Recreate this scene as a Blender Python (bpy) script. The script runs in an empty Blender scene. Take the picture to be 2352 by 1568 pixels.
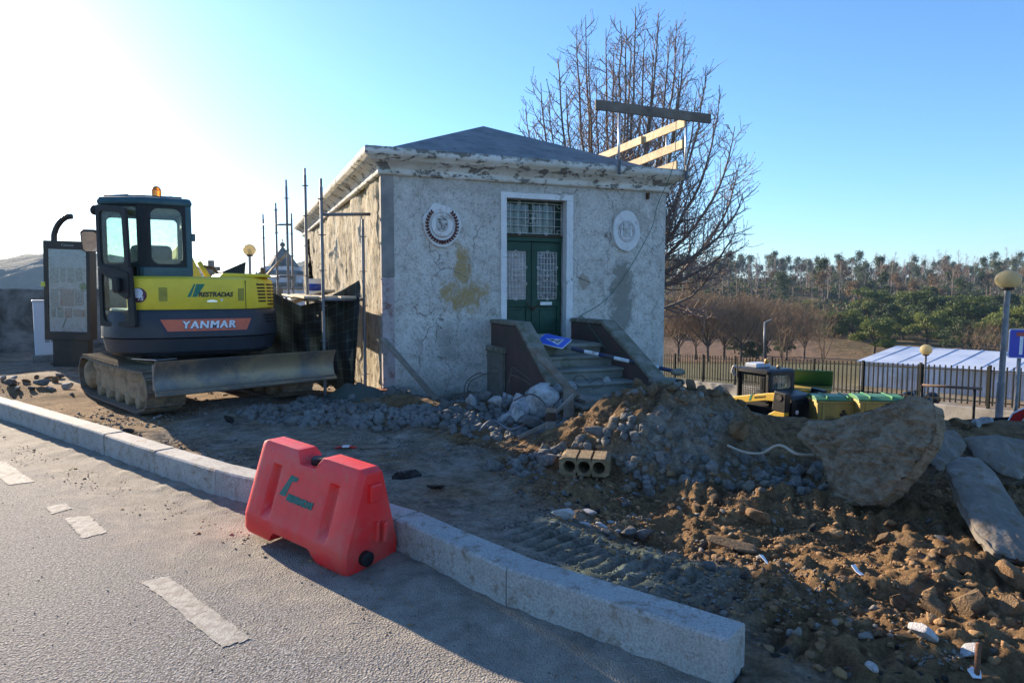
import bpy, math, random
import numpy as np
from mathutils import Vector, Matrix

# ---------------------------------------------------------------- camera, sky, sun, exposure
S = bpy.context.scene
R = math.radians
CAM_H = 1.6
PITCH = R(4.2)
cam_d = bpy.data.cameras.new('camera'); cam_d.lens = 24; cam_d.sensor_width = 36
cam_d.clip_start = 0.05; cam_d.clip_end = 6000
cam = bpy.data.objects.new('camera', cam_d); S.collection.objects.link(cam)
cam.location = (0, 0, CAM_H); cam.rotation_euler = (R(90) - PITCH, 0, 0)
S.camera = cam

SUN_AZ = R(43)          # degrees left of +Y
SUN_EL = R(16)
world = bpy.data.worlds.new('World'); S.world = world; world.use_nodes = True
wn = world.node_tree.nodes; wl = world.node_tree.links
sky = wn.new('ShaderNodeTexSky'); sky.sky_type = 'NISHITA'; sky.sun_disc = False
sky.sun_elevation = SUN_EL; sky.sun_rotation = -SUN_AZ
sky.altitude = 50; sky.air_density = 1.0; sky.dust_density = 0.35; sky.ozone_density = 6.0
bg = wn['Background']; bg.inputs['Strength'].default_value = 0.105
wl.new(sky.outputs['Color'], bg.inputs['Color'])

sun_d = bpy.data.lights.new('sun', 'SUN'); sun_d.energy = 5.0; sun_d.angle = R(0.5); sun_d.color = (1.0, 0.83, 0.62)
sun = bpy.data.objects.new('sun', sun_d); S.collection.objects.link(sun)
to_sun = Vector((-math.sin(SUN_AZ) * math.cos(SUN_EL), math.cos(SUN_AZ) * math.cos(SUN_EL), math.sin(SUN_EL)))
sun.rotation_euler = to_sun.to_track_quat('Z', 'Y').to_euler()
S.view_settings.view_transform = 'Standard'; S.view_settings.look = 'None'
S.view_settings.exposure = 1.48; S.view_settings.gamma = 1.0
S.cycles.use_denoising = True
S.cycles.max_bounces = 6; S.cycles.transparent_max_bounces = 16
S.cycles.caustics_reflective = False; S.cycles.caustics_refractive = False
S.cycles.sample_clamp_indirect = 6

# ---------------------------------------------------------------- measuring helpers
FPX = 24.0 / 36.0 * 2352
cp, sp = math.cos(PITCH), math.sin(PITCH)
def ray(px, py):
    u = (px - 1176) / FPX; v = (784 - py) / FPX
    return Vector((u, cp + v * sp, -sp + v * cp))
def P(px, py, Y):
    r = ray(px, py); return Vector((0, 0, CAM_H)) + r * (Y / r.y)
def G(px, py, z=0.0):
    r = ray(px, py); return Vector((0, 0, CAM_H)) + r * ((z - CAM_H) / r.z)

# ---------------------------------------------------------------- noise
_rs = np.random.RandomState(7)
_TAB = _rs.rand(256, 256)
def vnoise(x, y, seed=0):
    x = np.asarray(x, float) + seed * 17.31; y = np.asarray(y, float) + seed * 9.73
    xi = np.floor(x).astype(int); yi = np.floor(y).astype(int)
    fx = x - xi; fy = y - yi
    fx = fx * fx * (3 - 2 * fx); fy = fy * fy * (3 - 2 * fy)
    a = _TAB[xi & 255, yi & 255]; b = _TAB[(xi + 1) & 255, yi & 255]
    c = _TAB[xi & 255, (yi + 1) & 255]; d = _TAB[(xi + 1) & 255, (yi + 1) & 255]
    return (a * (1 - fx) + b * fx) * (1 - fy) + (c * (1 - fx) + d * fx) * fy - 0.5
def fbm(x, y, oct=4, seed=0, lac=2.03, gain=0.5):
    s = 0; a = 1.0
    for i in range(oct):
        s = s + a * vnoise(x, y, seed + i * 3); x = np.asarray(x) * lac; y = np.asarray(y) * lac; a *= gain
    return s
def sstep(a, b, x):
    t = np.clip((np.asarray(x, float) - a) / (b - a), 0, 1); return t * t * (3 - 2 * t)

# ---------------------------------------------------------------- scene helpers
COL = S.collection
def link(name, data=None):
    o = bpy.data.objects.new(name, data); COL.objects.link(o); return o
def tag(o, label=None, cat=None, group=None, kind=None):
    if label: o['label'] = label
    if cat: o['category'] = cat
    if group: o['group'] = group
    if kind: o['kind'] = kind
    return o
def thing(name, label, cat, loc=(0, 0, 0), rotz=0.0, group=None):
    o = link(name); o.location = loc; o.rotation_euler = (0, 0, rotz); o.empty_display_size = 0.2
    return tag(o, label, cat, group)
def copy_tree(o, parent=None):
    c = o.copy(); COL.objects.link(c); c.parent = parent
    for ch in list(o.children): copy_tree(ch, c)
    return c

class MB:
    """collects shapes, builds ONE mesh object"""
    def __init__(self, M=None):
        self.v = []; self.f = []; self.m = []; self.M = M; self.mi = 0
    def add(self, vs, fs):
        b = len(self.v)
        self.v.extend([tuple(x) for x in vs])
        for f in fs: self.f.append(tuple(i + b for i in f)); self.m.append(self.mi)
        return self
    def box(self, c, s, rot=None):
        hx, hy, hz = s[0] / 2, s[1] / 2, s[2] / 2
        vs = [Vector((x, y, z)) for x in (-hx, hx) for y in (-hy, hy) for z in (-hz, hz)]
        if rot is not None: vs = [rot @ v for v in vs]
        c = Vector(c)
        return self.add([v + c for v in vs], [(0, 1, 3, 2), (4, 6, 7, 5), (0, 4, 5, 1), (2, 3, 7, 6), (0, 2, 6, 4), (1, 5, 7, 3)])
    def box2(self, a, b):
        return self.box([(a[i] + b[i]) / 2 for i in range(3)], [abs(b[i] - a[i]) for i in range(3)])
    def beam(self, a, b, w, h, roll=0.0, up=(0, 0, 1)):
        a = Vector(a); b = Vector(b); d = b - a; L = d.length; z = d.normalized()
        x = Vector(up).cross(z)
        if x.length < 1e-4: x = Vector((1, 0, 0)).cross(z)
        x.normalize(); y = z.cross(x)
        m = Matrix((x, y, z)).transposed() @ Matrix.Rotation(roll, 3, 'Z')
        return self.box((a + b) / 2, (w, h, L), m)
    def prism(self, pts, z0, z1, axis='z', cap=True):
        n = len(pts)
        def mk(p, h):
            if axis == 'z': return (p[0], p[1], h)
            if axis == 'y': return (p[0], h, p[1])
            return (h, p[0], p[1])
        vs = [mk(p, z0) for p in pts] + [mk(p, z1) for p in pts]
        fs = [(i, (i + 1) % n, n + (i + 1) % n, n + i) for i in range(n)]
        if cap: fs += [tuple(range(n - 1, -1, -1)), tuple(range(n, 2 * n))]
        return self.add(vs, fs)
    def tube(self, pts, r, n=8, cap=True):
        pts = [Vector(p) for p in pts]; k = len(pts)
        rs = r if isinstance(r, (list, tuple)) else [r] * k
        vs = []; prev = None
        for i, p in enumerate(pts):
            t = (pts[min(i + 1, k - 1)] - pts[max(i - 1, 0)])
            if t.length < 1e-9: t = Vector((0, 0, 1))
            t.normalize()
            if prev is None:
                x = Vector((0, 0, 1)).cross(t)
                if x.length < 1e-3: x = Vector((1, 0, 0)).cross(t)
            else: x = prev - t * prev.dot(t)
            x.normalize(); y = t.cross(x); prev = x
            for j in range(n):
                a = 2 * math.pi * j / n
                vs.append(p + x * (rs[i] * math.cos(a)) + y * (rs[i] * math.sin(a)))
        fs = [(i * n + j, i * n + (j + 1) % n, (i + 1) * n + (j + 1) % n, (i + 1) * n + j) for i in range(k - 1) for j in range(n)]
        if cap and n > 2:
            fs += [tuple(range(n - 1, -1, -1)), tuple((k - 1) * n + j for j in range(n))]
        return self.add(vs, fs)
    def lathe(self, prof, n=20, c=(0, 0, 0), axis='z'):
        k = len(prof); vs = []
        for r, h in prof:
            for j in range(n):
                a = 2 * math.pi * j / n; x, y = r * math.cos(a), r * math.sin(a)
                q = (x, y, h) if axis == 'z' else ((x, h, y) if axis == 'y' else (h, x, y))
                vs.append((q[0] + c[0], q[1] + c[1], q[2] + c[2]))
        fs = [(i * n + j, i * n + (j + 1) % n, (i + 1) * n + (j + 1) % n, (i + 1) * n + j) for i in range(k - 1) for j in range(n)]
        fs += [tuple(range(n - 1, -1, -1)), tuple((k - 1) * n + j for j in range(n))]
        return self.add(vs, fs)
    def sphere(self, c, r, n=12, m=8, sc=(1, 1, 1)):
        prof = [(max(1e-4, math.sin(math.pi * i / m)), -math.cos(math.pi * i / m)) for i in range(m + 1)]
        b = len(self.v); self.lathe(prof, n)
        for i in range(b, len(self.v)):
            x, y, z = self.v[i]; self.v[i] = (c[0] + x * r * sc[0], c[1] + y * r * sc[1], c[2] + z * r * sc[2])
        return self
    def grid(self, fn, nu, nv):
        vs = [fn(i / nu, j / nv) for i in range(nu + 1) for j in range(nv + 1)]
        fs = [(i * (nv + 1) + j, (i + 1) * (nv + 1) + j, (i + 1) * (nv + 1) + j + 1, i * (nv + 1) + j + 1) for i in range(nu) for j in range(nv)]
        return self.add(vs, fs)
    def ring(self, outer, inner, fn, t):
        """plate between two loops of equal count; fn maps (a,b,h) to a point, thickness t"""
        n = len(outer); vs = []
        for h in (0, t):
            vs += [fn(p[0], p[1], h) for p in outer] + [fn(p[0], p[1], h) for p in inner]
        fs = []
        for i in range(n):
            j = (i + 1) % n
            fs += [(i, j, n + j, n + i), (2 * n + i, 3 * n + i, 3 * n + j, 2 * n + j), (i, 2 * n + i, 2 * n + j, j), (n + i, n + j, 3 * n + j, 3 * n + i)]
        return self.add(vs, fs)
    def mesh(self, name, mats, smooth=False):
        me = bpy.data.meshes.new(name)
        vs = self.v if self.M is None else [tuple(self.M @ Vector(v)) for v in self.v]
        me.from_pydata(vs, [], self.f); me.update()
        for m in (mats if isinstance(mats, (list, tuple)) else [mats]): me.materials.append(m)
        if any(self.m): me.polygons.foreach_set('material_index', self.m)
        if smooth:
            me.polygons.foreach_set('use_smooth', [True] * len(me.polygons))
            if isinstance(smooth, float): me.set_sharp_from_angle(angle=R(smooth))
        return me
    def build(self, name, mats, parent=None, smooth=False, bev=0.0, fix=True):
        me = self.mesh(name, mats, smooth)
        if fix:
            import bmesh
            b = bmesh.new(); b.from_mesh(me); bmesh.ops.recalc_face_normals(b, faces=b.faces); b.to_mesh(me); b.free()
        o = link(name, me); o.parent = parent
        if bev:
            mo = o.modifiers.new('bevel', 'BEVEL'); mo.width = bev; mo.segments = 2; mo.limit_method = 'ANGLE'; mo.angle_limit = R(40)
        return o

def np_mesh(name, V, F, mats, smooth=False, attrs=None):
    """numpy arrays of vertices and of equal-size faces"""
    V = np.asarray(V, np.float32); F = np.asarray(F, np.int32)
    me = bpy.data.meshes.new(name)
    me.vertices.add(len(V)); me.vertices.foreach_set('co', V.ravel())
    k = F.shape[1]
    me.loops.add(F.size); me.loops.foreach_set('vertex_index', F.ravel())
    me.polygons.add(len(F)); me.polygons.foreach_set('loop_start', np.arange(0, F.size, k, dtype=np.int32))
    for m in (mats if isinstance(mats, (list, tuple)) else [mats]): me.materials.append(m)
    if smooth: me.polygons.foreach_set('use_smooth', np.ones(len(F), bool))
    for nm, a in (attrs or {}).items():
        at = me.attributes.new(nm, 'FLOAT', 'POINT'); at.data.foreach_set('value', np.asarray(a, np.float32).ravel())
    me.update(calc_edges=True); me.validate()
    return me

def text_mesh(txt, size, extrude=0.001, bold=0.0, shear=0.0, spacing=1.0, align='CENTER'):
    cu = bpy.data.curves.new('lettering', 'FONT'); cu.body = txt; cu.size = size; cu.extrude = extrude
    cu.offset = bold; cu.shear = shear; cu.space_character = spacing; cu.align_x = align; cu.align_y = 'CENTER'; cu.resolution_u = 3
    o = bpy.data.objects.new('lettering', cu); COL.objects.link(o)
    bpy.context.view_layer.update()
    me = bpy.data.meshes.new_from_object(o.evaluated_get(bpy.context.evaluated_depsgraph_get()))
    bpy.data.objects.remove(o); return me
def text(name, txt, size, m, parent, M, **k):
    me = text_mesh(txt, size, **k); me.materials.clear(); me.materials.append(m)
    me.transform(M); o = link(name, me); o.parent = parent; return o
def frame(o, x, y):
    """matrix placing the XY plane at o with axes x (right) and y (up)"""
    x = Vector(x).normalized(); y = Vector(y); y = (y - x * y.dot(x)).normalized(); z = x.cross(y)
    m = Matrix.Identity(4)
    for i in range(3): m[i][0] = x[i]; m[i][1] = y[i]; m[i][2] = z[i]; m[i][3] = Vector(o)[i]
    return m
def rrect(x0, y0, x1, y1, r, n=5):
    pts = []
    for cx, cy, a0 in ((x1 - r, y1 - r, 0), (x0 + r, y1 - r, 90), (x0 + r, y0 + r, 180), (x1 - r, y0 + r, 270)):
        for i in range(n + 1):
            a = R(a0 + 90 * i / n); pts.append((cx + r * math.cos(a), cy + r * math.sin(a)))
    return pts

# ---------------------------------------------------------------- materials
def nt(name):
    m = bpy.data.materials.new(name); m.use_nodes = True
    t = m.node_tree; return m, t.nodes, t.links, t.nodes['Principled BSDF']
def _n(N, ty, **k):
    n = N.new(ty)
    for a, b in k.items():
        if a in n.inputs: n.inputs[a].default_value = b
        else: setattr(n, a, b)
    return n
def noise(N, L, co, scale, detail=5, rough=0.6, dist=0.0):
    n = N.new('ShaderNodeTexNoise'); n.inputs['Scale'].default_value = scale; n.inputs['Detail'].default_value = detail
    n.inputs['Roughness'].default_value = rough; n.inputs['Distortion'].default_value = dist
    L.new(co, n.inputs['Vector']); return n.outputs['Fac']
def ramp(N, L, fac, stops):
    r = N.new('ShaderNodeValToRGB'); e = r.color_ramp.elements
    while len(e) > 1: e.remove(e[-1])
    for i, (p, c) in enumerate(stops):
        q = e[0] if i == 0 else e.new(p)
        q.position = p
        q.color = (c, c, c, 1) if isinstance(c, (int, float)) else (*c, 1)
    L.new(fac, r.inputs['Fac']); return r.outputs['Color']
def mix(N, L, fac, a, b, mode='MIX'):
    m = N.new('ShaderNodeMix'); m.data_type = 'RGBA'; m.blend_type = mode
    for s, v in ((m.inputs[0], fac), (m.inputs[6], a), (m.inputs[7], b)):
        if isinstance(v, (int, float)): s.default_value = v
        elif isinstance(v, tuple): s.default_value = (*v, 1)
        else: L.new(v, s)
    return m.outputs[2]
def math_(N, L, op, a, b=0.0):
    m = N.new('ShaderNodeMath'); m.operation = op
    for s, v in ((m.inputs[0], a), (m.inputs[1], b)):
        if isinstance(v, (int, float)): s.default_value = v
        else: L.new(v, s)
    return m.outputs[0]
def bump(N, L, h, strength, dist, nrm=None):
    b = N.new('ShaderNodeBump'); b.inputs['Strength'].default_value = strength; b.inputs['Distance'].default_value = dist
    L.new(h, b.inputs['Height'])
    if nrm is not None: L.new(nrm, b.inputs['Normal'])
    return b.outputs['Normal']
def obj_co(N, kind='Object'): return N.new('ShaderNodeTexCoord').outputs[kind]
_MC = {}
def mat(name, c, rough=0.75, c2=None, t=(0.42, 0.62), scale=6.0, var=0.22, bs=50.0, bstr=0.3, bd=0.01, metal=0.0, spec=0.4, kind='Object', c3=None, t3=(0.6, 0.68), s3=18.0, rv=0.12, coat=0.0):
    """general weathered material: base colour with noise variation, patches of c2 and of c3, fine bump"""
    if name in _MC: return _MC[name]
    m, N, L, B = nt(name); co = obj_co(N, kind)
    n1 = noise(N, L, co, scale, 6, 0.62)
    lo = tuple(x * (1 - var) for x in c); hi = tuple(min(1, x * (1 + var)) for x in c)
    col = ramp(N, L, n1, [(0.3, lo), (0.7, hi)])
    if c2 is not None:
        n2 = noise(N, L, co, scale * 0.7, 7, 0.65, 0.4)
        col = mix(N, L, ramp(N, L, n2, [(t[0], 0.0), (t[1], 1.0)]), col, c2)
    if c3 is not None:
        n3 = noise(N, L, co, s3, 6, 0.7)
        col = mix(N, L, ramp(N, L, n3, [(t3[0], 0.0), (t3[1], 1.0)]), col, c3)
    L.new(col, B.inputs['Base Color'])
    n4 = noise(N, L, co, bs, 5, 0.6)
    L.new(ramp(N, L, n4, [(0.2, max(0.05, rough - rv)), (0.8, min(1, rough + rv))]), B.inputs['Roughness'])
    if bstr: L.new(bump(N, L, n4, bstr, bd), B.inputs['Normal'])
    B.inputs['Metallic'].default_value = metal; B.inputs['Specular IOR Level'].default_value = spec
    B.inputs['Coat Weight'].default_value = coat
    _MC[name] = m; return m
def flat(name, c, rough=0.5, metal=0.0, spec=0.5):
    if name in _MC: return _MC[name]
    m, N, L, B = nt(name); co = obj_co(N)
    n = noise(N, L, co, 9, 4)
    L.new(ramp(N, L, n, [(0.3, tuple(x * 0.88 for x in c)), (0.7, tuple(min(1, x * 1.1) for x in c))]), B.inputs['Base Color'])
    B.inputs['Roughness'].default_value = rough; B.inputs['Metallic'].default_value = metal; B.inputs['Specular IOR Level'].default_value = spec
    _MC[name] = m; return m
def glass(name, tint=(0.75, 0.85, 0.8), gloss=0.10):
    if name in _MC: return _MC[name]
    m, N, L, B = nt(name); N.remove(B)
    out = N['Material Output']
    tr = N.new('ShaderNodeBsdfTransparent'); tr.inputs['Color'].default_value = (*tint, 1)
    gl = N.new('ShaderNodeBsdfGlossy'); gl.inputs['Roughness'].default_value = 0.08
    df = N.new('ShaderNodeBsdfDiffuse'); df.inputs['Color'].default_value = (0.5, 0.48, 0.42, 1)
    fr = N.new('ShaderNodeFresnel'); fr.inputs['IOR'].default_value = 1.45
    mx = N.new('ShaderNodeMixShader'); L.new(math_(N, L, 'MAXIMUM', fr.outputs[0], gloss * 0.5), mx.inputs[0]); L.new(tr.outputs[0], mx.inputs[1]); L.new(gl.outputs[0], mx.inputs[2])
    m2 = N.new('ShaderNodeMixShader'); d = noise(N, L, obj_co(N), 14, 7, 0.75)
    L.new(ramp(N, L, d, [(0.45, 0.02), (0.75, gloss * 2.2)]), m2.inputs[0]); L.new(mx.outputs[0], m2.inputs[1]); L.new(df.outputs[0], m2.inputs[2])
    L.new(m2.outputs[0], out.inputs['Surface'])
    _MC[name] = m; return m

# ================================================================ GROUND
KA = np.array((0.86, 2.61)); KD = np.array((-0.783, 0.622)); KN = np.array((0.622, 0.783))
KP = [(0.86, 2.61), (-0.03, 3.32), (-0.71, 4.07), (-1.48, 4.67), (-2.30, 5.20), (-3.10, 5.82), (-3.94, 6.50), (-4.76, 7.14), (-5.58, 7.78), (-6.4, 8.42), (-7.25, 9.06), (-8.1, 9.7), (-9.0, 10.36), (-10, 11.1), (-11, 11.85)]
def kw(x, y): return (x - KA[0]) * KD[0] + (y - KA[1]) * KD[1]
KPW = [kw(*p) for p in KP]; KPS = [(p[0] - KA[0]) * KN[0] + (p[1] - KA[1]) * KN[1] for p in KP]
def koff(w): return np.interp(w, KPW, KPS)
def ks(x, y): return (x - KA[0]) * KN[0] + (y - KA[1]) * KN[1] - koff(kw(x, y))
def bump2(x, y, cx, cy, rx, ry, rot=0.0, p=2.0):
    c, s = math.cos(rot), math.sin(rot); dx = x - cx; dy = y - cy
    u = (dx * c + dy * s) / rx; v = (-dx * s + dy * c) / ry
    return np.exp(-(u * u + v * v) ** (p / 2))
def track(x, y, a, b, wid, amp, per=0.105, seed=0):
    a = np.array(a); b = np.array(b); d = b - a; L = np.linalg.norm(d); d = d / L
    al = (x - a[0]) * d[0] + (y - a[1]) * d[1]; ac = -(x - a[0]) * d[1] + (y - a[1]) * d[0]
    m = sstep(wid, wid * 0.75, np.abs(ac + 0.06 * vnoise(al * 2, al * 0, seed + 5))) * sstep(0, 0.25, al) * sstep(L, L - 0.25, al)
    m = m * sstep(-0.35, 0.05, fbm(x * 1.7, y * 1.7, 3, seed + 40))
    ph = al + 0.03 * vnoise(x * 3, y * 3, seed) + ac * 0.12
    tri = np.abs(((ph / per) % 1.0) - 0.5) * 2
    return m * amp * (sstep(0.25, 0.6, tri) - 0.5), m
TRK = [((-2.4, 9.3), (0.75, 5.55), 0.17, 0.036, 0.10, 1), ((1.2, 5.5), (4.6, 3.8), 0.24, 0.030, 0.11, 2),
       ((0.0, 4.55), (1.5, 2.9), 0.26, 0.035, 0.10, 3), ((-9.0, 10.0), (-3.3, 6.45), 0.5, 0.05, 0.14, 4),
       ((2.2, 4.4), (4.0, 2.9), 0.2, 0.035, 0.10, 5), ((1.3, 2.9), (2.9, 2.2), 0.2, 0.03, 0.09, 6)]
def drop(x, y):
    q = sstep(2.7, 4.2, x)
    return -1.9 * sstep(8.0, 13.5, y) * q - 0.75 * sstep(13.0, 19.5, y) * q
def zfar(x, y):
    """valley and wooded hill behind the site"""
    r = x / np.maximum(y, 1.0)
    z = -2.65 - 6.8 * sstep(28, 120, y)
    hill = 17.5 * sstep(112, 420, y) ** 0.85 * sstep(-0.15, 0.2, r) * (1 + 0.14 * np.sin(x * 0.02 + 1.0))
    z = z + hill + fbm(x * 0.02, y * 0.02, 4, 3) * 3.0 * sstep(80, 200, y) - 30 * sstep(430, 900, y) * sstep(-0.3, 0.1, r)
    return z
def height(x, y):
    x = np.asarray(x, float); y = np.asarray(y, float)
    s = ks(x, y); w = kw(x, y)
    right = sstep(0.1, 1.4, x + 0.35 * (y - 4)) * sstep(9.5, 7.5, y)
    z = 0.055 + fbm(x * 0.7, y * 0.7, 3, 1) * 0.07 + fbm(x * 2.6, y * 2.6, 3, 9) * 0.03
    z = z + right * (fbm(x * 1.5, y * 1.5, 4, 21) * 0.13 + np.abs(fbm(x * 3.3, y * 3.3, 3, 33)) * 0.10 - 0.10)
    z = z + right * sstep(7.5, 6.2, y) * (np.abs(fbm(x * 6.5, y * 6.5, 4, 35)) * 0.075 - 0.02)
    z = z + (0.35 + 0.9 * right) * fbm(x * 9, y * 9, 4, 51) * 0.030
    z = z + (0.35 + 0.9 * right) * np.abs(fbm(x * 22, y * 22, 3, 61)) * 0.02 * sstep(9, 6, y)
    z = z + (0.25 + 0.9 * right) * (0.035 * np.maximum(0, fbm(x * 13, y * 13, 4, 63) - 0.12) + 0.010 * fbm(x * 40, y * 40, 2, 67)) * sstep(9, 6, y)
    pile = bump2(x, y, 1.50, 6.75, 0.92, 0.78, 0.1) * 0.62 + bump2(x, y, 2.15, 6.9, 0.6, 0.5) * 0.10 + bump2(x, y, 1.2, 6.35, 0.7, 0.55) * 0.10
    pile = pile + bump2(x, y, 3.0, 7.2, 0.5, 0.5) * 0.12
    z = z + pile * (1 + 0.28 * fbm(x * 3, y * 3, 4, 71)) + pile * np.abs(fbm(x * 9, y * 9, 3, 73)) * 0.10
    z = z + bump2(x, y, 4.5, 6.0, 1.2, 0.8) * 0.20 * (1 + 0.3 * fbm(x * 2, y * 2, 3, 77))
    z = z + bump2(x, y, 0.05, 8.35, 0.75, 0.55) * 0.20 + bump2(x, y, 0.9, 7.9, 0.4, 0.4) * 0.14
    z = z + bump2(x, y, -2.0, 8.05, 1.15, 0.42, -0.35) * 0.12 + bump2(x, y, -0.7, 7.7, 0.8, 0.4, -0.5) * 0.10
    z = z + bump2(x, y, -1.5, 8.95, 0.8, 0.3, -0.5) * 0.14 * (1 + 0.6 * fbm(x * 5, y * 5, 3, 81))
    z = z + bump2(x, y, -8.2, 10.6, 1.7, 0.5, -0.35) * 0.16
    z = z + sstep(11, 15, y) * sstep(-4, -7, x) * 0.05
    for a, b, wd, am, pe, sd in TRK:
        dz, m = track(x, y, a, b, wd, am, pe, sd); z = z + dz - 0.02 * m
    z = z - 0.10 * sstep(0.55, 0.30, s) * sstep(0.05, 0.3, s) * sstep(1.2, 2.6, w) * sstep(6.5, 4.5, w)
    z = z + drop(x, y)
    # meet the kerb and dive under the road
    z = np.where(s < 0.14, np.minimum(z, -0.09), z)
    edge = sstep(0.14, 0.32, s)
    beyond = sstep(0.0, -0.25, w)
    zr = 0.03 + fbm(x * 5, y * 5, 3, 91) * 0.03 + np.abs(fbm(x * 15, y * 15, 3, 93)) * 0.02
    zr = zr * sstep(-0.35, -0.12, s) - 0.09 * sstep(-0.12, -0.5, s)
    z = np.where((w < 0.0) & (s < 0.32), zr * (1 - edge) + z * edge, z)
    f = sstep(26, 40, y)
    return z * (1 - f) + zfar(x, y) * f
def gz(x, y): return float(height(np.array([x]), np.array([y]))[0])

def graded(lo, hi, a, b, st, g):
    mid = np.arange(a, b + st / 2, st); out = [mid]
    p, d, r = b, st, []
    while p < hi: d *= g; p += d; r.append(min(p, hi))
    l = []; p, d = a, st
    while p > lo: d *= g; p -= d; l.append(max(p, lo))
    return np.concatenate([np.array(l[::-1]), mid, np.array(r)])
def sheet(xs, ys):
    nx, ny = len(xs), len(ys)
    X, Y = np.meshgrid(xs, ys, indexing='ij')
    i = np.arange(nx - 1)[:, None] * ny + np.arange(ny - 1)[None, :]
    F = np.stack([i, i + ny, i + ny + 1, i + 1], -1).reshape(-1, 4)
    return X.ravel(), Y.ravel(), F

def ground_material():
    m, N, L, B = nt('excavated soil'); co = obj_co(N)
    at = N.new('ShaderNodeAttribute'); at.attribute_name = 'soil'; soil = at.outputs['Fac']
    au = N.new('ShaderNodeAttribute'); au.attribute_name = 'grass'; grass = au.outputs['Fac']
    n1 = noise(N, L, co, 1.3, 7, 0.65); n2 = noise(N, L, co, 6, 7, 0.7); n3 = noise(N, L, co, 38, 6, 0.7)
    grey = ramp(N, L, n2, [(0.25, (0.13, 0.108, 0.082)), (0.5, (0.32, 0.275, 0.215)), (0.72, (0.47, 0.42, 0.35))])
    brown = ramp(N, L, n2, [(0.28, (0.085, 0.050, 0.026)), (0.5, (0.26, 0.158, 0.078)), (0.75, (0.42, 0.27, 0.14))])
    f = math_(N, L, 'ADD', soil, math_(N, L, 'MULTIPLY', math_(N, L, 'SUBTRACT', n1, 0.5), 1.3))
    col = mix(N, L, ramp(N, L, f, [(0.3, 0.0), (0.65, 1.0)]), grey, brown)
    dk = ramp(N, L, noise(N, L, co, 2.7, 6, 0.7, 0.6), [(0.56, 0.0), (0.68, 0.75)])
    col = mix(N, L, dk, col, (0.085, 0.066, 0.05))
    pale = ramp(N, L, noise(N, L, co, 3.6, 7, 0.7, 0.5), [(0.60, 0.0), (0.72, 0.55)])
    col = mix(N, L, pale, col, (0.46, 0.44, 0.41))
    col = mix(N, L, 0.55, col, ramp(N, L, n3, [(0.32, 0.18), (0.62, 1.0)]), 'MULTIPLY')
    col = mix(N, L, grass, col, ramp(N, L, n2, [(0.3, (0.06, 0.065, 0.025)), (0.7, (0.16, 0.14, 0.07))]))
    L.new(col, B.inputs['Base Color']); B.inputs['Roughness'].default_value = 0.95; B.inputs['Specular IOR Level'].default_value = 0.12
    b1 = bump(N, L, noise(N, L, co, 30, 8, 0.75), 0.9, 0.035)
    L.new(bump(N, L, noise(N, L, co, 160, 4, 0.7), 0.5, 0.008, b1), B.inputs['Normal'])
    return m
MG = ground_material()
xs = graded(-60, 60, -2.2, 4.9, 0.019, 1.055); ys = graded(-6, 46, 2.3, 7.4, 0.018, 1.045)
X, Y, F = sheet(xs, ys)
Z = height(X, Y)
soil = np.clip(sstep(0.3, 1.7, X + 0.45 * (Y - 4.2)) * sstep(9.3, 8.2, Y) + 0.30 * bump2(X, Y, -1.5, 8.9, 0.9, 0.5, -0.5) + 0.45 * sstep(-3.4, -5.2, X) * sstep(11.5, 9.8, Y) + 0.40, 0, 1)
soil = soil * (1 - 0.55 * bump2(X, Y, 1.75, 6.1, 1.4, 0.6)) * (1 - 0.8 * bump2(X, Y, 0.6, 4.1, 1.0, 0.5, -0.6))
for a, b, wd, am, pe, sd in TRK[:1]:
    soil = np.maximum(soil, 0.55 * track(X, Y, a, b, wd * 1.3, am, pe, sd)[1])
grass = sstep(24, 34, Y) * sstep(1, 6, X) * 0.9
ground = link('ground', np_mesh('ground', np.stack([X, Y, Z], 1), F, MG, True, {'soil': soil, 'grass': grass})); tag(ground, kind='structure')

# ---------------------------------------------------------------- far wooded hill and blue far hill
def hill_material():
    m, N, L, B = nt('hill scrub'); co = obj_co(N)
    n1 = noise(N, L, co, 0.035, 8, 0.7); n2 = noise(N, L, co, 0.4, 6, 0.7)
    col = ramp(N, L, n1, [(0.38, (0.085, 0.082, 0.038)), (0.52, (0.18, 0.135, 0.075)), (0.68, (0.24, 0.165, 0.105))])
    col = mix(N, L, 0.7, col, ramp(N, L, n2, [(0.3, 0.35), (0.7, 1.0)]), 'MULTIPLY')
    at = N.new('ShaderNodeAttribute'); at.attribute_name = 'meadow'
    col = mix(N, L, at.outputs['Fac'], col, (0.14, 0.19, 0.035))
    af = N.new('ShaderNodeAttribute'); af.attribute_name = 'field'
    col = mix(N, L, af.outputs['Fac'], col, ramp(N, L, n2, [(0.3, (0.16, 0.105, 0.07)), (0.7, (0.24, 0.16, 0.11))]))
    L.new(col, B.inputs['Base Color']); B.inputs['Roughness'].default_value = 1; B.inputs['Specular IOR Level'].default_value = 0.05
    L.new(bump(N, L, n2, 1.0, 1.2), B.inputs['Normal'])
    return m
MH = hill_material()
xs = np.concatenate([np.linspace(-1500, -200, 30), np.linspace(-190, 420, 150), np.linspace(430, 1500, 30)])
ys = np.concatenate([np.linspace(38, 130, 30), np.linspace(134, 470, 110), np.linspace(485, 2600, 40)])
X, Y, F = sheet(xs, ys)
Z = zfar(X, Y) - 0.05
pxx = 1176 + FPX * X / Y
meadow = bump2(pxx, Y, 1760, 330, 130, 22) * 1.0
meadow = sstep(0.35, 0.6, meadow)
field = sstep(1500, 1560, pxx) * sstep(1950, 1830, pxx) * sstep(84, 92, Y) * sstep(160, 140, Y)
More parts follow.
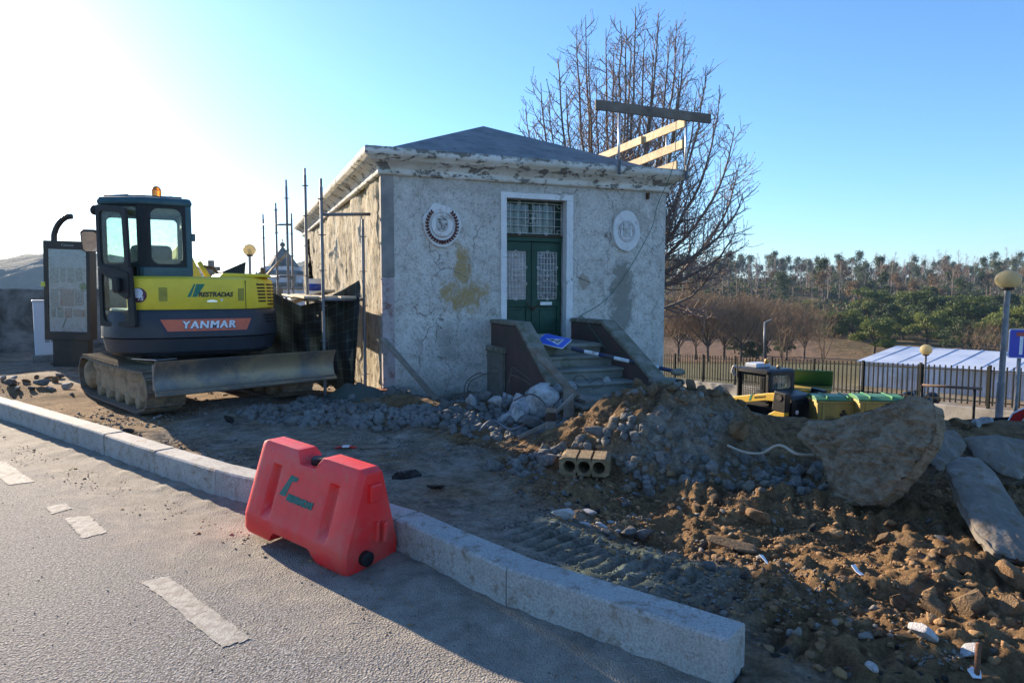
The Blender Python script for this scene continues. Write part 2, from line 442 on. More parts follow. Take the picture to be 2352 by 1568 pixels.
hs = link('hillside', np_mesh('hillside', np.stack([X, Y, Z], 1), F, MH, True, {'meadow': meadow, 'field': field})); tag(hs, kind='structure')
def hz(x, y): return float(zfar(np.array([x]), np.array([y]))[0])

MFH = mat('far pine hill', (0.035, 0.05, 0.03), 1.0, scale=0.05, bs=0.2, bstr=1.0, bd=4)
def far_hill(x0, x1, y, top, seed, base=-12):
    xs = np.linspace(x0, x1, 220); k = np.linspace(0, 1, 14)
    prof = (np.sin(np.linspace(0.0, math.pi, 220)) ** 0.5) * top * (1 + 0.28 * fbm(xs * 0.006, xs * 0, 3, seed))
    spikes = np.abs(fbm(xs * 0.11, xs * 0, 3, seed + 4)) * 8 * sstep(10, 25, prof)
    X = np.repeat(xs[:, None], 14, 1); Yy = y + k[None] * 260 + 0 * X
    Z = base + prof[:, None] * np.sin(k * math.pi * 0.5)[None] ** 0.7 + fbm(X * 0.05, Yy * 0.05, 4, seed) * 6 * k[None] + spikes[:, None] * (k[None] > 0.85)
    X2 = np.concatenate([X, X], 1); Y2 = np.concatenate([Yy, Yy[:, ::-1] + 500 * k[None]], 1); Z2 = np.concatenate([Z, Z[:, ::-1] - 2 * 12 * k[None]], 1)
    n = 28; i = np.arange(219)[:, None] * n + np.arange(n - 1)[None]
    Fq = np.stack([i, i + n, i + n + 1, i + 1], -1).reshape(-1, 4)
    o = link('hill', np_mesh('hill', np.stack([X2.ravel(), Y2.ravel(), Z2.ravel()], 1), Fq, MFH, True)); tag(o, kind='structure')
far_hill(-980, -300, 760, 62, 3)
far_hill(-330, -60, 640, 52, 8)

# ---------------------------------------------------------------- road
def road_material():
    m, N, L, B = nt('dusty asphalt'); co = obj_co(N)
    grain = N.new('ShaderNodeTexVoronoi'); grain.inputs['Scale'].default_value = 95; L.new(co, grain.inputs['Vector'])
    g2 = noise(N, L, co, 85, 3, 0.75); big = noise(N, L, co, 0.8, 6, 0.65); md = noise(N, L, co, 5, 7, 0.75, 0.3)
    base = ramp(N, L, g2, [(0.34, (0.060, 0.056, 0.054)), (0.5, (0.19, 0.18, 0.175)), (0.66, (0.40, 0.385, 0.37))])
    at = N.new('ShaderNodeAttribute'); at.attribute_name = 'dust'
    f = math_(N, L, 'ADD', at.outputs['Fac'], math_(N, L, 'MULTIPLY', math_(N, L, 'SUBTRACT', big, 0.5), 0.9))
    f = math_(N, L, 'ADD', f, math_(N, L, 'MULTIPLY', math_(N, L, 'SUBTRACT', md, 0.5), 0.9))
    dust = ramp(N, L, md, [(0.3, (0.15, 0.125, 0.098)), (0.5, (0.27, 0.235, 0.19)), (0.75, (0.40, 0.355, 0.295))])
    col = mix(N, L, ramp(N, L, f, [(0.35, 0.0), (0.75, 0.9)]), base, dust)
    wet = ramp(N, L, noise(N, L, co, 2.2, 6, 0.7, 0.5), [(0.60, 0.0), (0.68, 0.5)])
    col = mix(N, L, math_(N, L, 'MULTIPLY', wet, at.outputs['Fac']), col, (0.07, 0.055, 0.04))
    L.new(col, B.inputs['Base Color']); B.inputs['Roughness'].default_value = 0.88; B.inputs['Specular IOR Level'].default_value = 0.25
    b1 = bump(N, L, grain.outputs['Distance'], 0.9, 0.010)
    L.new(bump(N, L, noise(N, L, co, 40, 6, 0.75), 0.6, 0.008, b1), B.inputs['Normal'])
    return m
MR = road_material()
sv = graded(-14, 0.02, -3.2, 0.02, 0.03, 1.12); sv = sv[sv <= 0.021]; wv = graded(-9, 30, -1.5, 6.5, 0.035, 1.06)
Wg, Sg, F = sheet(wv, sv)
Sk = Sg + koff(Wg); X = KA[0] + Wg * KD[0] + Sk * KN[0]; Y = KA[1] + Wg * KD[1] + Sk * KN[1]
dust = np.clip(sstep(-1.9, -0.3, Sg) * 0.72 - 0.05 + 0.35 * sstep(-0.6, -0.05, Sg), 0, 1)
Z = 0.0 + fbm(X * 0.6, Y * 0.6, 2, 5) * 0.01 + dust * np.maximum(0, fbm(X * 5, Y * 5, 5, 15)) * 0.016 * sstep(-1.2, -0.2, Sg)
Z = Z + sstep(-0.34, -0.02, Sg) * (0.02 + 0.03 * np.abs(fbm(X * 7, Y * 7, 3, 25)))
road = link('road', np_mesh('road', np.stack([X, Y, Z], 1), F, MR, True, {'dust': dust})); tag(road, kind='structure')

def paint_material():
    m, N, L, B = nt('worn road paint'); co = obj_co(N)
    n = noise(N, L, co, 9, 7, 0.75); n2 = noise(N, L, co, 70, 4, 0.7)
    col = ramp(N, L, n, [(0.3, (0.30, 0.265, 0.22)), (0.5, (0.44, 0.41, 0.365)), (0.75, (0.54, 0.515, 0.475))])
    v = N.new('ShaderNodeTexVoronoi'); v.feature = 'DISTANCE_TO_EDGE'; v.inputs['Scale'].default_value = 5
    mp = N.new('ShaderNodeMapping'); mp.inputs['Rotation'].default_value = (0, 0, R(-38)); mp.inputs['Scale'].default_value = (3.2, 0.5, 1); L.new(co, mp.inputs['Vector']); L.new(mp.outputs[0], v.inputs['Vector'])
    cr = ramp(N, L, v.outputs['Distance'], [(0.0, 1.0), (0.02, 0.0)])
    col = mix(N, L, cr, col, (0.09, 0.08, 0.07))
    col = mix(N, L, 0.5, col, ramp(N, L, n2, [(0.3, 0.5), (0.7, 1.0)]), 'MULTIPLY')
    wr = noise(N, L, co, 16, 8, 0.8)
    col = mix(N, L, ramp(N, L, wr, [(0.46, 0.0), (0.58, 0.9)]), col, (0.22, 0.20, 0.175))
    L.new(col, B.inputs['Base Color']); B.inputs['Roughness'].default_value = 0.85
    L.new(bump(N, L, noise(N, L, co, 90, 4, 0.7), 0.8, 0.008), B.inputs['Normal'])
    return m
MP = paint_material()
def road_z(x, y):
    s = ks(x, y); d = np.clip(sstep(-2.4, -0.3, s) * 0.75 + 0.05 + 0.25 * sstep(-0.6, -0.05, s), 0, 1)
    return fbm(x * 0.6, y * 0.6, 2, 5) * 0.01 + d * np.maximum(0, fbm(x * 5, y * 5, 5, 15)) * 0.016 * sstep(-1.2, -0.2, s)
def marking(c, seed):
    q = [G(*p) for p in c]
    def fn(u, v):
        a = q[0].lerp(q[1], u); b = q[3].lerp(q[2], u); p = a.lerp(b, v)
        e = 0.012 * float(vnoise(u * 9, v * 22, seed)) + 0.008 * float(vnoise(u * 9, v * 60, seed + 4)); f = 0.03 * float(vnoise(u * 14 + 5, v * 3, seed + 2))
        x = p.x + (e if u in (0, 1) else 0); y = p.y + (f if v in (0, 1) else e)
        return (x, y, float(road_z(np.array(x), np.array(y))) + 0.003)
    o = MB().grid(fn, 8, 40).build('road_marking', MP, road, True)
marking([(327, 1335), (385, 1323), (577, 1465), (510, 1485)], 1)
marking([(148, 1190), (205, 1184), (247, 1222), (188, 1236)], 2)
marking([(104, 1164), (150, 1155), (166, 1167), (120, 1180)], 3)
marking([(-60, 1050), (15, 1062), (78, 1106), (20, 1113)], 4)

# ---------------------------------------------------------------- kerb
def kerb_material():
    m, N, L, B = nt('granite kerb'); co = obj_co(N)
    n = noise(N, L, co, 2.5, 6, 0.65); n2 = noise(N, L, co, 90, 3, 0.7); n3 = noise(N, L, co, 11, 7, 0.75, 0.2)
    col = ramp(N, L, n, [(0.3, (0.36, 0.35, 0.33)), (0.7, (0.52, 0.505, 0.48))])
    col = mix(N, L, 0.7, col, ramp(N, L, n2, [(0.35, 0.45), (0.6, 1.0)]), 'MULTIPLY')
    col = mix(N, L, ramp(N, L, noise(N, L, co, 5, 6, 0.7, 0.3), [(0.5, 0.0), (0.7, 0.5)]), col, (0.20, 0.185, 0.165))
    sd = ramp(N, L, n3, [(0.52, 0.0), (0.66, 0.85)])
    col = mix(N, L, sd, col, (0.19, 0.14, 0.09))
    L.new(col, B.inputs['Base Color']); B.inputs['Roughness'].default_value = 0.85; B.inputs['Specular IOR Level'].default_value = 0.25
    L.new(bump(N, L, n2, 0.5, 0.004), B.inputs['Normal'])
    return m
MK = kerb_material()
kerb = thing('kerb', None, None, (KP[0][0], KP[0][1], 0)); tag(kerb, kind='structure')
rnd = random.Random(4)
for i in range(len(KP) - 1):
    a = Vector((*KP[i], 0)); b = Vector((*KP[i + 1], 0)); d = (b - a); L0 = d.length; d.normalize(); n = Vector((-d.y, d.x, 0)) * -1
    h = 0.225 + rnd.uniform(-0.006, 0.006); wd = 0.19
    mb = MB()
    gap = 0.004
    nseg = 8
    def fn(u, v):
        ring = [(0, -0.12), (0.0, h - 0.012), (0.012, h), (wd - 0.012, h), (wd, h - 0.012), (wd, -0.12)]
        k = v * 5; i0 = int(round(k)); o, z = ring[i0]
        t = gap + u * (L0 - 2 * gap)
        p = a + d * t + n * (o + 0.0025 * float(vnoise(t * 9 + i * 7, i0)))
        return (p.x - KP[0][0], p.y - KP[0][1], z + 0.004 * float(vnoise(t * 6 + i * 3, i0 + 9)))
    mb.grid(fn, nseg, 5)
    e0 = [fn(0, k / 5) for k in range(6)]; e1 = [fn(1, k / 5) for k in range(6)]
    mb.add(e0, [tuple(range(6))]); mb.add(e1, [tuple(range(5, -1, -1))])
    mb.build('kerb_stone', MK, kerb)

# ================================================================ OLD BUILDING  (local: x along front, y inward, z up)
BW, BD, BH = 4.7, 11.6, 3.28
BROT = math.atan2(0.374, 0.927)
bld = thing('old_building', 'derelict grey rendered one storey building with peeling white cornice and green door', 'building', (-1.82, 9.64, 0), BROT)
BM = Matrix.Translation((-1.82, 9.64, 0)) @ Matrix.Rotation(BROT, 4, 'Z')
def BL(x, y, z): return BM @ Vector((x, y, z))

def front_plaster():
    m, N, L, B = nt('front roughcast'); co = obj_co(N)
    sp_ = N.new('ShaderNodeSeparateXYZ'); L.new(co, sp_.inputs[0]); x, z = sp_.outputs[0], sp_.outputs[2]
    big = noise(N, L, co, 1.1, 7, 0.65); md = noise(N, L, co, 7, 7, 0.72); fi = noise(N, L, co, 30, 5, 0.8); wv = noise(N, L, co, 5.0, 8, 0.78, 0.5)
    col = ramp(N, L, big, [(0.3, (0.50, 0.475, 0.435)), (0.55, (0.66, 0.63, 0.585)), (0.75, (0.76, 0.735, 0.69))])
    col = mix(N, L, ramp(N, L, md, [(0.55, 0.0), (0.68, 0.6)]), col, (0.82, 0.80, 0.77))
    col = mix(N, L, ramp(N, L, md, [(0.34, 0.75), (0.50, 0.0)]), col, (0.34, 0.305, 0.255))
    col = mix(N, L, 0.75, col, ramp(N, L, fi, [(0.34, 0.22), (0.48, 0.90), (0.75, 1.0)]), 'MULTIPLY')
    # pitted spots
    vo = N.new('ShaderNodeTexVoronoi'); vo.inputs['Scale'].default_value = 26; L.new(co, vo.inputs['Vector'])
    spot = ramp(N, L, math_(N, L, 'ADD', vo.outputs['Distance'], math_(N, L, 'MULTIPLY', md, 0.9)), [(0.50, 0.75), (0.58, 0.0)])
    col = mix(N, L, spot, col, (0.22, 0.195, 0.165))
    def blob(cx, cz, sx, sz, k, lo=0.75, hi=1.15):
        dx = math_(N, L, 'DIVIDE', math_(N, L, 'SUBTRACT', x, cx), sx); dz = math_(N, L, 'DIVIDE', math_(N, L, 'SUBTRACT', z, cz), sz)
        d = math_(N, L, 'ADD', math_(N, L, 'MULTIPLY', dx, dx), math_(N, L, 'MULTIPLY', dz, dz))
        d = math_(N, L, 'ADD', d, math_(N, L, 'MULTIPLY', math_(N, L, 'SUBTRACT', wv, 0.5), k))
        return ramp(N, L, math_(N, L, 'MULTIPLY', d, 0.5), [(lo * 0.5, 1.0), (hi * 0.5, 0.0)])
    stain = math_(N, L, 'MAXIMUM', blob(1.17, 1.90, 0.13, 0.45, 6.5, 0.4, 1.3), blob(1.22, 1.56, 0.36, 0.26, 7.5, 0.3, 1.2))
    col = mix(N, L, math_(N, L, 'MULTIPLY', stain, ramp(N, L, fi, [(0.35, 0.35), (0.55, 0.95)])), col, (0.38, 0.25, 0.085))
    col = mix(N, L, math_(N, L, 'MULTIPLY', blob(3.88, 1.5, 0.24, 0.66, 5.0, 0.5, 1.1), 0.9), col, (0.24, 0.235, 0.205))
    col = mix(N, L, math_(N, L, 'MULTIPLY', blob(4.05, 2.75, 0.35, 0.25, 5.5), 0.45), col, (0.32, 0.28, 0.23))
    col = mix(N, L, math_(N, L, 'MULTIPLY', blob(3.2, 1.75, 0.10, 0.13, 5.0), 0.7), col, (0.30, 0.23, 0.17))
    col = mix(N, L, math_(N, L, 'MULTIPLY', blob(0.95, 0.85, 0.18, 0.3, 6.0), 0.5), col, (0.28, 0.265, 0.22))
    # damp green foot and ragged darker band under the cornice
    ft = math_(N, L, 'ADD', math_(N, L, 'MULTIPLY', math_(N, L, 'SUBTRACT', 0.45, z), 1.5), math_(N, L, 'MULTIPLY', math_(N, L, 'SUBTRACT', wv, 0.5), 2.0))
    col = mix(N, L, ramp(N, L, ft, [(0.0, 0.0), (0.7, 0.6)]), col, (0.19, 0.18, 0.125))
    tp = math_(N, L, 'ADD', math_(N, L, 'MULTIPLY', math_(N, L, 'SUBTRACT', z, 2.95), 2.5), math_(N, L, 'MULTIPLY', math_(N, L, 'SUBTRACT', wv, 0.5), 2.2))
    col = mix(N, L, ramp(N, L, tp, [(0.1, 0.0), (0.9, 0.6)]), col, (0.32, 0.295, 0.25))
    # cracks
    wob = N.new('ShaderNodeVectorMath'); wob.operation = 'ADD'
    nz = N.new('ShaderNodeTexNoise'); nz.inputs['Scale'].default_value = 3.0; nz.inputs['Detail'].default_value = 7; L.new(co, nz.inputs['Vector'])
    L.new(co, wob.inputs[0]); sc = N.new('ShaderNodeVectorMath'); sc.operation = 'SCALE'; sc.inputs['Scale'].default_value = 0.55; L.new(nz.outputs['Color'], sc.inputs[0]); L.new(sc.outputs[0], wob.inputs[1])
    mp = N.new('ShaderNodeMapping'); mp.inputs['Scale'].default_value = (1.0, 1.0, 0.42); L.new(wob.outputs[0], mp.inputs['Vector'])
    vc = N.new('ShaderNodeTexVoronoi'); vc.feature = 'DISTANCE_TO_EDGE'; vc.inputs['Scale'].default_value = 1.25; L.new(mp.outputs[0], vc.inputs['Vector'])
    cr = ramp(N, L, vc.outputs['Distance'], [(0.0, 1.0), (0.007, 0.0)])
    cr = math_(N, L, 'MULTIPLY', cr, ramp(N, L, big, [(0.42, 0.0), (0.52, 0.75)]))
    col = mix(N, L, cr, col, (0.07, 0.06, 0.05))
    L.new(col, B.inputs['Base Color']); B.inputs['Roughness'].default_value = 0.95; B.inputs['Specular IOR Level'].default_value = 0.1
    b1 = bump(N, L, math_(N, L, 'ADD', fi, math_(N, L, 'MULTIPLY', md, 1.2)), 0.8, 0.02)
    L.new(bump(N, L, math_(N, L, 'SUBTRACT', 1.0, cr), 0.7, 0.02, b1), B.inputs['Normal'])
    return m
def side_plaster():
    m, N, L, B = nt('eroded side render'); co = obj_co(N)
    mp = N.new('ShaderNodeMapping'); mp.inputs['Scale'].default_value = (1, 1.0, 0.45); L.new(co, mp.inputs['Vector'])
    a = noise(N, L, mp.outputs[0], 1.6, 7, 0.68); b = noise(N, L, mp.outputs[0], 9, 7, 0.75); c = noise(N, L, co, 45, 5, 0.7)
    col = ramp(N, L, a, [(0.32, (0.36, 0.29, 0.19)), (0.5, (0.60, 0.53, 0.40)), (0.68, (0.72, 0.67, 0.56))])
    col = mix(N, L, ramp(N, L, b, [(0.36, 0.9), (0.47, 0.0)]), col, (0.13, 0.10, 0.065))
    col = mix(N, L, ramp(N, L, b, [(0.60, 0.0), (0.72, 0.5)]), col, (0.33, 0.22, 0.10))
    col = mix(N, L, 0.5, col, ramp(N, L, c, [(0.3, 0.4), (0.65, 1.0)]), 'MULTIPLY')
    L.new(col, B.inputs['Base Color']); B.inputs['Roughness'].default_value = 0.95; B.inputs['Specular IOR Level'].default_value = 0.1
    L.new(bump(N, L, math_(N, L, 'ADD', c, math_(N, L, 'MULTIPLY', b, 2.0)), 0.9, 0.03), B.inputs['Normal'])
    return m
MFP, MSP = front_plaster(), side_plaster()

# front wall with the door opening, slightly uneven, door opening x 1.86..2.87, z 0.80..3.0
DX0, DX1, DZ0, DZ1 = 1.86, 2.87, 0.80, 2.99
def wall_front():
    xs = sorted(set([round(v, 4) for v in np.linspace(0, DX0, 40)] + [round(v, 4) for v in np.linspace(DX0, DX1, 20)] + [round(v, 4) for v in np.linspace(DX1, BW, 40)]))
    zs = sorted(set([round(v, 4) for v in np.linspace(-0.8, DZ0, 24)] + [round(v, 4) for v in np.linspace(DZ0, DZ1, 46)] + [round(v, 4) for v in np.linspace(DZ1, BH + 0.05, 8)]))
    mb = MB(); idx = {}
    for x in xs:
        for z in zs:
            e = 0.0 if x in (0.0, BW) else 0.022 * float(fbm(np.array(x * 2.3), np.array(z * 2.3), 4, 12))
            idx[x, z] = len(mb.v); mb.v.append((x, e, z))
    for i in range(len(xs) - 1):
        for j in range(len(zs) - 1):
            xm = (xs[i] + xs[i + 1]) / 2; zm = (zs[j] + zs[j + 1]) / 2
            if DX0 < xm < DX1 and DZ0 < zm < DZ1: continue
            mb.f.append((idx[xs[i], zs[j]], idx[xs[i + 1], zs[j]], idx[xs[i + 1], zs[j + 1]], idx[xs[i], zs[j + 1]])); mb.m.append(0)
    o = mb.build('wall', MFP, bld, True, fix=False); o['label'] = 'grey roughcast front wall with cracks and an ochre stain'
wall_front()
def wall_side():
    ny, nz = 220, 80
    ysl = np.linspace(0, BD, ny + 1); zsl = np.linspace(-0.8, BH + 0.05, nz + 1)
    Yg, Zg = np.meshgrid(ysl, zsl, indexing='ij')
    e = 0.10 * fbm(Yg * 1.4, Zg * 0.8, 5, 31) + 0.05 * np.abs(fbm(Yg * 5, Zg * 3.5, 4, 37)) + 0.02 * fbm(Yg * 14, Zg * 11, 3, 39)
    e = e * sstep(0.0, 0.25, Yg) * sstep(BD, BD - 0.2, Yg)
    Xg = e
    i = np.arange(ny)[:, None] * (nz + 1) + np.arange(nz)[None]
    F = np.stack([i, i + 1, i + nz + 2, i + nz + 1], -1).reshape(-1, 4)
    cy = Yg.ravel()[F].mean(1); cz = Zg.ravel()[F].mean(1)
    keep = ~((cy > 9.75) & (cy < 10.5) & (cz > 1.9) & (cz < 3.0))
    o = link('side_wall', np_mesh('side_wall', np.stack([Xg.ravel(), Yg.ravel(), Zg.ravel()], 1), F[keep], MSP, True)); o.parent = bld
    o['label'] = 'sunlit side wall of crumbling cream render'
wall_side()
mb = MB(); mb.box2((0.45, 9.7, 1.85), (0.47, 10.55, 3.05)); mb.build('window', flat('dark opening', (0.02, 0.02, 0.02), 0.9), bld)
mb = MB()
mb.add([(BW, 0, -2.8), (BW, BD, -2.8), (BW, BD, BH + .05), (BW, 0, BH + .05)], [(0, 1, 2, 3)])
mb.add([(0, BD, -2.8), (BW, BD, -2.8), (BW, BD, BH + .05), (0, BD, BH + .05)], [(3, 2, 1, 0)])
mb.add([(0, 0.0, -0.8), (BW, 0.0, -0.8), (BW, 0.0, -2.8), (0, 0.0, -2.8)], [(0, 1, 2, 3)])
mb.build('rear_wall', MFP, bld, fix=False)

# corner quoin strip at the left edge: smooth cement
MCEM = mat('smooth cement quoin', (0.20, 0.195, 0.185), 0.9, c2=(0.30, 0.27, 0.25), scale=4, bs=40, bstr=0.3)
MPINK = mat('pinkish lime wash', (0.36, 0.31, 0.31), 0.9, c2=(0.20, 0.12, 0.11), t=(0.52, 0.62), scale=9, bs=40, bstr=0.5, c3=(0.5, 0.48, 0.47), s3=30)
MB().box2((-0.012, -0.015, 1.80), (0.17, 0.10, BH - 0.06)).build('corner_strip', MCEM, bld, bev=0.008)
MB().box2((-0.010, -0.012, -0.25), (0.16, 0.10, 1.797)).build('corner_strip', MPINK, bld, bev=0.01)

# cornice
def cornice_material():
    m, N, L, B = nt('peeling cornice paint'); co = obj_co(N)
    mp = N.new('ShaderNodeMapping'); mp.inputs['Scale'].default_value = (1, 1, 1.9); L.new(co, mp.inputs['Vector'])
    a = noise(N, L, mp.outputs[0], 4.6, 8, 0.72, 0.3); b = noise(N, L, mp.outputs[0], 6, 7, 0.7, 0.4); c = noise(N, L, co, 50, 4, 0.7); s = noise(N, L, co, 2, 5)
    col = ramp(N, L, s, [(0.3, (0.55, 0.51, 0.43)), (0.7, (0.72, 0.71, 0.68))])
    col = mix(N, L, ramp(N, L, b, [(0.56, 0.0), (0.70, 0.5)]), col, (0.36, 0.30, 0.22))
    pe = ramp(N, L, a, [(0.545, 0.0), (0.56, 1.0)])
    col = mix(N, L, pe, col, (0.20, 0.185, 0.165))
    col = mix(N, L, ramp(N, L, c, [(0.60, 0.0), (0.70, 0.6)]), col, (0.22, 0.20, 0.17))
    sp_ = N.new('ShaderNodeSeparateXYZ'); L.new(co, sp_.inputs[0])
    tp = math_(N, L, 'ADD', math_(N, L, 'MULTIPLY', math_(N, L, 'SUBTRACT', sp_.outputs[2], 3.505), 12), math_(N, L, 'MULTIPLY', math_(N, L, 'SUBTRACT', b, 0.5), 3.2))
    col = mix(N, L, ramp(N, L, tp, [(0.1, 0.0), (0.6, 0.7)]), col, (0.15, 0.14, 0.115))
    L.new(col, B.inputs['Base Color']); B.inputs['Roughness'].default_value = 0.9; B.inputs['Specular IOR Level'].default_value = 0.2
    b1 = bump(N, L, math_(N, L, 'SUBTRACT', 1.0, pe), 0.8, 0.012)
    L.new(bump(N, L, math_(N, L, 'ADD', c, b), 0.5, 0.01, b1), B.inputs['Normal'])
    return m
MCO = cornice_material()
prof = [(0.004, 3.215), (0.055, 3.222), (0.06, 3.275), (0.035, 3.285), (0.055, 3.315), (0.10, 3.36), (0.165, 3.395), (0.205, 3.41), (0.205, 3.435), (0.265, 3.445), (0.27, 3.545), (0.24, 3.56), (-0.30, 3.57)]
def cornice():
    cs = [(0, 0, -1, -1), (BW, 0, 1, -1), (BW, BD, 1, 1), (0, BD, -1, 1)]
    names = ['cornice'] * 4
    mb = MB()
    for k in range(4):
        ax, ay, asx, asy = cs[k]; bx, by, bsx, bsy = cs[(k + 1) % 4]
        n = 140 if k in (0, 3) else 40
        def fn(u, v):
            i = int(round(v * (len(prof) - 1))); o, z = prof[i]
            t = u
            x = (ax + asx * o) * (1 - t) + (bx + bsx * o) * t; y = (ay + asy * o) * (1 - t) + (by + bsy * o) * t
            j = 0.010 * float(fbm(np.array(t * 60), np.array(i * 1.7 + k * 9), 3, 5)) + (0.012 * max(0, float(vnoise(t * 90, i + k * 5, 3))) if i in (0, 1, 2, 10) else 0)
            if 0 < u < 1:
                if k == 0: y += j
                if k == 2: y -= j
                if k == 1: x -= j
                if k == 3: x += j
                z += 0.7 * j
            return (x, y, z)
        mb.grid(fn, n, len(prof) - 1)
    mb.build('cornice', MCO, bld, True, fix=True)
cornice()
# roof
MRF = mat('grey cement roof', (0.17, 0.172, 0.18), 0.85, c2=(0.24, 0.24, 0.235), scale=3, var=0.25, bs=60, bstr=0.4, c3=(0.06, 0.06, 0.055), s3=8)
RZ = 3.571; a0 = 0.02; AP = 4.60
mb = MB()
mb.add([(a0, a0, RZ), (BW - a0, a0, RZ), (BW - a0, BD - a0, RZ), (a0, BD - a0, RZ), (BW / 2, 2.35, AP), (BW / 2, BD - 2.35, AP)],
       [(0, 1, 4), (1, 2, 5, 4), (2, 3, 5), (3, 0, 4, 5)])
mb.build('roof', MRF, bld)

# door surround
MWP = mat('chipped white paint', (0.68, 0.68, 0.68), 0.75, c2=(0.34, 0.32, 0.29), t=(0.60, 0.66), scale=7, var=0.08, bs=60, bstr=0.3, c3=(0.3, 0.28, 0.25), t3=(0.62, 0.67), s3=40)
mb = MB()
def jag(x0, x1, z0, z1, vertical):
    n = 40
    def fn(u, v):
        x = x0 + (x1 - x0) * u; z = z0 + (z1 - z0) * v
        e = 0.012 * float(vnoise(z * 14 if vertical else x * 14, x0 * 7 + z0, 3))
        return x, z, e
    vs = []; 
    for k in range(n + 1):
        t = k / n
        if vertical:
            z = z0 + (z1 - z0) * t; e = 0.008 * float(vnoise(z * 16, x0 * 5)); f = 0.010 * float(vnoise(z * 13, x1 * 5, 2))
            vs += [(x0 + e, -0.035, z), (x1 + f * 0.3, -0.035, z), (x1 + f * 0.3, 0.10, z), (x0 + e, 0.10, z)]
        else:
            x = x0 + (x1 - x0) * t; e = 0.008 * float(vnoise(x * 16, z0 * 5)); f = 0.010 * float(vnoise(x * 13, z1 * 5, 2))
            vs += [(x, -0.035, z0 + e * 0.3), (x, -0.035, z1 + f), (x, 0.10, z1 + f), (x, 0.10, z0 + e * 0.3)]
    fs = [(4 * k + j, 4 * k + (j + 1) % 4, 4 * k + 4 + (j + 1) % 4, 4 * k + 4 + j) for k in range(n) for j in range(4)] + [(0, 1, 2, 3), (4 * n, 4 * n + 1, 4 * n + 2, 4 * n + 3)]
    MB().add(vs, fs).build('door_surround', MWP, bld)
jag(DX0 - 0.085, DX0 + 0.005, 0.86, DZ1 + 0.002, True); jag(DX1 - 0.005, DX1 + 0.105, 0.86, DZ1 + 0.002, True)
jag(DX0 - 0.085, DX1 + 0.105, DZ1 + 0.004, DZ1 + 0.085, False)
MREV = mat('door reveal paint', (0.50, 0.50, 0.50), 0.8, c2=(0.26, 0.25, 0.23), scale=5, bs=40, bstr=0.3)
MB().box2((DX1, 0.09, DZ0), (DX1 + 0.1, 0.42, DZ1)).build('door_reveal', MREV, bld)
MB().box2((DX0 - 0.1, 0.09, DZ0), (DX0, 0.42, DZ1)).build('door_reveal', MREV, bld)
MB().box2((DX0 - 0.1, 0.09, DZ1), (DX1 + 0.1, 0.42, DZ1 + 0.1)).build('door_reveal', MREV, bld)

# door leaves (green), recessed
MGD = mat('weathered dark green door paint', (0.006, 0.050, 0.032), 0.5, c2=(0.018, 0.075, 0.055), t=(0.5, 0.75), scale=5, var=0.3, bs=30, bstr=0.25, c3=(0.10, 0.11, 0.09), t3=(0.70, 0.76), s3=22, spec=0.35)
MDK = flat('dark interior', (0.012, 0.013, 0.014), 0.9)
MIRON = mat('white painted iron', (0.62, 0.60, 0.56), 0.6, c2=(0.30, 0.20, 0.13), t=(0.6, 0.68), scale=16, bs=60, bstr=0.1)
MGL2 = mat('milky textured door glass', (0.26, 0.27, 0.27), 0.25, c2=(0.12, 0.12, 0.12), scale=25, var=0.4, bs=160, bstr=0.8)
MSH = mat('pale inner shutter', (0.46, 0.42, 0.41), 0.7, scale=4, bs=20)
DY = 0.16; LZ1 = 2.36
def grille(parent, x0, x1, z0, z1, nx, nz, y, ringsx, ringsz):
    mb = MB(); r = 0.005
    for i in range(nx + 1):
        x = x0 + (x1 - x0) * i / nx; mb.tube([(x, y, z0), (x, y, z1)], r, 5)
    for j in range(nz + 1):
        z = z0 + (z1 - z0) * j / nz; mb.tube([(x0, y - 0.004, z), (x1, y - 0.004, z)], r, 5)
    def ring(cx, cz, rr):
        pts = [(cx + rr * math.cos(a * math.pi / 6), y - 0.008, cz + rr * math.sin(a * math.pi / 6)) for a in range(13)]; mb.tube(pts, 0.005, 5, False)
    for cx in ringsx: ring(cx, z0, 0.022); ring(cx, z1, 0.022)
    for cz in ringsz: ring(x0, cz, 0.020); ring(x1, cz, 0.020)
    cx, cz = (x0 + x1) / 2, (z0 + z1) / 2
    ring(cx, cz, 0.022)
    def scroll(px, pz, sx, sz, k=0.055):
        pts = []
        for a in range(11):
            t = a / 10; ang = t * 4.2; rr = k * (1 - 0.75 * t)
            pts.append((px + sx * (k - rr * math.cos(ang)), y - 0.008, pz + sz * (rr * math.sin(ang) + 0.01)))
        mb.tube(pts, 0.0045, 4, False)
    for sx, px in ((1, x0), (-1, x1)):
        for sz, pz in ((1, z0), (-1, z1)): scroll(px, pz + sz * 0.01, sx, sz)
    for sx in (1, -1):
        for sz in (1, -1): scroll(cx, cz + sz * 0.03, sx, sz)
    return mb.build('grille', MIRON, parent, True)
XM = (DX0 + DX1) / 2 + 0.005
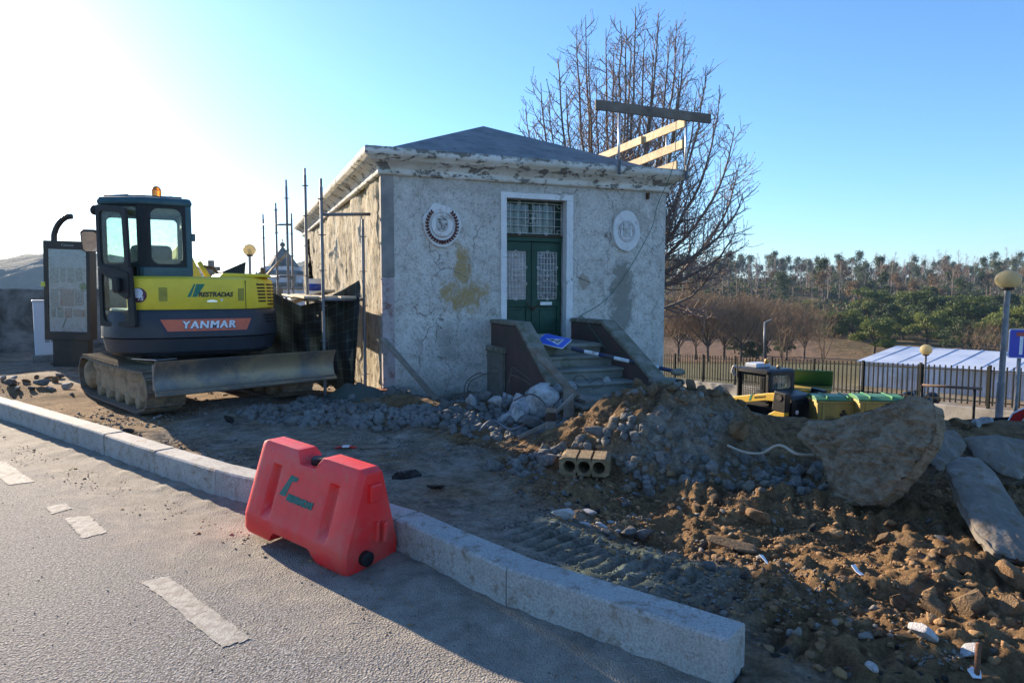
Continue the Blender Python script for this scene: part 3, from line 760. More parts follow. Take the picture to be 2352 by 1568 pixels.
def leaf(x0, x1, gx0, gx1, glassm, slit):
    root = link('door_leaf'); root.parent = bld
    mb = MB(); yf = DY; yb = DY + 0.05
    gz0, gz1 = 1.47, 2.22
    pz0, pz1 = 0.92, 1.36
    mb.box2((x0, yf, gz1), (x1, yb, LZ1)); mb.box2((x0, yf, DZ0 + 0.01), (gx0, yb, gz1)); mb.box2((gx1, yf, DZ0 + 0.01), (x1, yb, gz1))
    mb.box2((gx0, yf, pz1), (gx1, yb, gz0)); mb.box2((gx0, yf, DZ0 + 0.01), (gx1, yb, pz0))
    mb.build('door_frame', MGD, root, bev=0.004)
    mb = MB(); mb.box2((gx0, yf + 0.02, pz0), (gx1, yb - 0.005, pz1)); mb.box2((gx0 + 0.045, yf + 0.006, pz0 + 0.05), (gx1 - 0.045, yf + 0.03, pz1 - 0.05))
    mb.build('door_panel', MGD, root, bev=0.006)
    MB().box2((gx0, yf + 0.03, gz0), (gx1, yb - 0.004, gz1)).build('pane', glassm, root)
    if slit:
        for k in range(9): MB().box2((gx0 + 0.01, yf + 0.018, gz0 + 0.02 + k * 0.08), (gx1 - 0.01, yf + 0.03, gz0 + 0.085 + k * 0.08)).build('slat', MSH, root)
    grille(root, gx0 + 0.01, gx1 - 0.01, gz0 + 0.012, gz1 - 0.012, 6, 8, yf + 0.004, [(gx0 + gx1) / 2], [gz0 + 0.25, gz1 - 0.25])
    return root
l1 = leaf(DX0 + 0.004, XM - 0.003, DX0 + 0.055, XM - 0.105, MSH, True)
l2 = leaf(XM + 0.003, DX1 - 0.004, XM + 0.085, DX1 - 0.075, MGL2, False)
MB().box2((XM - 0.02, DY - 0.016, DZ0 + 0.02), (XM + 0.02, DY + 0.002, LZ1 - 0.01)).build('astragal', MGD, bld, bev=0.005)
mb = MB(); mb.ring(rrect(XM + 0.13, 1.385, XM + 0.33, 1.435, 0.004, 1), rrect(XM + 0.145, 1.398, XM + 0.315, 1.422, 0.004, 1), lambda a, b, h: (a, DY - 0.012 + h, b), 0.011)
mb.box2((XM + 0.14, DY - 0.008, 1.395), (XM + 0.32, DY + 0.002, 1.425)); mb.build('letter_slot', flat('white letter slot', (0.75, 0.75, 0.75), 0.4), bld)
mb = MB(); ch = [(XM - 0.12 + 0.24 * t, DY - 0.03 - 0.01 * math.sin(t * 9), 1.44 - 0.11 * math.sin(math.pi * t) + 0.01 * math.sin(t * 40)) for t in np.linspace(0, 1, 24)]
mb.tube(ch, 0.009, 6); mb.box((XM, DY - 0.035, 1.33), (0.035, 0.02, 0.05)); mb.build('door_chain', mat('rusty chain', (0.07, 0.04, 0.025), 0.8, scale=40), bld, True)
MB().box2((XM + 0.06, DY - 0.006, DZ0 + 0.03), (XM + 0.30, DY + 0.001, DZ0 + 0.13)).build('torn_board', mat('raw torn board', (0.42, 0.40, 0.36), 0.9, scale=14), bld)
# transom
MB().box2((DX0, DY - 0.03, LZ1 + 0.004), (DX1, DY + 0.06, LZ1 + 0.085)).build('transom_bar', MGD, bld, bev=0.008)
MB().box2((DX0, DY - 0.055, LZ1 + 0.075), (DX1, DY + 0.02, LZ1 + 0.10)).build('transom_sill', mat('rotten brown wood', (0.07, 0.035, 0.02), 0.85, scale=12), bld, bev=0.004)
TZ0, TZ1 = LZ1 + 0.11, DZ1 - 0.02
mb = MB()
for x in (DX0 + 0.02, (DX0 + DX1) / 2, DX1 - 0.02): mb.box2((x - 0.022, DY + 0.04, TZ0 - 0.02), (x + 0.022, DY + 0.08, TZ1 + 0.02))
mb.box2((DX0, DY + 0.041, TZ0 - 0.02), (DX1, DY + 0.081, TZ0 + 0.02)); mb.box2((DX0, DY + 0.041, TZ1 - 0.03), (DX1, DY + 0.081, TZ1 + 0.02))
mb.build('transom_frame', MGD, bld)
MB().box2((DX0, DY + 0.06, TZ0), (DX1, DY + 0.066, TZ1)).build('transom_pane', mat('dim transom glass', (0.035, 0.05, 0.05), 0.12, scale=5, bs=8, bstr=0.1, spec=0.7), bld)
grille(bld, DX0 + 0.01, DX1 - 0.015, TZ0 + 0.02, TZ1 - 0.02, 8, 4, DY - 0.02, [DX0 + 0.28, DX1 - 0.28], [(TZ0 + TZ1) / 2])

# stair: landing, steps, cheek walls
MST = mat('mossy granite step', (0.24, 0.235, 0.20), 0.9, c2=(0.10, 0.105, 0.06), t=(0.5, 0.7), scale=5, bs=70, bstr=0.5, c3=(0.32, 0.31, 0.29), s3=30)
MCH = mat('dark brown washed cheek wall', (0.115, 0.068, 0.058), 0.9, c2=(0.075, 0.065, 0.05), t=(0.45, 0.65), scale=3, bs=50, bstr=0.5, c3=(0.24, 0.20, 0.18), t3=(0.64, 0.7), s3=20)
MCAP = mat('mossy cement coping', (0.24, 0.22, 0.18), 0.92, c2=(0.13, 0.125, 0.08), scale=9, bs=50, bstr=0.7)
SX0, SX1 = 1.80, 2.95
MB().box2((SX0, -0.98, -0.2), (SX1, -0.0, 0.80)).build('landing', MST, bld, bev=0.01)
MB().box2((SX0 - .01, -1.03, 0.80), (SX1 + .01, 0.16, 0.86)).build('landing_slab', MST, bld, bev=0.02)
for k in range(5):
    o0 = 1.0 + 0.30 * k; zt = 0.715 - 0.145 * k
    st = link('step'); st.parent = bld
    MB().box2((SX0, -(o0 + 0.30), -0.3), (SX1, -o0 + 0.02, zt - 0.045)).build('riser', MST, st, bev=0.008)
    MB().box2((SX0 - 0.005, -(o0 + 0.335), zt - 0.044), (SX1 + 0.005, -o0 - 0.001 + 0.02, zt)).build('tread', MST, st, bev=0.018)
def cheek(x0, x1, end, lab):
    pr = [(0.0, -0.3), (0.0, 1.12), (-1.02, 1.12), (-end, 0.42), (-end, -0.3)]
    c = MB().prism(pr, x0, x1, axis='x').build('cheek_wall', MCH, bld, bev=0.012); c['label'] = lab
    t = 0.06
    pr = [(0.0, 1.124), (0.0, 1.124 + t), (-1.04, 1.124 + t), (-end - 0.02, 0.42 + t), (-end - 0.02, 0.425), (-1.02, 1.124)]
    MB().prism(pr, x0 - 0.02, x1 + 0.025, axis='x').build('coping', MCAP, bld, bev=0.015)
cheek(1.62, 1.80, 2.05, 'left stair cheek wall, broken at its foot')
cheek(2.95, 3.13, 2.35, 'right stair cheek wall')
MB().box2((2.90, -2.62, -0.3), (3.18, -2.355, 0.44)).build('newel_block', MCAP, bld, bev=0.02)
MB().box2((2.87, -2.65, 0.443), (3.21, -2.33, 0.51)).build('newel_cap', MCAP, bld, bev=0.02)
MB().box2((1.55, -0.62, -0.3), (1.617, -0.02, 0.72)).build('plinth', mat('plinth cement', (0.17, 0.16, 0.13), 0.9, scale=6), bld, bev=0.01)
MB().box2((1.53, -0.66, 0.722), (1.617, -0.0, 0.80)).build('plinth', MCAP, bld, bev=0.01)

# medallions with coats of arms
MPL = mat('flaking white plaster', (0.66, 0.655, 0.65), 0.85, c2=(0.46, 0.38, 0.34), t=(0.56, 0.68), scale=8, var=0.1, bs=60, bstr=0.5, c3=(0.35, 0.30, 0.27), t3=(0.64, 0.69), s3=26)
MPL2 = mat('weathered relief plaster', (0.50, 0.49, 0.48), 0.85, c2=(0.30, 0.26, 0.22), t=(0.5, 0.64), scale=16, bs=60, bstr=0.4)
MWR = mat('dark red wreath paint', (0.11, 0.035, 0.03), 0.8, c2=(0.06, 0.03, 0.025), scale=20)
MGR = mat('grey relief', (0.19, 0.18, 0.15), 0.85, c2=(0.33, 0.32, 0.3), scale=24)
def disc(cx, cz, rx, rz, y0, y1, seed, amp=0.08, n=72):
    pts = []
    for i in range(n):
        a = 2 * math.pi * i / n
        k = 1 + amp * float(fbm(np.array(math.cos(a) * 2.2 + 5), np.array(math.sin(a) * 2.2 + 5), 4, seed)) * 1.6
        pts.append((cx + rx * k * math.cos(a), cz + rz * k * math.sin(a)))
    return MB().prism(pts, y0, y1, axis='y')
def ringt(mb, cx, cz, rx, rz, y, r, n=40):
    mb.tube([(cx + rx * math.cos(2 * math.pi * i / n), y, cz + rz * math.sin(2 * math.pi * i / n)) for i in range(n + 1)], r, 5, False)
def shield(cx, cz, w, h, y0, y1):
    pts = [(cx - w, cz + h), (cx + w, cz + h)] + [(cx + w * math.cos(a), cz - h * 0.35 - h * 0.65 * math.sin(a)) for a in np.linspace(0, math.pi, 12)]
    return MB().prism(pts, y0, y1, axis='y')
m1 = link('medallion'); m1.parent = bld; m1['label'] = 'white plaster medallion with dark red laurel wreath round a shield'
c1x, c1z = 0.86, 2.545
disc(c1x, c1z, 0.275, 0.31, -0.045, 0.02, 3, 0.09).build('backing', MPL, m1, bev=0.008)
disc(c1x, c1z + 0.01, 0.165, 0.175, -0.058, -0.04, 6, 0.01).build('field', MPL, m1, bev=0.004)
mb = MB(); ringt(mb, c1x, c1z + 0.01, 0.165, 0.175, -0.058, 0.007); mb.build('rim', MPL2, m1)
shield(c1x, c1z + 0.02, 0.085, 0.115, -0.070, -0.055).build('shield', MPL2, m1, bev=0.003)
mb = MB()
rr = random.Random(3)
for i in range(15):
    mb.box((c1x + rr.uniform(-0.06, 0.06), -0.074, c1z + rr.uniform(-0.06, 0.10)), (rr.uniform(.012, .03), 0.012, rr.uniform(.012, .04)), Matrix.Rotation(rr.uniform(0, 3), 3, 'Y'))
mb.build('shield_relief', MGR, m1)
text('shield_lettering', 'POCL', 0.04, MGR, m1, frame((c1x, -0.0705, c1z - 0.055), (1, 0, 0), (0, 0, 1)), extrude=0.002)
def leafmesh():
    mb = MB(); pts = [(0, 0), (0.011, 0.012), (0.013, 0.028), (0.0, 0.05), (-0.013, 0.028), (-0.011, 0.012)]
    return mb.prism(pts, 0, 0.008).mesh('leaf', MWR)
LEAF = leafmesh()
for side in (-1, 1):
    br = MB(); pp = []
    for i in range(15):
        a = R(-100 + 150 * i / 14); pp.append((c1x + side * 0.222 * math.cos(a), -0.05, c1z + 0.005 + 0.245 * math.sin(a)))
    br.tube(pp, 0.005, 5); wre = br.build('wreath_branch', MWR, m1)
    for i in range(14):
        for s2 in (-1, 1):
            a = R(-96 + 150 * i / 14); tang = Vector((-math.sin(a) * side, 0, math.cos(a))); rad = Vector((math.cos(a) * side, 0, math.sin(a)))
            d = (tang + rad * 0.75 * s2).normalized()
            o = link('leaf', LEAF); o.parent = m1
            o.matrix_local = frame((c1x + side * 0.222 * math.cos(a), -0.052, c1z + 0.005 + 0.245 * math.sin(a)), (d.z, 0, -d.x), d) @ Matrix.Rotation(0, 4, 'Z')
m2 = link('medallion'); m2.parent = bld; m2['label'] = 'white plaster medallion with a coat of arms in faint relief'
c2x, c2z = 3.93, 2.56
disc(c2x, c2z, 0.25, 0.325, -0.05, 0.02, 9, 0.05).build('backing', MPL, m2, bev=0.008)
mb = MB(); ringt(mb, c2x, c2z, 0.15, 0.165, -0.052, 0.009); ringt(mb, c2x, c2z, 0.125, 0.14, -0.052, 0.006); mb.build('rim', MPL2, m2)
shield(c2x, c2z, 0.062, 0.10, -0.066, -0.048).build('shield', MPL2, m2, bev=0.004)
mb = MB()
for dz in (-0.03, 0.01, 0.05):
    mb.box((c2x, -0.068, c2z + dz), (0.05, 0.01, 0.016))
for sx in (-1, 1):
    ringt(mb, c2x + sx * 0.085, c2z - 0.02, 0.03, 0.075, -0.054, 0.006, 16); mb.box((c2x + sx * 0.05, -0.064, c2z + 0.11), (0.03, 0.014, 0.03))
mb.build('shield_relief', MPL2, m2)
# small wall fittings
MB().box((4.38, -0.025, 2.60), (0.035, 0.05, 0.04)).build('cable_box', flat('white plastic box', (0.7, 0.7, 0.7), 0.5), bld)
MB().box((4.33, -0.03, 3.14), (0.03, 0.06, 0.10)).build('rusty_bracket', mat('rust', (0.10, 0.045, 0.025), 0.9, scale=30), bld)

# ================================================================ EXCAVATOR  (root frame: x = towards blade, y = to the far track)
EXC = Vector((-4.665, 9.93, 0.05)); EROT = math.atan2(-0.70, 0.714)
exc = thing('excavator', 'yellow and dark grey crawler excavator with open cab door and front dozer blade', 'excavator', EXC, EROT)
MYL = mat('faded yellow machine paint', (0.78, 0.58, 0.045), 0.5, c2=(0.62, 0.49, 0.08), t=(0.55, 0.75), scale=3, var=0.12, bs=20, bstr=0.05, c3=(0.42, 0.36, 0.10), t3=(0.64, 0.74), s3=9, spec=0.35)
MNV = mat('dark grey machine paint', (0.028, 0.034, 0.046), 0.5, c2=(0.045, 0.045, 0.045), t=(0.52, 0.75), scale=3, var=0.2, bs=25, bstr=0.08, c3=(0.09, 0.08, 0.065), t3=(0.68, 0.8), s3=10, spec=0.4)
MTE = mat('teal grey cab paint', (0.035, 0.085, 0.10), 0.5, c2=(0.06, 0.11, 0.12), scale=4, bs=25, bstr=0.08)
MBK = mat('black rubber trim', (0.012, 0.013, 0.014), 0.6, scale=8, bs=30, bstr=0.1)
MMUD = mat('dried mud on steel', (0.36, 0.26, 0.155), 0.95, c2=(0.18, 0.125, 0.075), t=(0.48, 0.66), scale=6, bs=30, bstr=0.9, bd=0.02, c3=(0.44, 0.34, 0.22), s3=14)
MTRK = mat('muddy worn track steel', (0.17, 0.135, 0.10), 0.75, c2=(0.32, 0.235, 0.15), t=(0.45, 0.65), scale=9, bs=40, bstr=0.5, metal=0.15, c3=(0.05, 0.04, 0.03), s3=25)
MBLD = mat('scraped blade steel', (0.15, 0.145, 0.14), 0.5, c2=(0.36, 0.27, 0.165), t=(0.42, 0.60), scale=2.6, bs=30, bstr=0.25, metal=0.45, c3=(0.05, 0.035, 0.025), t3=(0.62, 0.72), s3=14)
MGLS = glass('cab glass', (0.72, 0.84, 0.78), 0.12)
# ---- tracks
SH_P = 0.155
def track_path(L=3.0, H=0.60, r=0.27, rf=0.24):
    xf, xr = L / 2 - rf, -(L / 2 - r); pts = []
    t_top = 0.0
    def arc(cx, cz, rr, a0, a1, n):
        return [(cx + rr * math.cos(R(a0 + (a1 - a0) * i / n)), cz + rr * math.sin(R(a0 + (a1 - a0) * i / n))) for i in range(n + 1)]
    p = arc(xf, 0.03 + rf + 0.06, rf, 90, -62, 16) + arc(xf - 0.22, 0.03 + 0.10, 0.10, -70, -90, 3)
    p += arc(xr + 0.22, 0.03 + 0.10, 0.10, -90, -110, 3) + arc(xr, 0.03 + r + 0.03, r, -118, -270, 16)
    n = 20
    x0, z0 = p[-1]; x1, z1 = p[0]
    p += [(x0 + (x1 - x0) * i / n, z0 + (z1 - z0) * i / n - 0.02 * math.sin(math.pi * i / n)) for i in range(1, n)]
    return p
TP = track_path()
def resample(p, step):
    q = p + [p[0]]; d = [0]
    for i in range(len(p)): d.append(d[-1] + math.dist(q[i], q[i + 1]))
    n = int(round(d[-1] / step)); out = []
    for k in range(n):
        s = d[-1] * k / n; i = max(j for j in range(len(p)) if d[j] <= s + 1e-9); t = (s - d[i]) / max(1e-9, d[i + 1] - d[i])
        x = q[i][0] + (q[i + 1][0] - q[i][0]) * t; z = q[i][1] + (q[i + 1][1] - q[i][1]) * t
        s2 = (q[i + 1][0] - q[i][0], q[i + 1][1] - q[i][1]); L = math.hypot(*s2); out.append((x, z, s2[0] / L, s2[1] / L))
    return out
TRP = resample(TP, SH_P)
mb = MB(); mb.box((0, 0, -0.012), (0.148, 0.45, 0.022)); mb.box((-0.062, 0, 0.008), (0.016, 0.45, 0.03)); mb.box((0.03, 0, 0.004), (0.012, 0.45, 0.016))
for sy in (-0.09, 0.09): mb.lathe([(0.014, 0.0), (0.014, 0.012)], 8, (0.0, sy, 0))
SHOE = mb.mesh('track_shoe', MTRK)
for sy in (-1, 1):
    yc = 0.875 * sy
    tr = link('crawler_track'); tr.parent = exc
    for (x, z, tx, tz) in TRP:
        o = link('track_shoe', SHOE); o.parent = tr
        m = Matrix.Identity(4); nx, nz = -tz, tx      # outward: path runs clockwise seen from -y
        m[0][0], m[2][0] = tx, tz; m[0][2], m[2][2] = nx, nz; m[1][1] = 1
        # keep right handed
        if m.to_3x3().determinant() < 0: m[1][1] = -1
        m.translation = (x, yc, z); o.matrix_local = m
    # side frame, mud covered
    mb = MB(); pr = [(-1.05, 0.17), (1.12, 0.15), (1.28, 0.30), (1.15, 0.50), (0.35, 0.53), (-0.85, 0.55), (-1.15, 0.52), (-1.2, 0.34)]
    n = len(pr)
    mb.prism(pr, yc - 0.125, yc + 0.125, axis='y'); mb.build('track_frame', MMUD, exc, bev=0.03)
    rr = random.Random(8)
    def mudf(u, v):
        x = -1.12 + 2.1 * u; zz = 0.40 + (0.13 + 0.02 * u) * v - 0.02 * u + 0.03 * float(vnoise(u * 14, 2)) * (1 - v)
        e = 0.012 + 0.03 * float(fbm(np.array(x * 9), np.array(zz * 9), 4, 3)) + 0.02 * math.sin(v * math.pi)
        return (x, yc - sy * -1 * 0 + (-1 if sy < 0 else 1) * (0.118 + max(-0.02, e) * (1 if 0 < u < 1 and v > 0 else -0.6)), zz)
    MB().grid(mudf, 44, 10).build('mud_cake', MMUD, exc, True)
    for k in range(5):
        mb = MB(); mb.lathe([(0.05, -0.135), (0.10, -0.13), (0.10, 0.13), (0.05, 0.135)], 14, (-0.85 + 0.42 * k, yc, 0.13), 'y'); mb.build('roller', MMUD, exc, True)
    mb = MB(); mb.lathe([(0.06, -0.14), (0.2, -0.13), (0.2, 0.13), (0.06, 0.14)], 18, (1.25, yc, 0.335), 'y'); mb.build('idler_wheel', MMUD, exc, True)
    mb = MB(); mb.lathe([(0.08, -0.2), (0.15, -0.19), (0.22, -0.14), (0.22, 0.14), (0.15, 0.19), (0.08, 0.2)], 18, (-1.22, yc, 0.335), 'y'); mb.build('sprocket', MMUD, exc, True)
mb = MB(); mb.box((0, 0, 0.47), (1.3, 1.5, 0.26)); mb.build('car_body', MMUD, exc, bev=0.04)
mb = MB(); mb.lathe([(0.52, 0.56), (0.52, 0.70)], 32); mb.build('slew_ring', MBK, exc, True)
# ---- blade
BX = 1.95
pr = []
for i in range(9):
    t = i / 8; a = R(-50 + 105 * t); pr.append((BX + 0.16 - 0.20 * math.cos(a), 0.36 + 0.39 * t))
out = [(x + 0.022, z) for x, z in pr]
sec = pr + out[::-1]
sec = [(p[0] + (0.03 if p[1] < 0.38 else 0), p[1]) for p in sec]
mb = MB()
mb.prism(sec, -1.16, 1.16, axis='y'); bl = mb.build('dozer_blade', MBLD, exc, 30.0, bev=0.004)
mb = MB(); mb.box((BX + 0.035, 0, 0.375), (0.03, 2.33, 0.07)); mb.build('cutting_edge', mat('worn bright edge steel', (0.16, 0.14, 0.12), 0.4, c2=(0.20, 0.14, 0.09), scale=4, metal=0.6), bl, bev=0.006)
for s in (-1.145, 1.145): MB().box((BX - 0.05, s, 0.56), (0.05, 0.02, 0.30)).build('end_rib', MBLD, bl, bev=0.005)
for s in (-1, 1):
    MB().beam((0.55, 0.42 * s, 0.42), (BX - 0.03, 0.50 * s, 0.50), 0.11, 0.16).build('blade_arm', MMUD, exc, bev=0.012)
mb = MB(); mb.tube([(0.6, 0, 0.52), (1.2, 0, 0.56)], 0.06, 12); mb.tube([(1.2, 0, 0.56), (BX - 0.04, 0, 0.60)], 0.032, 10); mb.build('blade_cylinder', MBK, exc, 40.0)
MB().box((0.62, -0.72, 0.665), (0.5, 0.3, 0.012), Matrix.Rotation(0.3, 3, 'Z')).build('checker_plate', flat('bright loose plate', (0.5, 0.5, 0.52), 0.3, 0.8), exc)

# ---- upper structure, its rear towards the road: u to the right along the rear, v to the rear, built in a rotated frame
UR = Matrix.Rotation(R(30) - EROT, 4, 'Z')
def U(u, v, z): return Vector((u, -v, z))
RU, HV, KX = 1.13, 1.08, 3.0
def vout(u, ins=0.0):
    return (HV - ins) * max(0.0, 1 - abs(u / (RU - ins)) ** KX) ** (1 / KX)
def on_outline(deg, ins=0.0):
    a = R(deg); ca, sa = math.cos(a), math.sin(a)
    rr = (abs(ca / (RU - ins)) ** KX + abs(sa / (HV - ins)) ** KX) ** (-1 / KX); return rr * ca, rr * sa
def outline(ins=0.0, umin=-9, vf=-0.95):
    pts = [on_outline(180 * i / 44, ins) for i in range(45)]
    if umin > -5: pts = [p for p in pts if p[0] > umin] + [(umin, vout(umin, ins))]
    pts += [(max(umin, -RU + ins), vf + ins), (RU - ins, vf + ins)]
    return [(p[0], -p[1]) for p in pts]
def layer(mb, lst):
    n = len(lst[0][0]); vs = []
    for o, z in lst: vs += [(p[0], p[1], z) for p in o]
    k = len(lst)
    fs = [(i * n + j, i * n + (j + 1) % n, (i + 1) * n + (j + 1) % n, (i + 1) * n + j) for i in range(k - 1) for j in range(n)]
    fs += [tuple(range(n - 1, -1, -1)), tuple((k - 1) * n + j for j in range(n))]
    return mb.add(vs, fs)
def curved(name, pts, z0, z1, e0, e1, m, par=None, flare=None, n=14, ins=0.0):
    """plate following the rear curve; pts = (u0, u1) top and bottom"""
    (a0, a1), (b0, b1) = pts; mb = MB(UR); vs = []
    for i in range(n + 1):
        t = i / n; ut, ub = a0 + (a1 - a0) * t, b0 + (b1 - b0) * t
        vs += [U(ub, vout(ub, ins) + e0, z0), U(ub, vout(ub, ins) + e1, z0), U(ut, vout(ut, ins) + e1, z1), U(ut, vout(ut, ins) + e0, z1)]
    fs = [(4 * i + k, 4 * i + (k + 1) % 4, 4 * i + 4 + (k + 1) % 4, 4 * i + 4 + k) for i in range(n) for k in range(4)] + [(0, 1, 2, 3), (4 * n, 4 * n + 1, 4 * n + 2, 4 * n + 3)]
    return mb.add(vs, fs).build(name, m, par or exc)
def ctext(name, txt, size, m, u, z, e, ins=0.0, **k):
    me = text_mesh(txt, size, **k); me.materials.clear(); me.materials.append(m)
    for v in me.vertices:
        uu = u + v.co.x; v.co = UR @ U(uu, vout(uu, ins) + e + v.co.z, z + v.co.y)
    o = link(name, me); o.parent = exc; return o
layer(MB(UR), [(outline(0.13), 0.70), (outline(0.05), 0.76), (outline(0.012), 0.93), (outline(0.0), 0.937)]).build('skirt', MNV, exc, 35.0)
layer(MB(UR), [(outline(0.012), 0.941), (outline(0.0), 0.95), (outline(0.0), 1.25), (outline(0.025), 1.30)]).build('counterweight', MNV, exc, 35.0)
layer(MB(UR), [(outline(0.05, -0.80), 1.302), (outline(0.032, -0.80), 1.33), (outline(0.032, -0.80), 1.63), (outline(0.05, -0.80), 1.71), (outline(0.11, -0.80), 1.745)]).build('engine_cover', MYL, exc, 35.0)
YI = 0.032
MB(UR).prism([(0.30, 1.745), (1.0, 1.745), (0.92, 1.79), (0.34, 1.80)], -0.85, 0.25, axis='y').build('hood_lid', MYL, exc, bev=0.02)
mb = MB(UR); mb.add([U(0.32, 0.55, 1.80), U(0.66, 0.55, 1.80), U(0.66, 0.55, 1.96), U(0.32, 0.59, 1.80), U(0.66, 0.59, 1.80), U(0.68, 0.59, 1.97)], [(0, 1, 2), (3, 5, 4), (0, 3, 4, 1), (1, 4, 5, 2), (2, 5, 3, 0)])
mb.build('folded_flap', MBK, exc)
MB(UR).tube([U(0.98, 0.2, 1.72), U(0.97, 0.2, 1.88), U(0.95, 0.2, 1.90)], [0.03, 0.035, 0.02], 8).build('exhaust', mat('exhaust rust', (0.12, 0.08, 0.05), 0.8, scale=20), exc, True)
curved('panel_seam', [(0.598, 0.606), (0.598, 0.606)], 1.315, 1.70, -0.01, 0.0015, MBK, ins=YI, n=1)
curved('panel_seam', [(-0.80, 1.0), (-0.80, 1.0)], 1.296, 1.312, -0.06, -0.012, MBK, ins=0.03, n=30)
mb = MB(UR); mb.prism([(0.17 + 0.065 * math.cos(a), 1.415 + 0.022 * max(-0.35, math.sin(a))) for a in np.linspace(0, 2 * math.pi, 20)[:-1]], -vout(0.17, YI) - 0.008, -vout(0.17, YI) + 0.02, axis='y'); mb.build('handle', flat('chrome', (0.6, 0.62, 0.64), 0.25, 0.9), exc)
MB(UR).lathe([(0.016, -vout(0.29, YI) - 0.006), (0.016, -vout(0.29, YI) + 0.02)], 12, (0.29, 0, 1.435), 'y').build('lock', flat('zinc', (0.45, 0.45, 0.45), 0.4, 0.8), exc)
MFD = mat('faded sticker patch', (0.32, 0.27, 0.045), 0.7, scale=12)
curved('faded_patch', [(-0.46, -0.36), (-0.46, -0.36)], 1.42, 1.60, -0.01, 0.0015, MFD, ins=YI, n=3); curved('faded_patch', [(0.50, 0.58), (0.50, 0.58)], 1.42, 1.59, -0.01, 0.0015, MFD, ins=YI, n=3)
MGRN = flat('green decal', (0.008, 0.17, 0.10), 0.5); MBLK = flat('black decal', (0.015, 0.012, 0.008), 0.5)
curved('logo', [(-0.045, -0.025), (-0.13, -0.085)], 1.475, 1.645, -0.01, 0.002, MGRN, ins=YI, n=2)
curved('logo', [(-0.015, 0.09), (-0.07, -0.015)], 1.475, 1.645, -0.01, 0.002, MGRN, ins=YI, n=3)
ctext('lettering', 'RESTRADAS', 0.085, MBLK, 0.215, 1.505, 0.003, YI, bold=0.0035, shear=0.25, spacing=0.93)
MORG = flat('orange name plate', (0.62, 0.13, 0.07), 0.45); MLW = flat('white decal', (0.72, 0.74, 0.80), 0.45); MNB = flat('navy decal', (0.01, 0.015, 0.05), 0.45)
curved('plate_border', [(-0.49, 0.70), (-0.40, 0.63)], 1.010, 1.205, -0.02, 0.004, MNB); curved('name_plate', [(-0.455, 0.665), (-0.375, 0.60)], 1.03, 1.185, -0.02, 0.0065, MORG)
for k in range(5): ctext('name_outline', 'YANMAR', 0.145, MNB, 0.112 + 0.005 * k, 1.105 + (0.006 if k % 2 else -0.006), 0.0072 + 0.0004 * k, bold=0.002, shear=0.12, spacing=1.16, extrude=0.0001)
for k in range(5): ctext('name_lettering', 'YANMAR', 0.145, MLW, 0.115 + 0.0035 * k, 1.107, 0.0095 + 0.0004 * k, shear=0.12, spacing=1.16, extrude=0.0001)
bdg = MB(UR); bdg.lathe([(0.095, -0.012), (0.095, 0.012)], 28, (0, 0, 0), 'y'); bdg.M = UR @ Matrix.Translation(U(-0.68, vout(-0.68, YI) - 0.008, 1.50)) @ Matrix.Rotation(R(-24), 4, 'Z'); bo = bdg.build('model_badge', flat('purple badge', (0.10, 0.02, 0.05), 0.5), exc)
b2 = MB(); b2.lathe([(0.062, -0.0145), (0.062, 0.01)], 24, (-0.01, 0, 0.025), 'y'); b2.M = bdg.M; b2.build('badge_face', MLW, exc)
text('badge_number', '75', 0.07, MLW, exc, bdg.M @ frame((0.02, -0.016, -0.045), (1, 0, 0), (0, 0, 1)), bold=0.002, shear=0.2)
def slot(d0, d1, z0, z1, ins, nm='vent_slot', m=MDK):
    q = [on_outline(d0 + (d1 - d0) * i / 4, ins - 0.003) for i in range(5)]; q2 = [on_outline(d0 + (d1 - d0) * i / 4, ins + 0.02) for i in range(5)]
    mb = MB(UR); vs = []
    for (a, b), (c, d) in zip(q, q2): vs += [U(a, b, z0), U(a, b, z1), U(c, d, z1), U(c, d, z0)]
    fs = [(4 * i + j, 4 * i + (j + 1) % 4, 4 * i + 4 + (j + 1) % 4, 4 * i + 4 + j) for i in range(4) for j in range(4)] + [(0, 1, 2, 3), (16, 17, 18, 19)]
    mb.add(vs, fs).build(nm, m, exc)
for r_ in range(7):
    z = 1.655 - 0.046 * r_
    for c_ in range(3):
        if r_ == 6 and c_ == 0: continue
        d0 = 51 - 9.3 * c_; slot(d0 - 0.6 - r_ * 0.25, d0 - 7.8 - r_ * 0.25, z, z - 0.022, YI)
for r_ in range(3): slot(46 - r_ * 0.6, 24, 1.235 - 0.045 * r_, 1.203 - 0.045 * r_, 0.0)
for c_ in range(3): slot(47.5 - 0.05 * c_, 46.5, 1.245 - 0.045 * c_, 1.195 - 0.045 * c_, 0.0, 'vent_rim', MNV)

# ---- cab: chamfered corner towards the road
CZ0, CZ1 = 1.11, 2.70
CA, CB, CC, CD, CE = (-0.03, 0.75), (-0.61, 0.75), (-1.086, 0.475), (-1.086, -0.72), (-0.03, -0.72)
CPL = [CA, CB, CC, CD, CE]
def off_poly(pl, d):
    n = len(pl); cxm = sum(p[0] for p in pl) / n; cym = sum(p[1] for p in pl) / n; out = []
    for x, y in pl:
        dx, dy = x - cxm, y - cym; L_ = math.hypot(dx, dy); out.append((x + dx / L_ * d, y + dy / L_ * d))
    return out
cabp = link('cab'); cabp.parent = exc
def upoly(pl): return [(p[0], -p[1]) for p in pl]
def pil(p, z0, z1, w=0.07, d=0.07, m=MTE, ang=0.0):
    mb = MB(UR); mb.box((p[0], -p[1], (z0 + z1) / 2), (w, d, z1 - z0), Matrix.Rotation(ang, 3, 'Z')); mb.build('pillar', m, cabp, bev=0.015)
ipl = off_poly(CPL, -0.045)
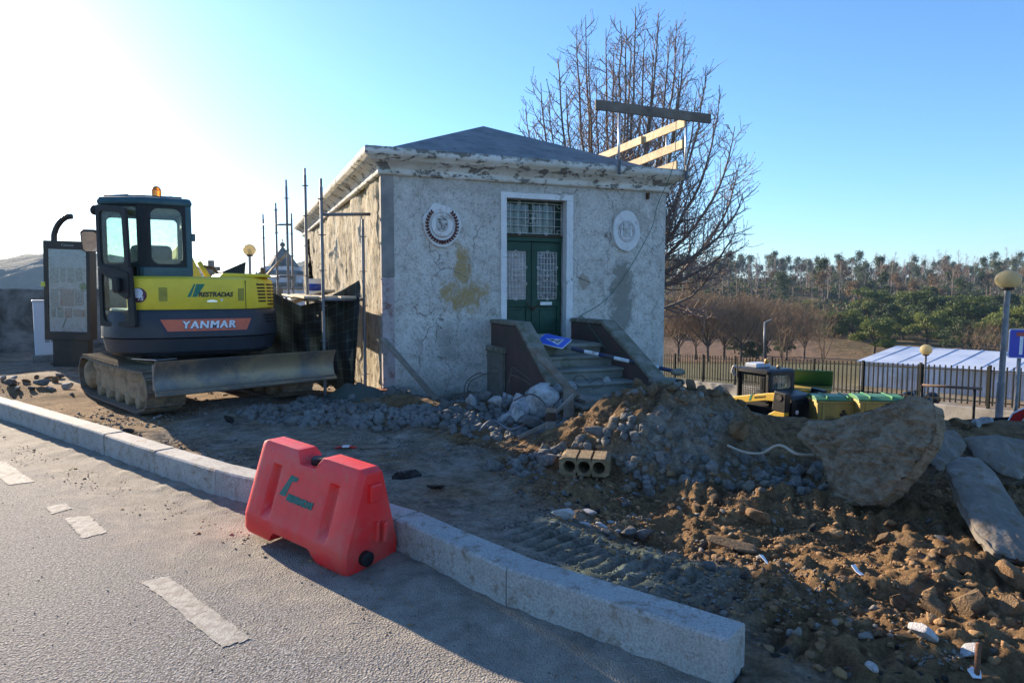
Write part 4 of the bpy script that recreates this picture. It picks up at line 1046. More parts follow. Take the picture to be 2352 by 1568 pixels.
pil(ipl[0], 1.74, CZ1, 0.075); pil(ipl[1], 1.30, CZ1, 0.13, 0.06, MBK, R(-15)); pil(ipl[2], CZ0, CZ1, 0.07, 0.07, MBK); pil(ipl[3], CZ0, CZ1); pil(ipl[4], CZ0, CZ1)
layer(MB(UR), [(upoly(off_poly(CPL, 0.02)), CZ1 - 0.02), (upoly(off_poly(CPL, 0.03)), CZ1 + 0.02), (upoly(off_poly(CPL, 0.0)), CZ1 + 0.07), (upoly(off_poly(CPL, -0.06)), CZ1 + 0.085)]).build('cab_roof', MTE, cabp, 35.0, bev=0.01)
MB(UR).prism(upoly(off_poly(CPL, -0.14)), CZ1 + 0.084, CZ1 + 0.115).build('roof_hatch', MTE, cabp, bev=0.01)
MB(UR).tube([U(-1.02, 0.30, CZ1 + 0.10), U(-0.75, 0.50, CZ1 + 0.105)], 0.022, 8).build('roof_rail', MBK, cabp, True)
MB(UR).prism(upoly(CPL), CZ0 - 0.05, CZ0).build('cab_floor', MBK, cabp, bev=0.01)
def panel(p, q, z0, z1, m0, m1, hz0, hz1, r, m=MBK, t=0.03, inset=0.0):
    """window wall between plan points p and q with a rounded pane"""
    L_ = math.dist(p, q); dx, dy = (q[0] - p[0]) / L_, (q[1] - p[1]) / L_
    fn = lambda a, b, h: U(p[0] + dx * a - dy * (h + inset), p[1] + dy * a + dx * (h + inset), b)
    inn = rrect(m0, hz0, L_ - m1, hz1, r, 6); n = len(inn); cx, cy = L_ / 2, (hz0 + hz1) / 2; outp = []
    for x, y in inn:
        ddx, ddy = x - cx, y - cy; k = min((L_ - cx) / ddx if ddx > 1e-6 else 9e9, (0 - cx) / ddx if ddx < -1e-6 else 9e9, (z1 - cy) / ddy if ddy > 1e-6 else 9e9, (z0 - cy) / ddy if ddy < -1e-6 else 9e9)
        outp.append((cx + ddx * k, cy + ddy * k))
    mb = MB(UR); mb.ring(outp, inn, fn, t); mb.build('window_frame', m, cabp)
    mb = MB(UR); mb.add([fn(x, y, t / 2) for x, y in inn], [tuple(range(n))]); mb.build('window_pane', MGLS, cabp)
jp = off_poly(CPL, -0.015)
panel(jp[0], jp[1], 1.87, CZ1 - 0.015, 0.10, 0.10, 1.91, CZ1 - 0.06, 0.10)
panel(jp[1], jp[2], 1.87, CZ1 - 0.015, 0.05, 0.05, 1.93, CZ1 - 0.05, 0.07)
panel(jp[2], jp[3], 1.30, CZ1 - 0.015, 0.08, 0.08, 1.62, CZ1 - 0.10, 0.10); panel(jp[3], jp[4], 1.12, CZ1 - 0.015, 0.06, 0.06, 1.22, CZ1 - 0.08, 0.06); panel(jp[4], jp[0], 1.30, CZ1 - 0.015, 0.10, 0.50, 1.72, CZ1 - 0.22, 0.14)
MB(UR).prism([(CA[0], -CA[1]), (CB[0], -CB[1]), (CB[0] - 0.08, -CB[1] + 0.05), (CB[0] - 0.06, -CB[1] + 0.09), (CB[0] + 0.02, -CB[1] + 0.05), (CA[0], -CA[1] + 0.05)], 1.745, 1.868).build('cab_rear_panel', MTE, cabp, bev=0.01)
MB(UR).box2((CA[0] - 0.03, -0.74, 1.745), (CA[0] - 0.005, 0.70, 1.868)).build('cab_side_panel', MTE, cabp)
MB(UR).box2((CA[0] + 0.0, -0.76, 2.22), (CA[0] + 0.05, -0.70, 2.32)).build('door_catch', MTE, cabp, bev=0.008)
MB(UR).box2((-0.80, -0.35, 1.42), (-0.30, 0.12, 1.56)).build('seat', MBK, cabp, bev=0.05)
mb = MB(UR); mb.box((-0.50, -0.42, 1.86), (0.50, 0.13, 0.62), Matrix.Rotation(R(8), 3, 'X')); mb.build('backrest', MBK, cabp, bev=0.06)
MB(UR).box2((-0.58, -0.70, 1.74), (-0.06, -0.55, 1.98)).build('rear_shelf', mat('dusty brown liner', (0.10, 0.075, 0.05), 0.9), cabp, bev=0.03)
mb = MB(UR); mb.box((-0.90, 0.0, 1.60), (0.12, 0.30, 0.16)); mb.tube([U(-0.9, -0.1, 1.68), U(-0.9, -0.12, 1.80)], 0.012, 6); mb.tube([U(-0.9, -0.12, 1.78), U(-0.90, -0.14, 1.95)], 0.026, 8)
mb.tube([U(-0.6, -0.55, 1.15), U(-0.6, -0.5, 1.55)], 0.015, 6); mb.tube([U(-0.45, -0.55, 1.15), U(-0.45, -0.5, 1.55)], 0.015, 6); mb.build('control_levers', MBK, cabp, bev=0.006)
# open door, hinged at the front pillar of the chamfer
DM = UR @ Matrix.Translation(U(-1.115, 0.55, 0)) @ Matrix.Rotation(R(-52), 4, 'Z')
def D(a, h, z): return (a, -h, z)
dpar = link('cab_door'); dpar.parent = exc
DL = 0.60
def dpanel(z0, z1, hz0, hz1, r, d0, d1):
    inn = rrect(0.065, hz0, DL - 0.10, hz1, r, 6); cx, cy = DL / 2, (hz0 + hz1) / 2; outp = []
    sl = lambda x, y: (x * (1 + (0.06 - 0.16 * (y - 1.1) / 1.56) * (x / DL)), y - (0.07 * (x / DL) ** 2 if y > 2.3 else 0))
    for x, y in inn:
        dx, dy = x - cx, y - cy; k = min((DL - cx) / dx if dx > 1e-6 else 9e9, (0 - cx) / dx if dx < -1e-6 else 9e9, (z1 - cy) / dy if dy > 1e-6 else 9e9, (z0 - cy) / dy if dy < -1e-6 else 9e9)
        outp.append((cx + dx * k, cy + dy * k))
    outp = [sl(*p) for p in outp]; inn = [sl(*p) for p in inn]
    mb = MB(DM); mb.ring(outp, inn, lambda a, b, h: D(a, h - 0.02, b), 0.04); mb.build('door_frame', MBK, dpar, bev=0.006)
    mb = MB(DM); mb.add([D(x, 0, y) for x, y in inn], [tuple(range(len(inn)))]); mb.build('door_pane', MGLS, dpar)
dpanel(1.86, 2.66, 1.90, 2.58, 0.06, 0, 0); dpanel(1.10, 1.858, 1.16, 1.80, 0.08, 0, 0)
MB(DM).prism([(0.05, 1.90), (0.05, 1.79), (0.28, 1.69), (0.36, 1.52), (0.50, 1.45), (0.56, 1.48), (0.56, 1.78), (0.36, 1.84)], -0.035, 0.035, axis='y').build('door_lower_trim', MBK, dpar, bev=0.01)
MB(DM).box2((0.34, -0.10, 1.54), (0.45, -0.035, 1.72)).build('door_pull', MBK, dpar, bev=0.02)
# mirror on a stalk, cab lamp, beacon
UI = UR.inverted()
def eu(p): return UI @ (Matrix.Rotation(-EROT, 4, 'Z') @ (Vector(p) - EXC))     # world -> upper frame
mp_ = eu(P(207, 553, 9.85))
mb = MB(UR); mb.tube([U(-1.10, -0.40, 2.38), mp_ + Vector((0.10, 0, 0.10)), mp_ + Vector((0.0, 0.05, 0.05))], 0.011, 6); mb.build('mirror_stalk', MBK, exc, True)
MM = UR @ Matrix.Translation(mp_) @ Matrix.Rotation(R(-8), 4, 'Z') @ Matrix.Rotation(R(24), 4, 'X')
mir = MB(MM).prism(rrect(-0.11, -0.165, 0.11, 0.165, 0.05), -0.03, 0.03, axis='y').build('mirror', MBK, exc, bev=0.012)
MB(MM).prism(rrect(-0.093, -0.148, 0.093, 0.148, 0.045), -0.034, -0.0305, axis='y').build('mirror_glass', flat('mirror glass', (0.6, 0.6, 0.6), 0.05, 1.0), mir)
MB(UR).sphere(U(-1.14, 0.46, 2.60), 0.05, 10, 8, (1, 1, 1.3)).build('cab_lamp', MBK, exc, True)
m, N, L, B = nt('amber lens'); B.inputs['Base Color'].default_value = (0.9, 0.26, 0.01, 1); B.inputs['Roughness'].default_value = 0.2; B.inputs['Subsurface Weight'].default_value = 0.3; B.inputs['Transmission Weight'].default_value = 0.55
bc = MB(UR); pr = [(0.062, 0.0)] + [(0.058 + (0.004 if i % 2 else 0), 0.02 + 0.014 * i) for i in range(7)] + [(0.05, 0.125), (0.03, 0.145), (0.005, 0.152)]
bc.lathe(pr, 20, U(-0.41, 0.40, CZ1 + 0.118)); bcn = bc.build('beacon', m, exc, True)
MB(UR).lathe([(0.066, -0.02), (0.066, 0.004)], 20, U(-0.41, 0.40, CZ1 + 0.12)).build('beacon_base', MBK, bcn)
# boom, arm, bucket and hoses beyond the cab
mb = MB(UR); mb.beam(U(0.34, -0.85, 1.25), U(0.06, -2.1, 2.22), 0.16, 0.24); mb.beam(U(0.06, -2.1, 2.22), U(0.0, -3.0, 2.15), 0.15, 0.2); mb.build('boom', MYL, exc, bev=0.02)
MB(UR).beam(U(0.0, -2.95, 2.2), U(-0.15, -3.1, 0.75), 0.15, 0.2).build('arm', MYL, exc, bev=0.02)
MB(UR).prism([(3.35, 0.75), (2.95, 0.78), (2.75, 0.35), (2.95, 0.05), (3.3, 0.12)], -0.42, 0.15, axis='x').build('bucket', MBLD, exc, bev=0.03)
MB(UR).tube([U(0.28, -0.9, 1.94), U(0.42, -0.95, 1.92), U(0.50, -0.95, 1.82), U(0.48, -0.95, 1.66)], 0.024, 8).build('hydraulic_hose', mat('rusty hose', (0.10, 0.07, 0.04), 0.7), exc, True)
MB(UR).tube([U(0.22, -0.95, 2.0), U(0.38, -0.80, 1.68)], 0.04, 10).build('boom_cylinder', MYL, exc, True)
MB(UR).box2((0.25, 0.78, 0.98), (0.65, 1.02, 1.45)).build('boom_bracket', MYL, exc, bev=0.03)

# ================================================================ RED WATER BARRIER along the kerb
MRED = mat('red barrier plastic', (0.84, 0.026, 0.028), 0.42, c2=(0.66, 0.10, 0.08), t=(0.46, 0.72), scale=5, var=0.10, bs=45, bstr=0.10, c3=(0.42, 0.16, 0.12), t3=(0.62, 0.76), s3=14, spec=0.45)
MB_ = _MC['red barrier plastic'].node_tree.nodes['Principled BSDF']; MB_.inputs['Subsurface Weight'].default_value = 0.12; MB_.inputs['Subsurface Radius'].default_value = (0.06, 0.01, 0.01)
bar = thing('road_barrier', 'red plastic water filled road barrier standing against the granite kerb', 'barrier', (-1.22, 4.19, 0.024), math.atan2(-0.622, 0.783))
# local: x along (to the right/near), y to the kerb, z up
bar.rotation_euler = (R(0), R(3.6), math.atan2(-0.60, 0.80))
BLn, BHt = 1.0, 0.60
def bar_sect(x):
    """half widths: section of the barrier at length x (A-shape)"""
    return [(-0.215, 0.0), (-0.235, 0.03), (-0.235, 0.115), (-0.222, 0.15), (-0.100, 0.52), (-0.085, 0.545)]
def barrier_mesh():
    import bmesh
    xs = sorted(set([-0.5, -0.485, -0.455, -0.44, -0.415, -0.335, -0.325, -0.32, -0.31, -0.29, -0.255, -0.235, -0.20, -0.17, 0.17, 0.2, 0.235, 0.255, 0.29, 0.31, 0.32, 0.325, 0.335, 0.415, 0.44, 0.455, 0.485, 0.5, -0.12, -0.095, -0.07, 0.07, 0.095, 0.12, -0.04, 0.04]))
    zs = [0.0, 0.028, 0.085, 0.12, 0.145, 0.175, 0.205, 0.24, 0.32, 0.40, 0.44, 0.47, 0.49, 0.52, 0.545, 0.57, 0.585]
    def hw(z):
        if z < 0.03: return 0.218 + 0.02 * (z / 0.03)
        if z < 0.125: return 0.238
        if z < 0.15: return 0.238 - 0.010 * (z - 0.125) / 0.025
        return 0.228 - (z - 0.15) / (0.545 - 0.15) * 0.135
    def top(x):
        a = abs(x)
        t = 0.585 - (0.02 * sstep(0.455, 0.5, a))
        d = 0.075 * (1 - sstep(0.075, 0.115, a))
        return float(t - d)
    def bot(x):
        a = abs(x); return float(0.075 * (1 - sstep(0.17, 0.24, a)))
    V = []; idx = {}
    nz = len(zs)
    for i, x in enumerate(xs):
        tp, bt = top(x), bot(x)
        for j, z in enumerate(zs):
            zz = min(max(z, bt), tp)
            if j == nz - 1: zz = tp
            w = hw(min(zz, 0.56))
            if zz > 0.55: w = hw(0.55) - (zz - 0.55) * 0.55
            a = abs(x)
            # recessed centre panel with two slanting grooves
            if 0.15 < z < 0.46:
                g = sstep(0.335, 0.32, a) * sstep(0.455, 0.44, z) * sstep(0.14, 0.17, z)
                w -= 0.004 * float(g)
                gr = sstep(0.235, 0.255, a) * sstep(0.325, 0.31, a) * sstep(0.16, 0.205, z) * sstep(0.47, 0.44, z)
                w -= 0.042 * float(gr)
            ex = float(sstep(0.46, 0.5, a)); w -= 0.018 * ex * ex
            for s in (-1, 1):
                idx[i, j, s] = len(V); V.append((x, s * w * 0.87, zz))
    Fc = []
    for i in range(len(xs) - 1):
        for j in range(nz - 1):
            for s in (-1, 1):
                q = (idx[i, j, s], idx[i + 1, j, s], idx[i + 1, j + 1, s], idx[i, j + 1, s]); Fc.append(q if s < 0 else q[::-1])
        Fc.append((idx[i, nz - 1, -1], idx[i + 1, nz - 1, -1], idx[i + 1, nz - 1, 1], idx[i, nz - 1, 1]))
        Fc.append((idx[i, 0, 1], idx[i + 1, 0, 1], idx[i + 1, 0, -1], idx[i, 0, -1]))
    for i, fl in ((0, 1), (len(xs) - 1, -1)):
        for j in range(nz - 1):
            q = (idx[i, j, -1], idx[i, j + 1, -1], idx[i, j + 1, 1], idx[i, j, 1]); Fc.append(q[::fl])
    mb = MB(); mb.add(V, Fc)
    me = mb.mesh('barrier_body', MRED)
    b = bmesh.new(); b.from_mesh(me); bmesh.ops.remove_doubles(b, verts=b.verts, dist=0.0008); bmesh.ops.recalc_face_normals(b, faces=b.faces); b.to_mesh(me); b.free()
    me.polygons.foreach_set('use_smooth', [True] * len(me.polygons))
    o = link('barrier_body', me); o.parent = bar
    mo = o.modifiers.new('bevel', 'BEVEL'); mo.width = 0.007; mo.segments = 3; mo.limit_method = 'ANGLE'; mo.angle_limit = R(38)
    return o
barrier_mesh()
MB().lathe([(0.046, 0.505), (0.05, 0.51), (0.05, 0.545), (0.042, 0.553)], 22).build('filler_cap', MBK, bar, 40.0)
mb = MB(); mb.lathe([(0.040, 0.49), (0.044, 0.50), (0.044, 0.535), (0.030, 0.54)], 22, (0, -0.06, 0.075), 'x'); mb.build('drain_plug', MBK, bar, 40.0)
mb = MB(); mb.box((0.505, 0.0, 0.45), (0.05, 0.085, 0.11)); mb.build('hook_lug', MRED, bar, bev=0.012)
mb = MB(); mb.box((0.51, 0.015, 0.215), (0.05, 0.025, 0.12)); mb.box((0.52, 0.062, 0.205), (0.06, 0.03, 0.12)); mb.build('hook_socket', MRED, bar, bev=0.008)
mb = MB(); mb.box((-0.505, 0.0, 0.42), (0.05, 0.07, 0.16)); mb.build('hook_lug', MRED, bar, bev=0.012)
# stencilled logo on the front panel: plane tilted with the face
def bf(x, z, e=0.0):
    w = 0.228 - (z - 0.15) / 0.395 * 0.135 - 0.004; return Vector((x, -w * 0.87 - e, z))
MSTN = mat('green stencil paint', (0.010, 0.16, 0.125), 0.6, c2=(0.05, 0.14, 0.12), scale=30, bs=60, bstr=0.1)
def stencil(pts):
    mb = MB(); mb.add([bf(x, z, 0.0025) for x, z in pts] + [bf(x, z, -0.003) for x, z in pts], [tuple(range(len(pts)))] + [(i, (i + 1) % len(pts), len(pts) + (i + 1) % len(pts), len(pts) + i) for i in range(len(pts))]); mb.build('stencil', MSTN, bar)
stencil([(-0.20, 0.305), (-0.135, 0.305), (-0.105, 0.40), (-0.065, 0.405), (-0.05, 0.43), (-0.125, 0.435)])
mtx = frame(bf(0.005, 0.305, 0.003), (1, 0, 0), (bf(0, 0.4) - bf(0, 0.2)))
text('stencil_lettering', 'RESTRADAS', 0.052, MSTN, bar, mtx, bold=0.005, spacing=0.86, shear=0.2)

# ================================================================ SCAFFOLD beside the side wall
MSTL = mat('galvanised scaffold tube', (0.17, 0.18, 0.20), 0.5, c2=(0.12, 0.08, 0.06), t=(0.58, 0.7), scale=5, metal=0.5, bs=40, bstr=0.15)
MPLK = mat('bleached scaffold plank', (0.42, 0.37, 0.29), 0.85, c2=(0.26, 0.22, 0.16), scale=5, bs=30, bstr=0.4)
sc0 = P(833, 895, 9.95)
scf = thing('scaffold', 'grey tubular scaffold with planks along the sunlit side wall', 'scaffold', (sc0.x, sc0.y, 0))
SO = Vector((sc0.x, sc0.y, 0))
def pole(px, ytop, Y, zb=None, rings=()):
    t = P(px, ytop, Y); zb = gz(t.x, t.y) - 0.03 if zb is None else zb
    mb = MB(); mb.tube([Vector((t.x, t.y, zb)) - SO, t - SO - Vector((0, 0, 0.12))], 0.0242, 9); mb.tube([t - SO - Vector((0, 0, 0.12)), t - SO], 0.019, 9)
    z = zb + 0.35
    while z < t.z - 0.1:
        mb.lathe([(0.024, -0.004), (0.058, -0.004), (0.058, 0.004), (0.024, 0.004)], 10, Vector((t.x, t.y, z)) - SO); z += 0.5
    mb.build('standard', MSTL, scf, 40.0); return t
p833 = pole(833, 503, 9.95); p737 = pole(737, 410, 9.75); p700 = pole(700, 386, 11.6); p657 = pole(657, 413, 13.4); p669 = pole(669, 490, 15.4); p633 = pole(633, 466, 15.2); p604 = pole(604, 492, 17.2)
def bar_(a, b, r=0.0235, m=MSTL, nm='ledger'):
    MB().tube([a - SO, b - SO], r, 9).build(nm, m, scf, True)
bar_(P(737, 493, 9.75), P(851, 492, 9.95)); bar_(P(604, 516, 17.2), P(668, 516, 15.4)); bar_(P(604, 635, 17.2), P(668, 635, 15.4))
def at_z(p, z): return Vector((p.x, p.y, z))
zq = 1.48
bar_(at_z(p737, zq), at_z(p833, zq)); bar_(at_z(p700, zq - .03), at_z(p737, zq - .03)); bar_(at_z(p657, zq - .03), at_z(p700, zq - .03)); bar_(at_z(p633, zq - .03), at_z(p657, zq - .03))
bar_(P(604, 640, 17.2), P(660, 580, 13.4), 0.024, MPLK, 'brace')
inner = [BL(-0.30, t, zq) for t in (0.3, 2.6, 5.0, 7.4)]
for a, b in zip((p700, p657), inner[1:]): bar_(at_z(a, zq), b)
def plank(a, b, w, h, m, nm='plank', par=None, roll=0.0, off=SO):
    MB().beam(Vector(a) - off, Vector(b) - off, w, h, roll).build(nm, m, par or scf, bev=0.006)
for k, o in enumerate((-0.42, -0.66, -0.90)):
    plank(BL(o, 0.35 + 0.15 * k, zq + 0.03), BL(o, 2.75, zq + 0.045), 0.22, 0.035, MPLK); plank(BL(o, 2.8, zq + 0.03), BL(o, 5.6 + 0.1 * k, zq + 0.05), 0.22, 0.035, MPLK)
plank(P(617, 709, 12.8), P(757, 668, 11.0), 0.2, 0.04, MPLK)
bk = at_z(p657, 0) * 0.6 + at_z(p700, 0) * 0.4 + Vector((0.32, 0.2, 0))
bkt = thing('paint_bucket', 'white and blue paint bucket on the scaffold planks', 'bucket', (bk.x, bk.y, zq + 0.07))
MB().lathe([(0.13, 0.0), (0.15, 0.26), (0.155, 0.265), (0.155, 0.285), (0.14, 0.285)], 20).build('pail', flat('white plastic pail', (0.72, 0.72, 0.72), 0.4), bkt, 40.0)
MB().lathe([(0.1385, 0.06), (0.1475, 0.19)], 20).build('label_band', flat('blue label', (0.02, 0.05, 0.30), 0.4), bkt, True)

# ---- dark shade netting hanging from the scaffold
def net_material():
    m, N, L, B = nt('dark green shade net'); co = obj_co(N, 'UV')
    w1 = N.new('ShaderNodeTexBrick'); w1.offset = 0; w1.inputs['Scale'].default_value = 1.0
    w1.inputs['Color1'].default_value = (0, 0, 0, 1); w1.inputs['Color2'].default_value = (0, 0, 0, 1); w1.inputs['Mortar'].default_value = (1, 1, 1, 1)
    w1.inputs['Mortar Size'].default_value = 0.006; w1.inputs['Brick Width'].default_value = 0.16; w1.inputs['Row Height'].default_value = 0.16; w1.inputs['Mortar Smooth'].default_value = 0.0
    L.new(co, w1.inputs['Vector'])
    n = noise(N, L, co, 3, 5); col = ramp(N, L, n, [(0.3, (0.004, 0.006, 0.007)), (0.7, (0.010, 0.014, 0.016))])
    col = mix(N, L, math_(N, L, 'MULTIPLY', w1.outputs['Color'], 0.35), col, (0.16, 0.20, 0.16))
    L.new(col, B.inputs['Base Color']); B.inputs['Roughness'].default_value = 0.75
    L.new(bump(N, L, noise(N, L, co, 120, 2), 0.4, 0.004), B.inputs['Normal'])
    tr = N.new('ShaderNodeBsdfTranslucent'); tr.inputs['Color'].default_value = (0.004, 0.006, 0.006, 1)
    a = N.new('ShaderNodeAddShader'); L.new(B.outputs[0], a.inputs[0]); L.new(tr.outputs[0], a.inputs[1]); L.new(a.outputs[0], N['Material Output'].inputs['Surface'])
    return m
MNET = net_material()
TOPN = [(560, 655), (631, 674), (690, 702), (735, 692), (790, 664), (830, 640)]
BOTN = [(560, 850), (640, 870), (700, 885), (750, 890), (790, 900), (812, 910)]
def lerp_pts(ps, t):
    x = t * (len(ps) - 1); i = min(int(x), len(ps) - 2); f = x - i; f = f * f * (3 - 2 * f) * 0.5 + f * 0.5
    return ps[i][0] + (ps[i + 1][0] - ps[i][0]) * f, ps[i][1] + (ps[i + 1][1] - ps[i][1]) * f
net_o = at_z(p833, 0)
def netf(u, v):
    a = lerp_pts(TOPN, u); b = lerp_pts(BOTN, u)
    k = v ** 0.9; side = 26 * math.sin(v * 2.6) * (1 - u) * -0.3
    px = a[0] + (b[0] - a[0]) * k + side; py = a[1] + (b[1] - a[1]) * k
    Y = 11.4 - 1.55 * u - 0.10 * math.sin(v * 3.0)
    fold = 0.085 * math.sin(u * 15 + v * 6.5 + 1.5 * math.sin(v * 3)) + 0.05 * math.sin(u * 34 - v * 9) + 0.05 * float(fbm(np.array(u * 7), np.array(v * 9), 3, 4))
    gath = 0.35 + 0.65 * math.sin(math.pi * min(1, v + 0.15)) 
    p = P(px, py, Y + fold * gath)
    p.z = max(p.z, 0.12 + 0.05 * math.sin(u * 40))
    return p - net_o
nob = MB().grid(netf, 70, 46)
net = nob.build('shade_net', MNET, None, True)
uvl = net.data.uv_layers.new(name='UVMap')
for poly in net.data.polygons:
    for li, vi in zip(poly.loop_indices, poly.vertices): uvl.data[li].uv = ((vi // 47) / 70 * 2.4, (vi % 47) / 46 * 1.7)
net.location = net_o; tag(net, 'dark green shade net sagging from the scaffold down to the ground', 'net')
# crumpled end of the net on the ground
def crumple(u, v):
    a = 2 * math.pi * u; r = v
    x = 0.55 * r * math.cos(a); y = 0.3 * r * math.sin(a)
    return (x, y, 0.02 + 0.22 * (1 - r) ** 0.7 + 0.10 * float(fbm(np.array(x * 6), np.array(y * 6), 4, 8)) * (1.2 - r))
cr0 = G(822, 915, 0.12)
cr = MB().grid(crumple, 50, 14).build('crumpled_net', MNET, None, True); cr.location = (cr0.x, cr0.y, gz(cr0.x, cr0.y) - 0.02); cr.rotation_euler = (0, 0, -0.5); tag(cr, 'crumpled heap of dark net on the ground by the scaffold foot', 'net')
c0 = G(865, 912, 0.12)
rb = thing('hollow_clay_brick', 'red hollow clay brick at the corner of the old building', 'brick', (c0.x, c0.y, gz(c0.x, c0.y)), 0.3)
mbk = MB(); mbk.box((0, 0, 0.055), (0.30, 0.2, 0.11))
for i in range(6): mbk.box((-0.125 + 0.05 * i, -0.101, 0.055), (0.012, 0.006, 0.11))
mbk.build('brick_body', mat('red clay', (0.36, 0.10, 0.045), 0.85, scale=12), rb)

# ---- guard rail on the roof corner
MAL = mat('new galvanised post', (0.55, 0.57, 0.60), 0.35, scale=8, metal=0.7, bs=30, bstr=0.05)
MOW = mat('old grey plank', (0.13, 0.105, 0.085), 0.85, c2=(0.20, 0.17, 0.14), scale=4, bs=25, bstr=0.4)
MNW = mat('fresh pine plank', (0.56, 0.42, 0.24), 0.75, c2=(0.44, 0.31, 0.17), scale=5, bs=25, bstr=0.25)
gr0 = BL(3.6, -0.2, 3.57)
gr = thing('roof_guard_rail', 'temporary plank guard rail with steel posts clamped on the roof corner', 'guard rail', gr0)
def gpost(x, y, z0, z1, r=0.02):
    a = BL(x, y, z0) - gr0; b = BL(x, y, z1) - gr0
    MB().tube([a, b], r, 9).build('post', MAL, gr, True)
def cl(x, y):
    MB().beam(BL(x, y - 0.0, 3.40) - gr0, BL(x, y, 3.62) - gr0, 0.045, 0.03).build('clamp', mat('clamp steel', (0.09, 0.10, 0.12), 0.5, metal=0.6), gr)
FY = -0.295
gpost(3.62, FY, 3.40, 4.42); gpost(4.86, FY, 3.40, 4.42); cl(3.62, FY - 0.03); cl(4.86, FY - 0.03)
plank(BL(3.18, FY - 0.04, 4.40), BL(5.30, FY - 0.04, 4.385), 0.04, 0.15, MOW, 'top_board', gr, 0, gr0)
SXr = BW + 0.17
gpost(SXr, 0.25, 3.56, 4.32, 0.02); gpost(SXr, 2.05, 3.56, 4.30, 0.02)
plank(BL(SXr - 0.03, -0.30, 4.30), BL(SXr - 0.03, 2.3, 4.24), 0.035, 0.14, MNW, 'rail_board', gr, 0, gr0)
plank(BL(SXr - 0.07, 0.9, 4.26), BL(SXr - 0.07, 2.5, 4.22), 0.035, 0.14, MNW, 'rail_board', gr, 0, gr0)
plank(BL(SXr - 0.03, -0.25, 3.97), BL(SXr - 0.03, 2.2, 3.86), 0.035, 0.14, MNW, 'rail_board', gr, 0, gr0)
plank(BL(SXr - 0.03, -0.10, 3.66), BL(SXr - 0.03, 0.5, 3.64), 0.035, 0.14, MNW, 'rail_board', gr, 0, gr0)
# green rope hanging from the rail down the wall to the sign pole
MROP = mat('thin green rope', (0.10, 0.19, 0.15), 0.8, scale=60)
rp = [BL(4.62, -0.36, 4.28), BL(4.60, -0.33, 3.6), BL(4.50, -0.06, 3.0), BL(4.38, -0.055, 2.60), BL(3.95, -0.04, 1.9), BL(3.55, -0.035, 1.45), BL(3.10, -0.06, 1.21), BL(2.95, -0.45, 1.20), BL(2.93, -0.9, 0.95), BL(2.92, -1.15, 0.80)]
def smooth_path(p, n=8):
    out = []
    for i in range(len(p) - 1):
        a, b, c, d = p[max(i - 1, 0)], p[i], p[i + 1], p[min(i + 2, len(p) - 1)]
        for k in range(n):
            t = k / n; out.append(0.5 * ((2 * b) + (c - a) * t + (2 * a - 5 * b + 4 * c - d) * t * t + (3 * b - a - 3 * c + d) * t ** 3))
    return out + [p[-1]]
o = MB().tube([q - rp[-1] for q in smooth_path(rp)], 0.006, 5).build('rope', MROP, None, True); o.location = rp[-1]; tag(o, 'thin green rope hanging from the roof rail across the front wall', 'rope')

# ---- uprooted pedestrian crossing sign lying on the stairs
sg0 = P(1310, 802, 9.25)
sgn = thing('crossing_sign', 'uprooted blue pedestrian crossing sign with striped pole lying across the stairs', 'road sign', sg0)
MSB = flat('sign blue', (0.012, 0.11, 0.62), 0.35); MSW = flat('sign white', (0.72, 0.74, 0.78), 0.4); MBP = mat('blue pole paint', (0.012, 0.025, 0.10), 0.5, c2=(0.05, 0.05, 0.06), scale=12); MWPo = mat('white pole paint', (0.62, 0.62, 0.62), 0.55, c2=(0.2, 0.18, 0.16), t=(0.58, 0.66), scale=20)
e0 = P(1312, 800, 9.25) - sg0; e1 = P(1552, 853, 8.86) - sg0
ss = [0, 0.13, 0.27, 0.42, 0.565, 0.70, 0.845, 1.0]
for i in range(7):
    MB().tube([e0.lerp(e1, ss[i]), e0.lerp(e1, ss[i + 1])], 0.026 if i % 2 == 0 else 0.0262, 12).build('pole_band', MBP if i % 2 == 0 else MWPo, sgn, 40.0)
dd = (e1 - e0).normalized()
rk = MB().sphere((0, 0, 0), 0.06, 10, 8, (1.6, 1, 0.8)); rk.M = Matrix.Translation(e1 + dd * 0.03); rk.build('concrete_foot', MCAP, sgn)
sc_ = P(1272, 782, 9.28) - sg0; ax = Vector((0.262, 0.10, 0.010)); ay = Vector((-0.055, 0.26, 0.085))
ay = (ay - ax.normalized() * ay.dot(ax.normalized())).normalized() * ax.length; nz_ = ax.cross(ay).normalized()
ex_ = (ax + ay).normalized(); ey_ = (ay - ax).normalized(); hs_ = ax.length / math.sqrt(2)
SM = frame(sc_, ex_, ey_)
def splate(pts, z0, z1, m, nm):
    mb = MB(SM); mb.prism(pts, z0, z1); mb.build(nm, m, sgn)
splate(rrect(-hs_, -hs_, hs_, hs_, 0.03), -0.012, 0.0, MSW, 'sign_plate'); splate(rrect(-hs_ + 0.008, -hs_ + 0.008, hs_ - 0.008, hs_ - 0.008, 0.025), 0.0, 0.002, MSB, 'sign_face')
tr_ = [(-hs_ * 0.62, -hs_ * 0.55), (hs_ * 0.62, -hs_ * 0.55), (0, hs_ * 0.62)]
splate(tr_, 0.002, 0.0035, MSW, 'triangle')
for i in range(5):
    x = -0.072 + i * 0.034; splate([(x, -hs_ * 0.48), (x + 0.018, -hs_ * 0.48), (x + 0.016, -hs_ * 0.25), (x + 0.004, -hs_ * 0.25)], 0.0035, 0.0045, MBLK, 'crossing_bar')
splate([(0.014 * math.cos(a), hs_ * 0.30 + 0.014 * math.sin(a)) for a in np.linspace(0, 6.28, 12)[:-1]], 0.0035, 0.0048, MBLK, 'walker_head')
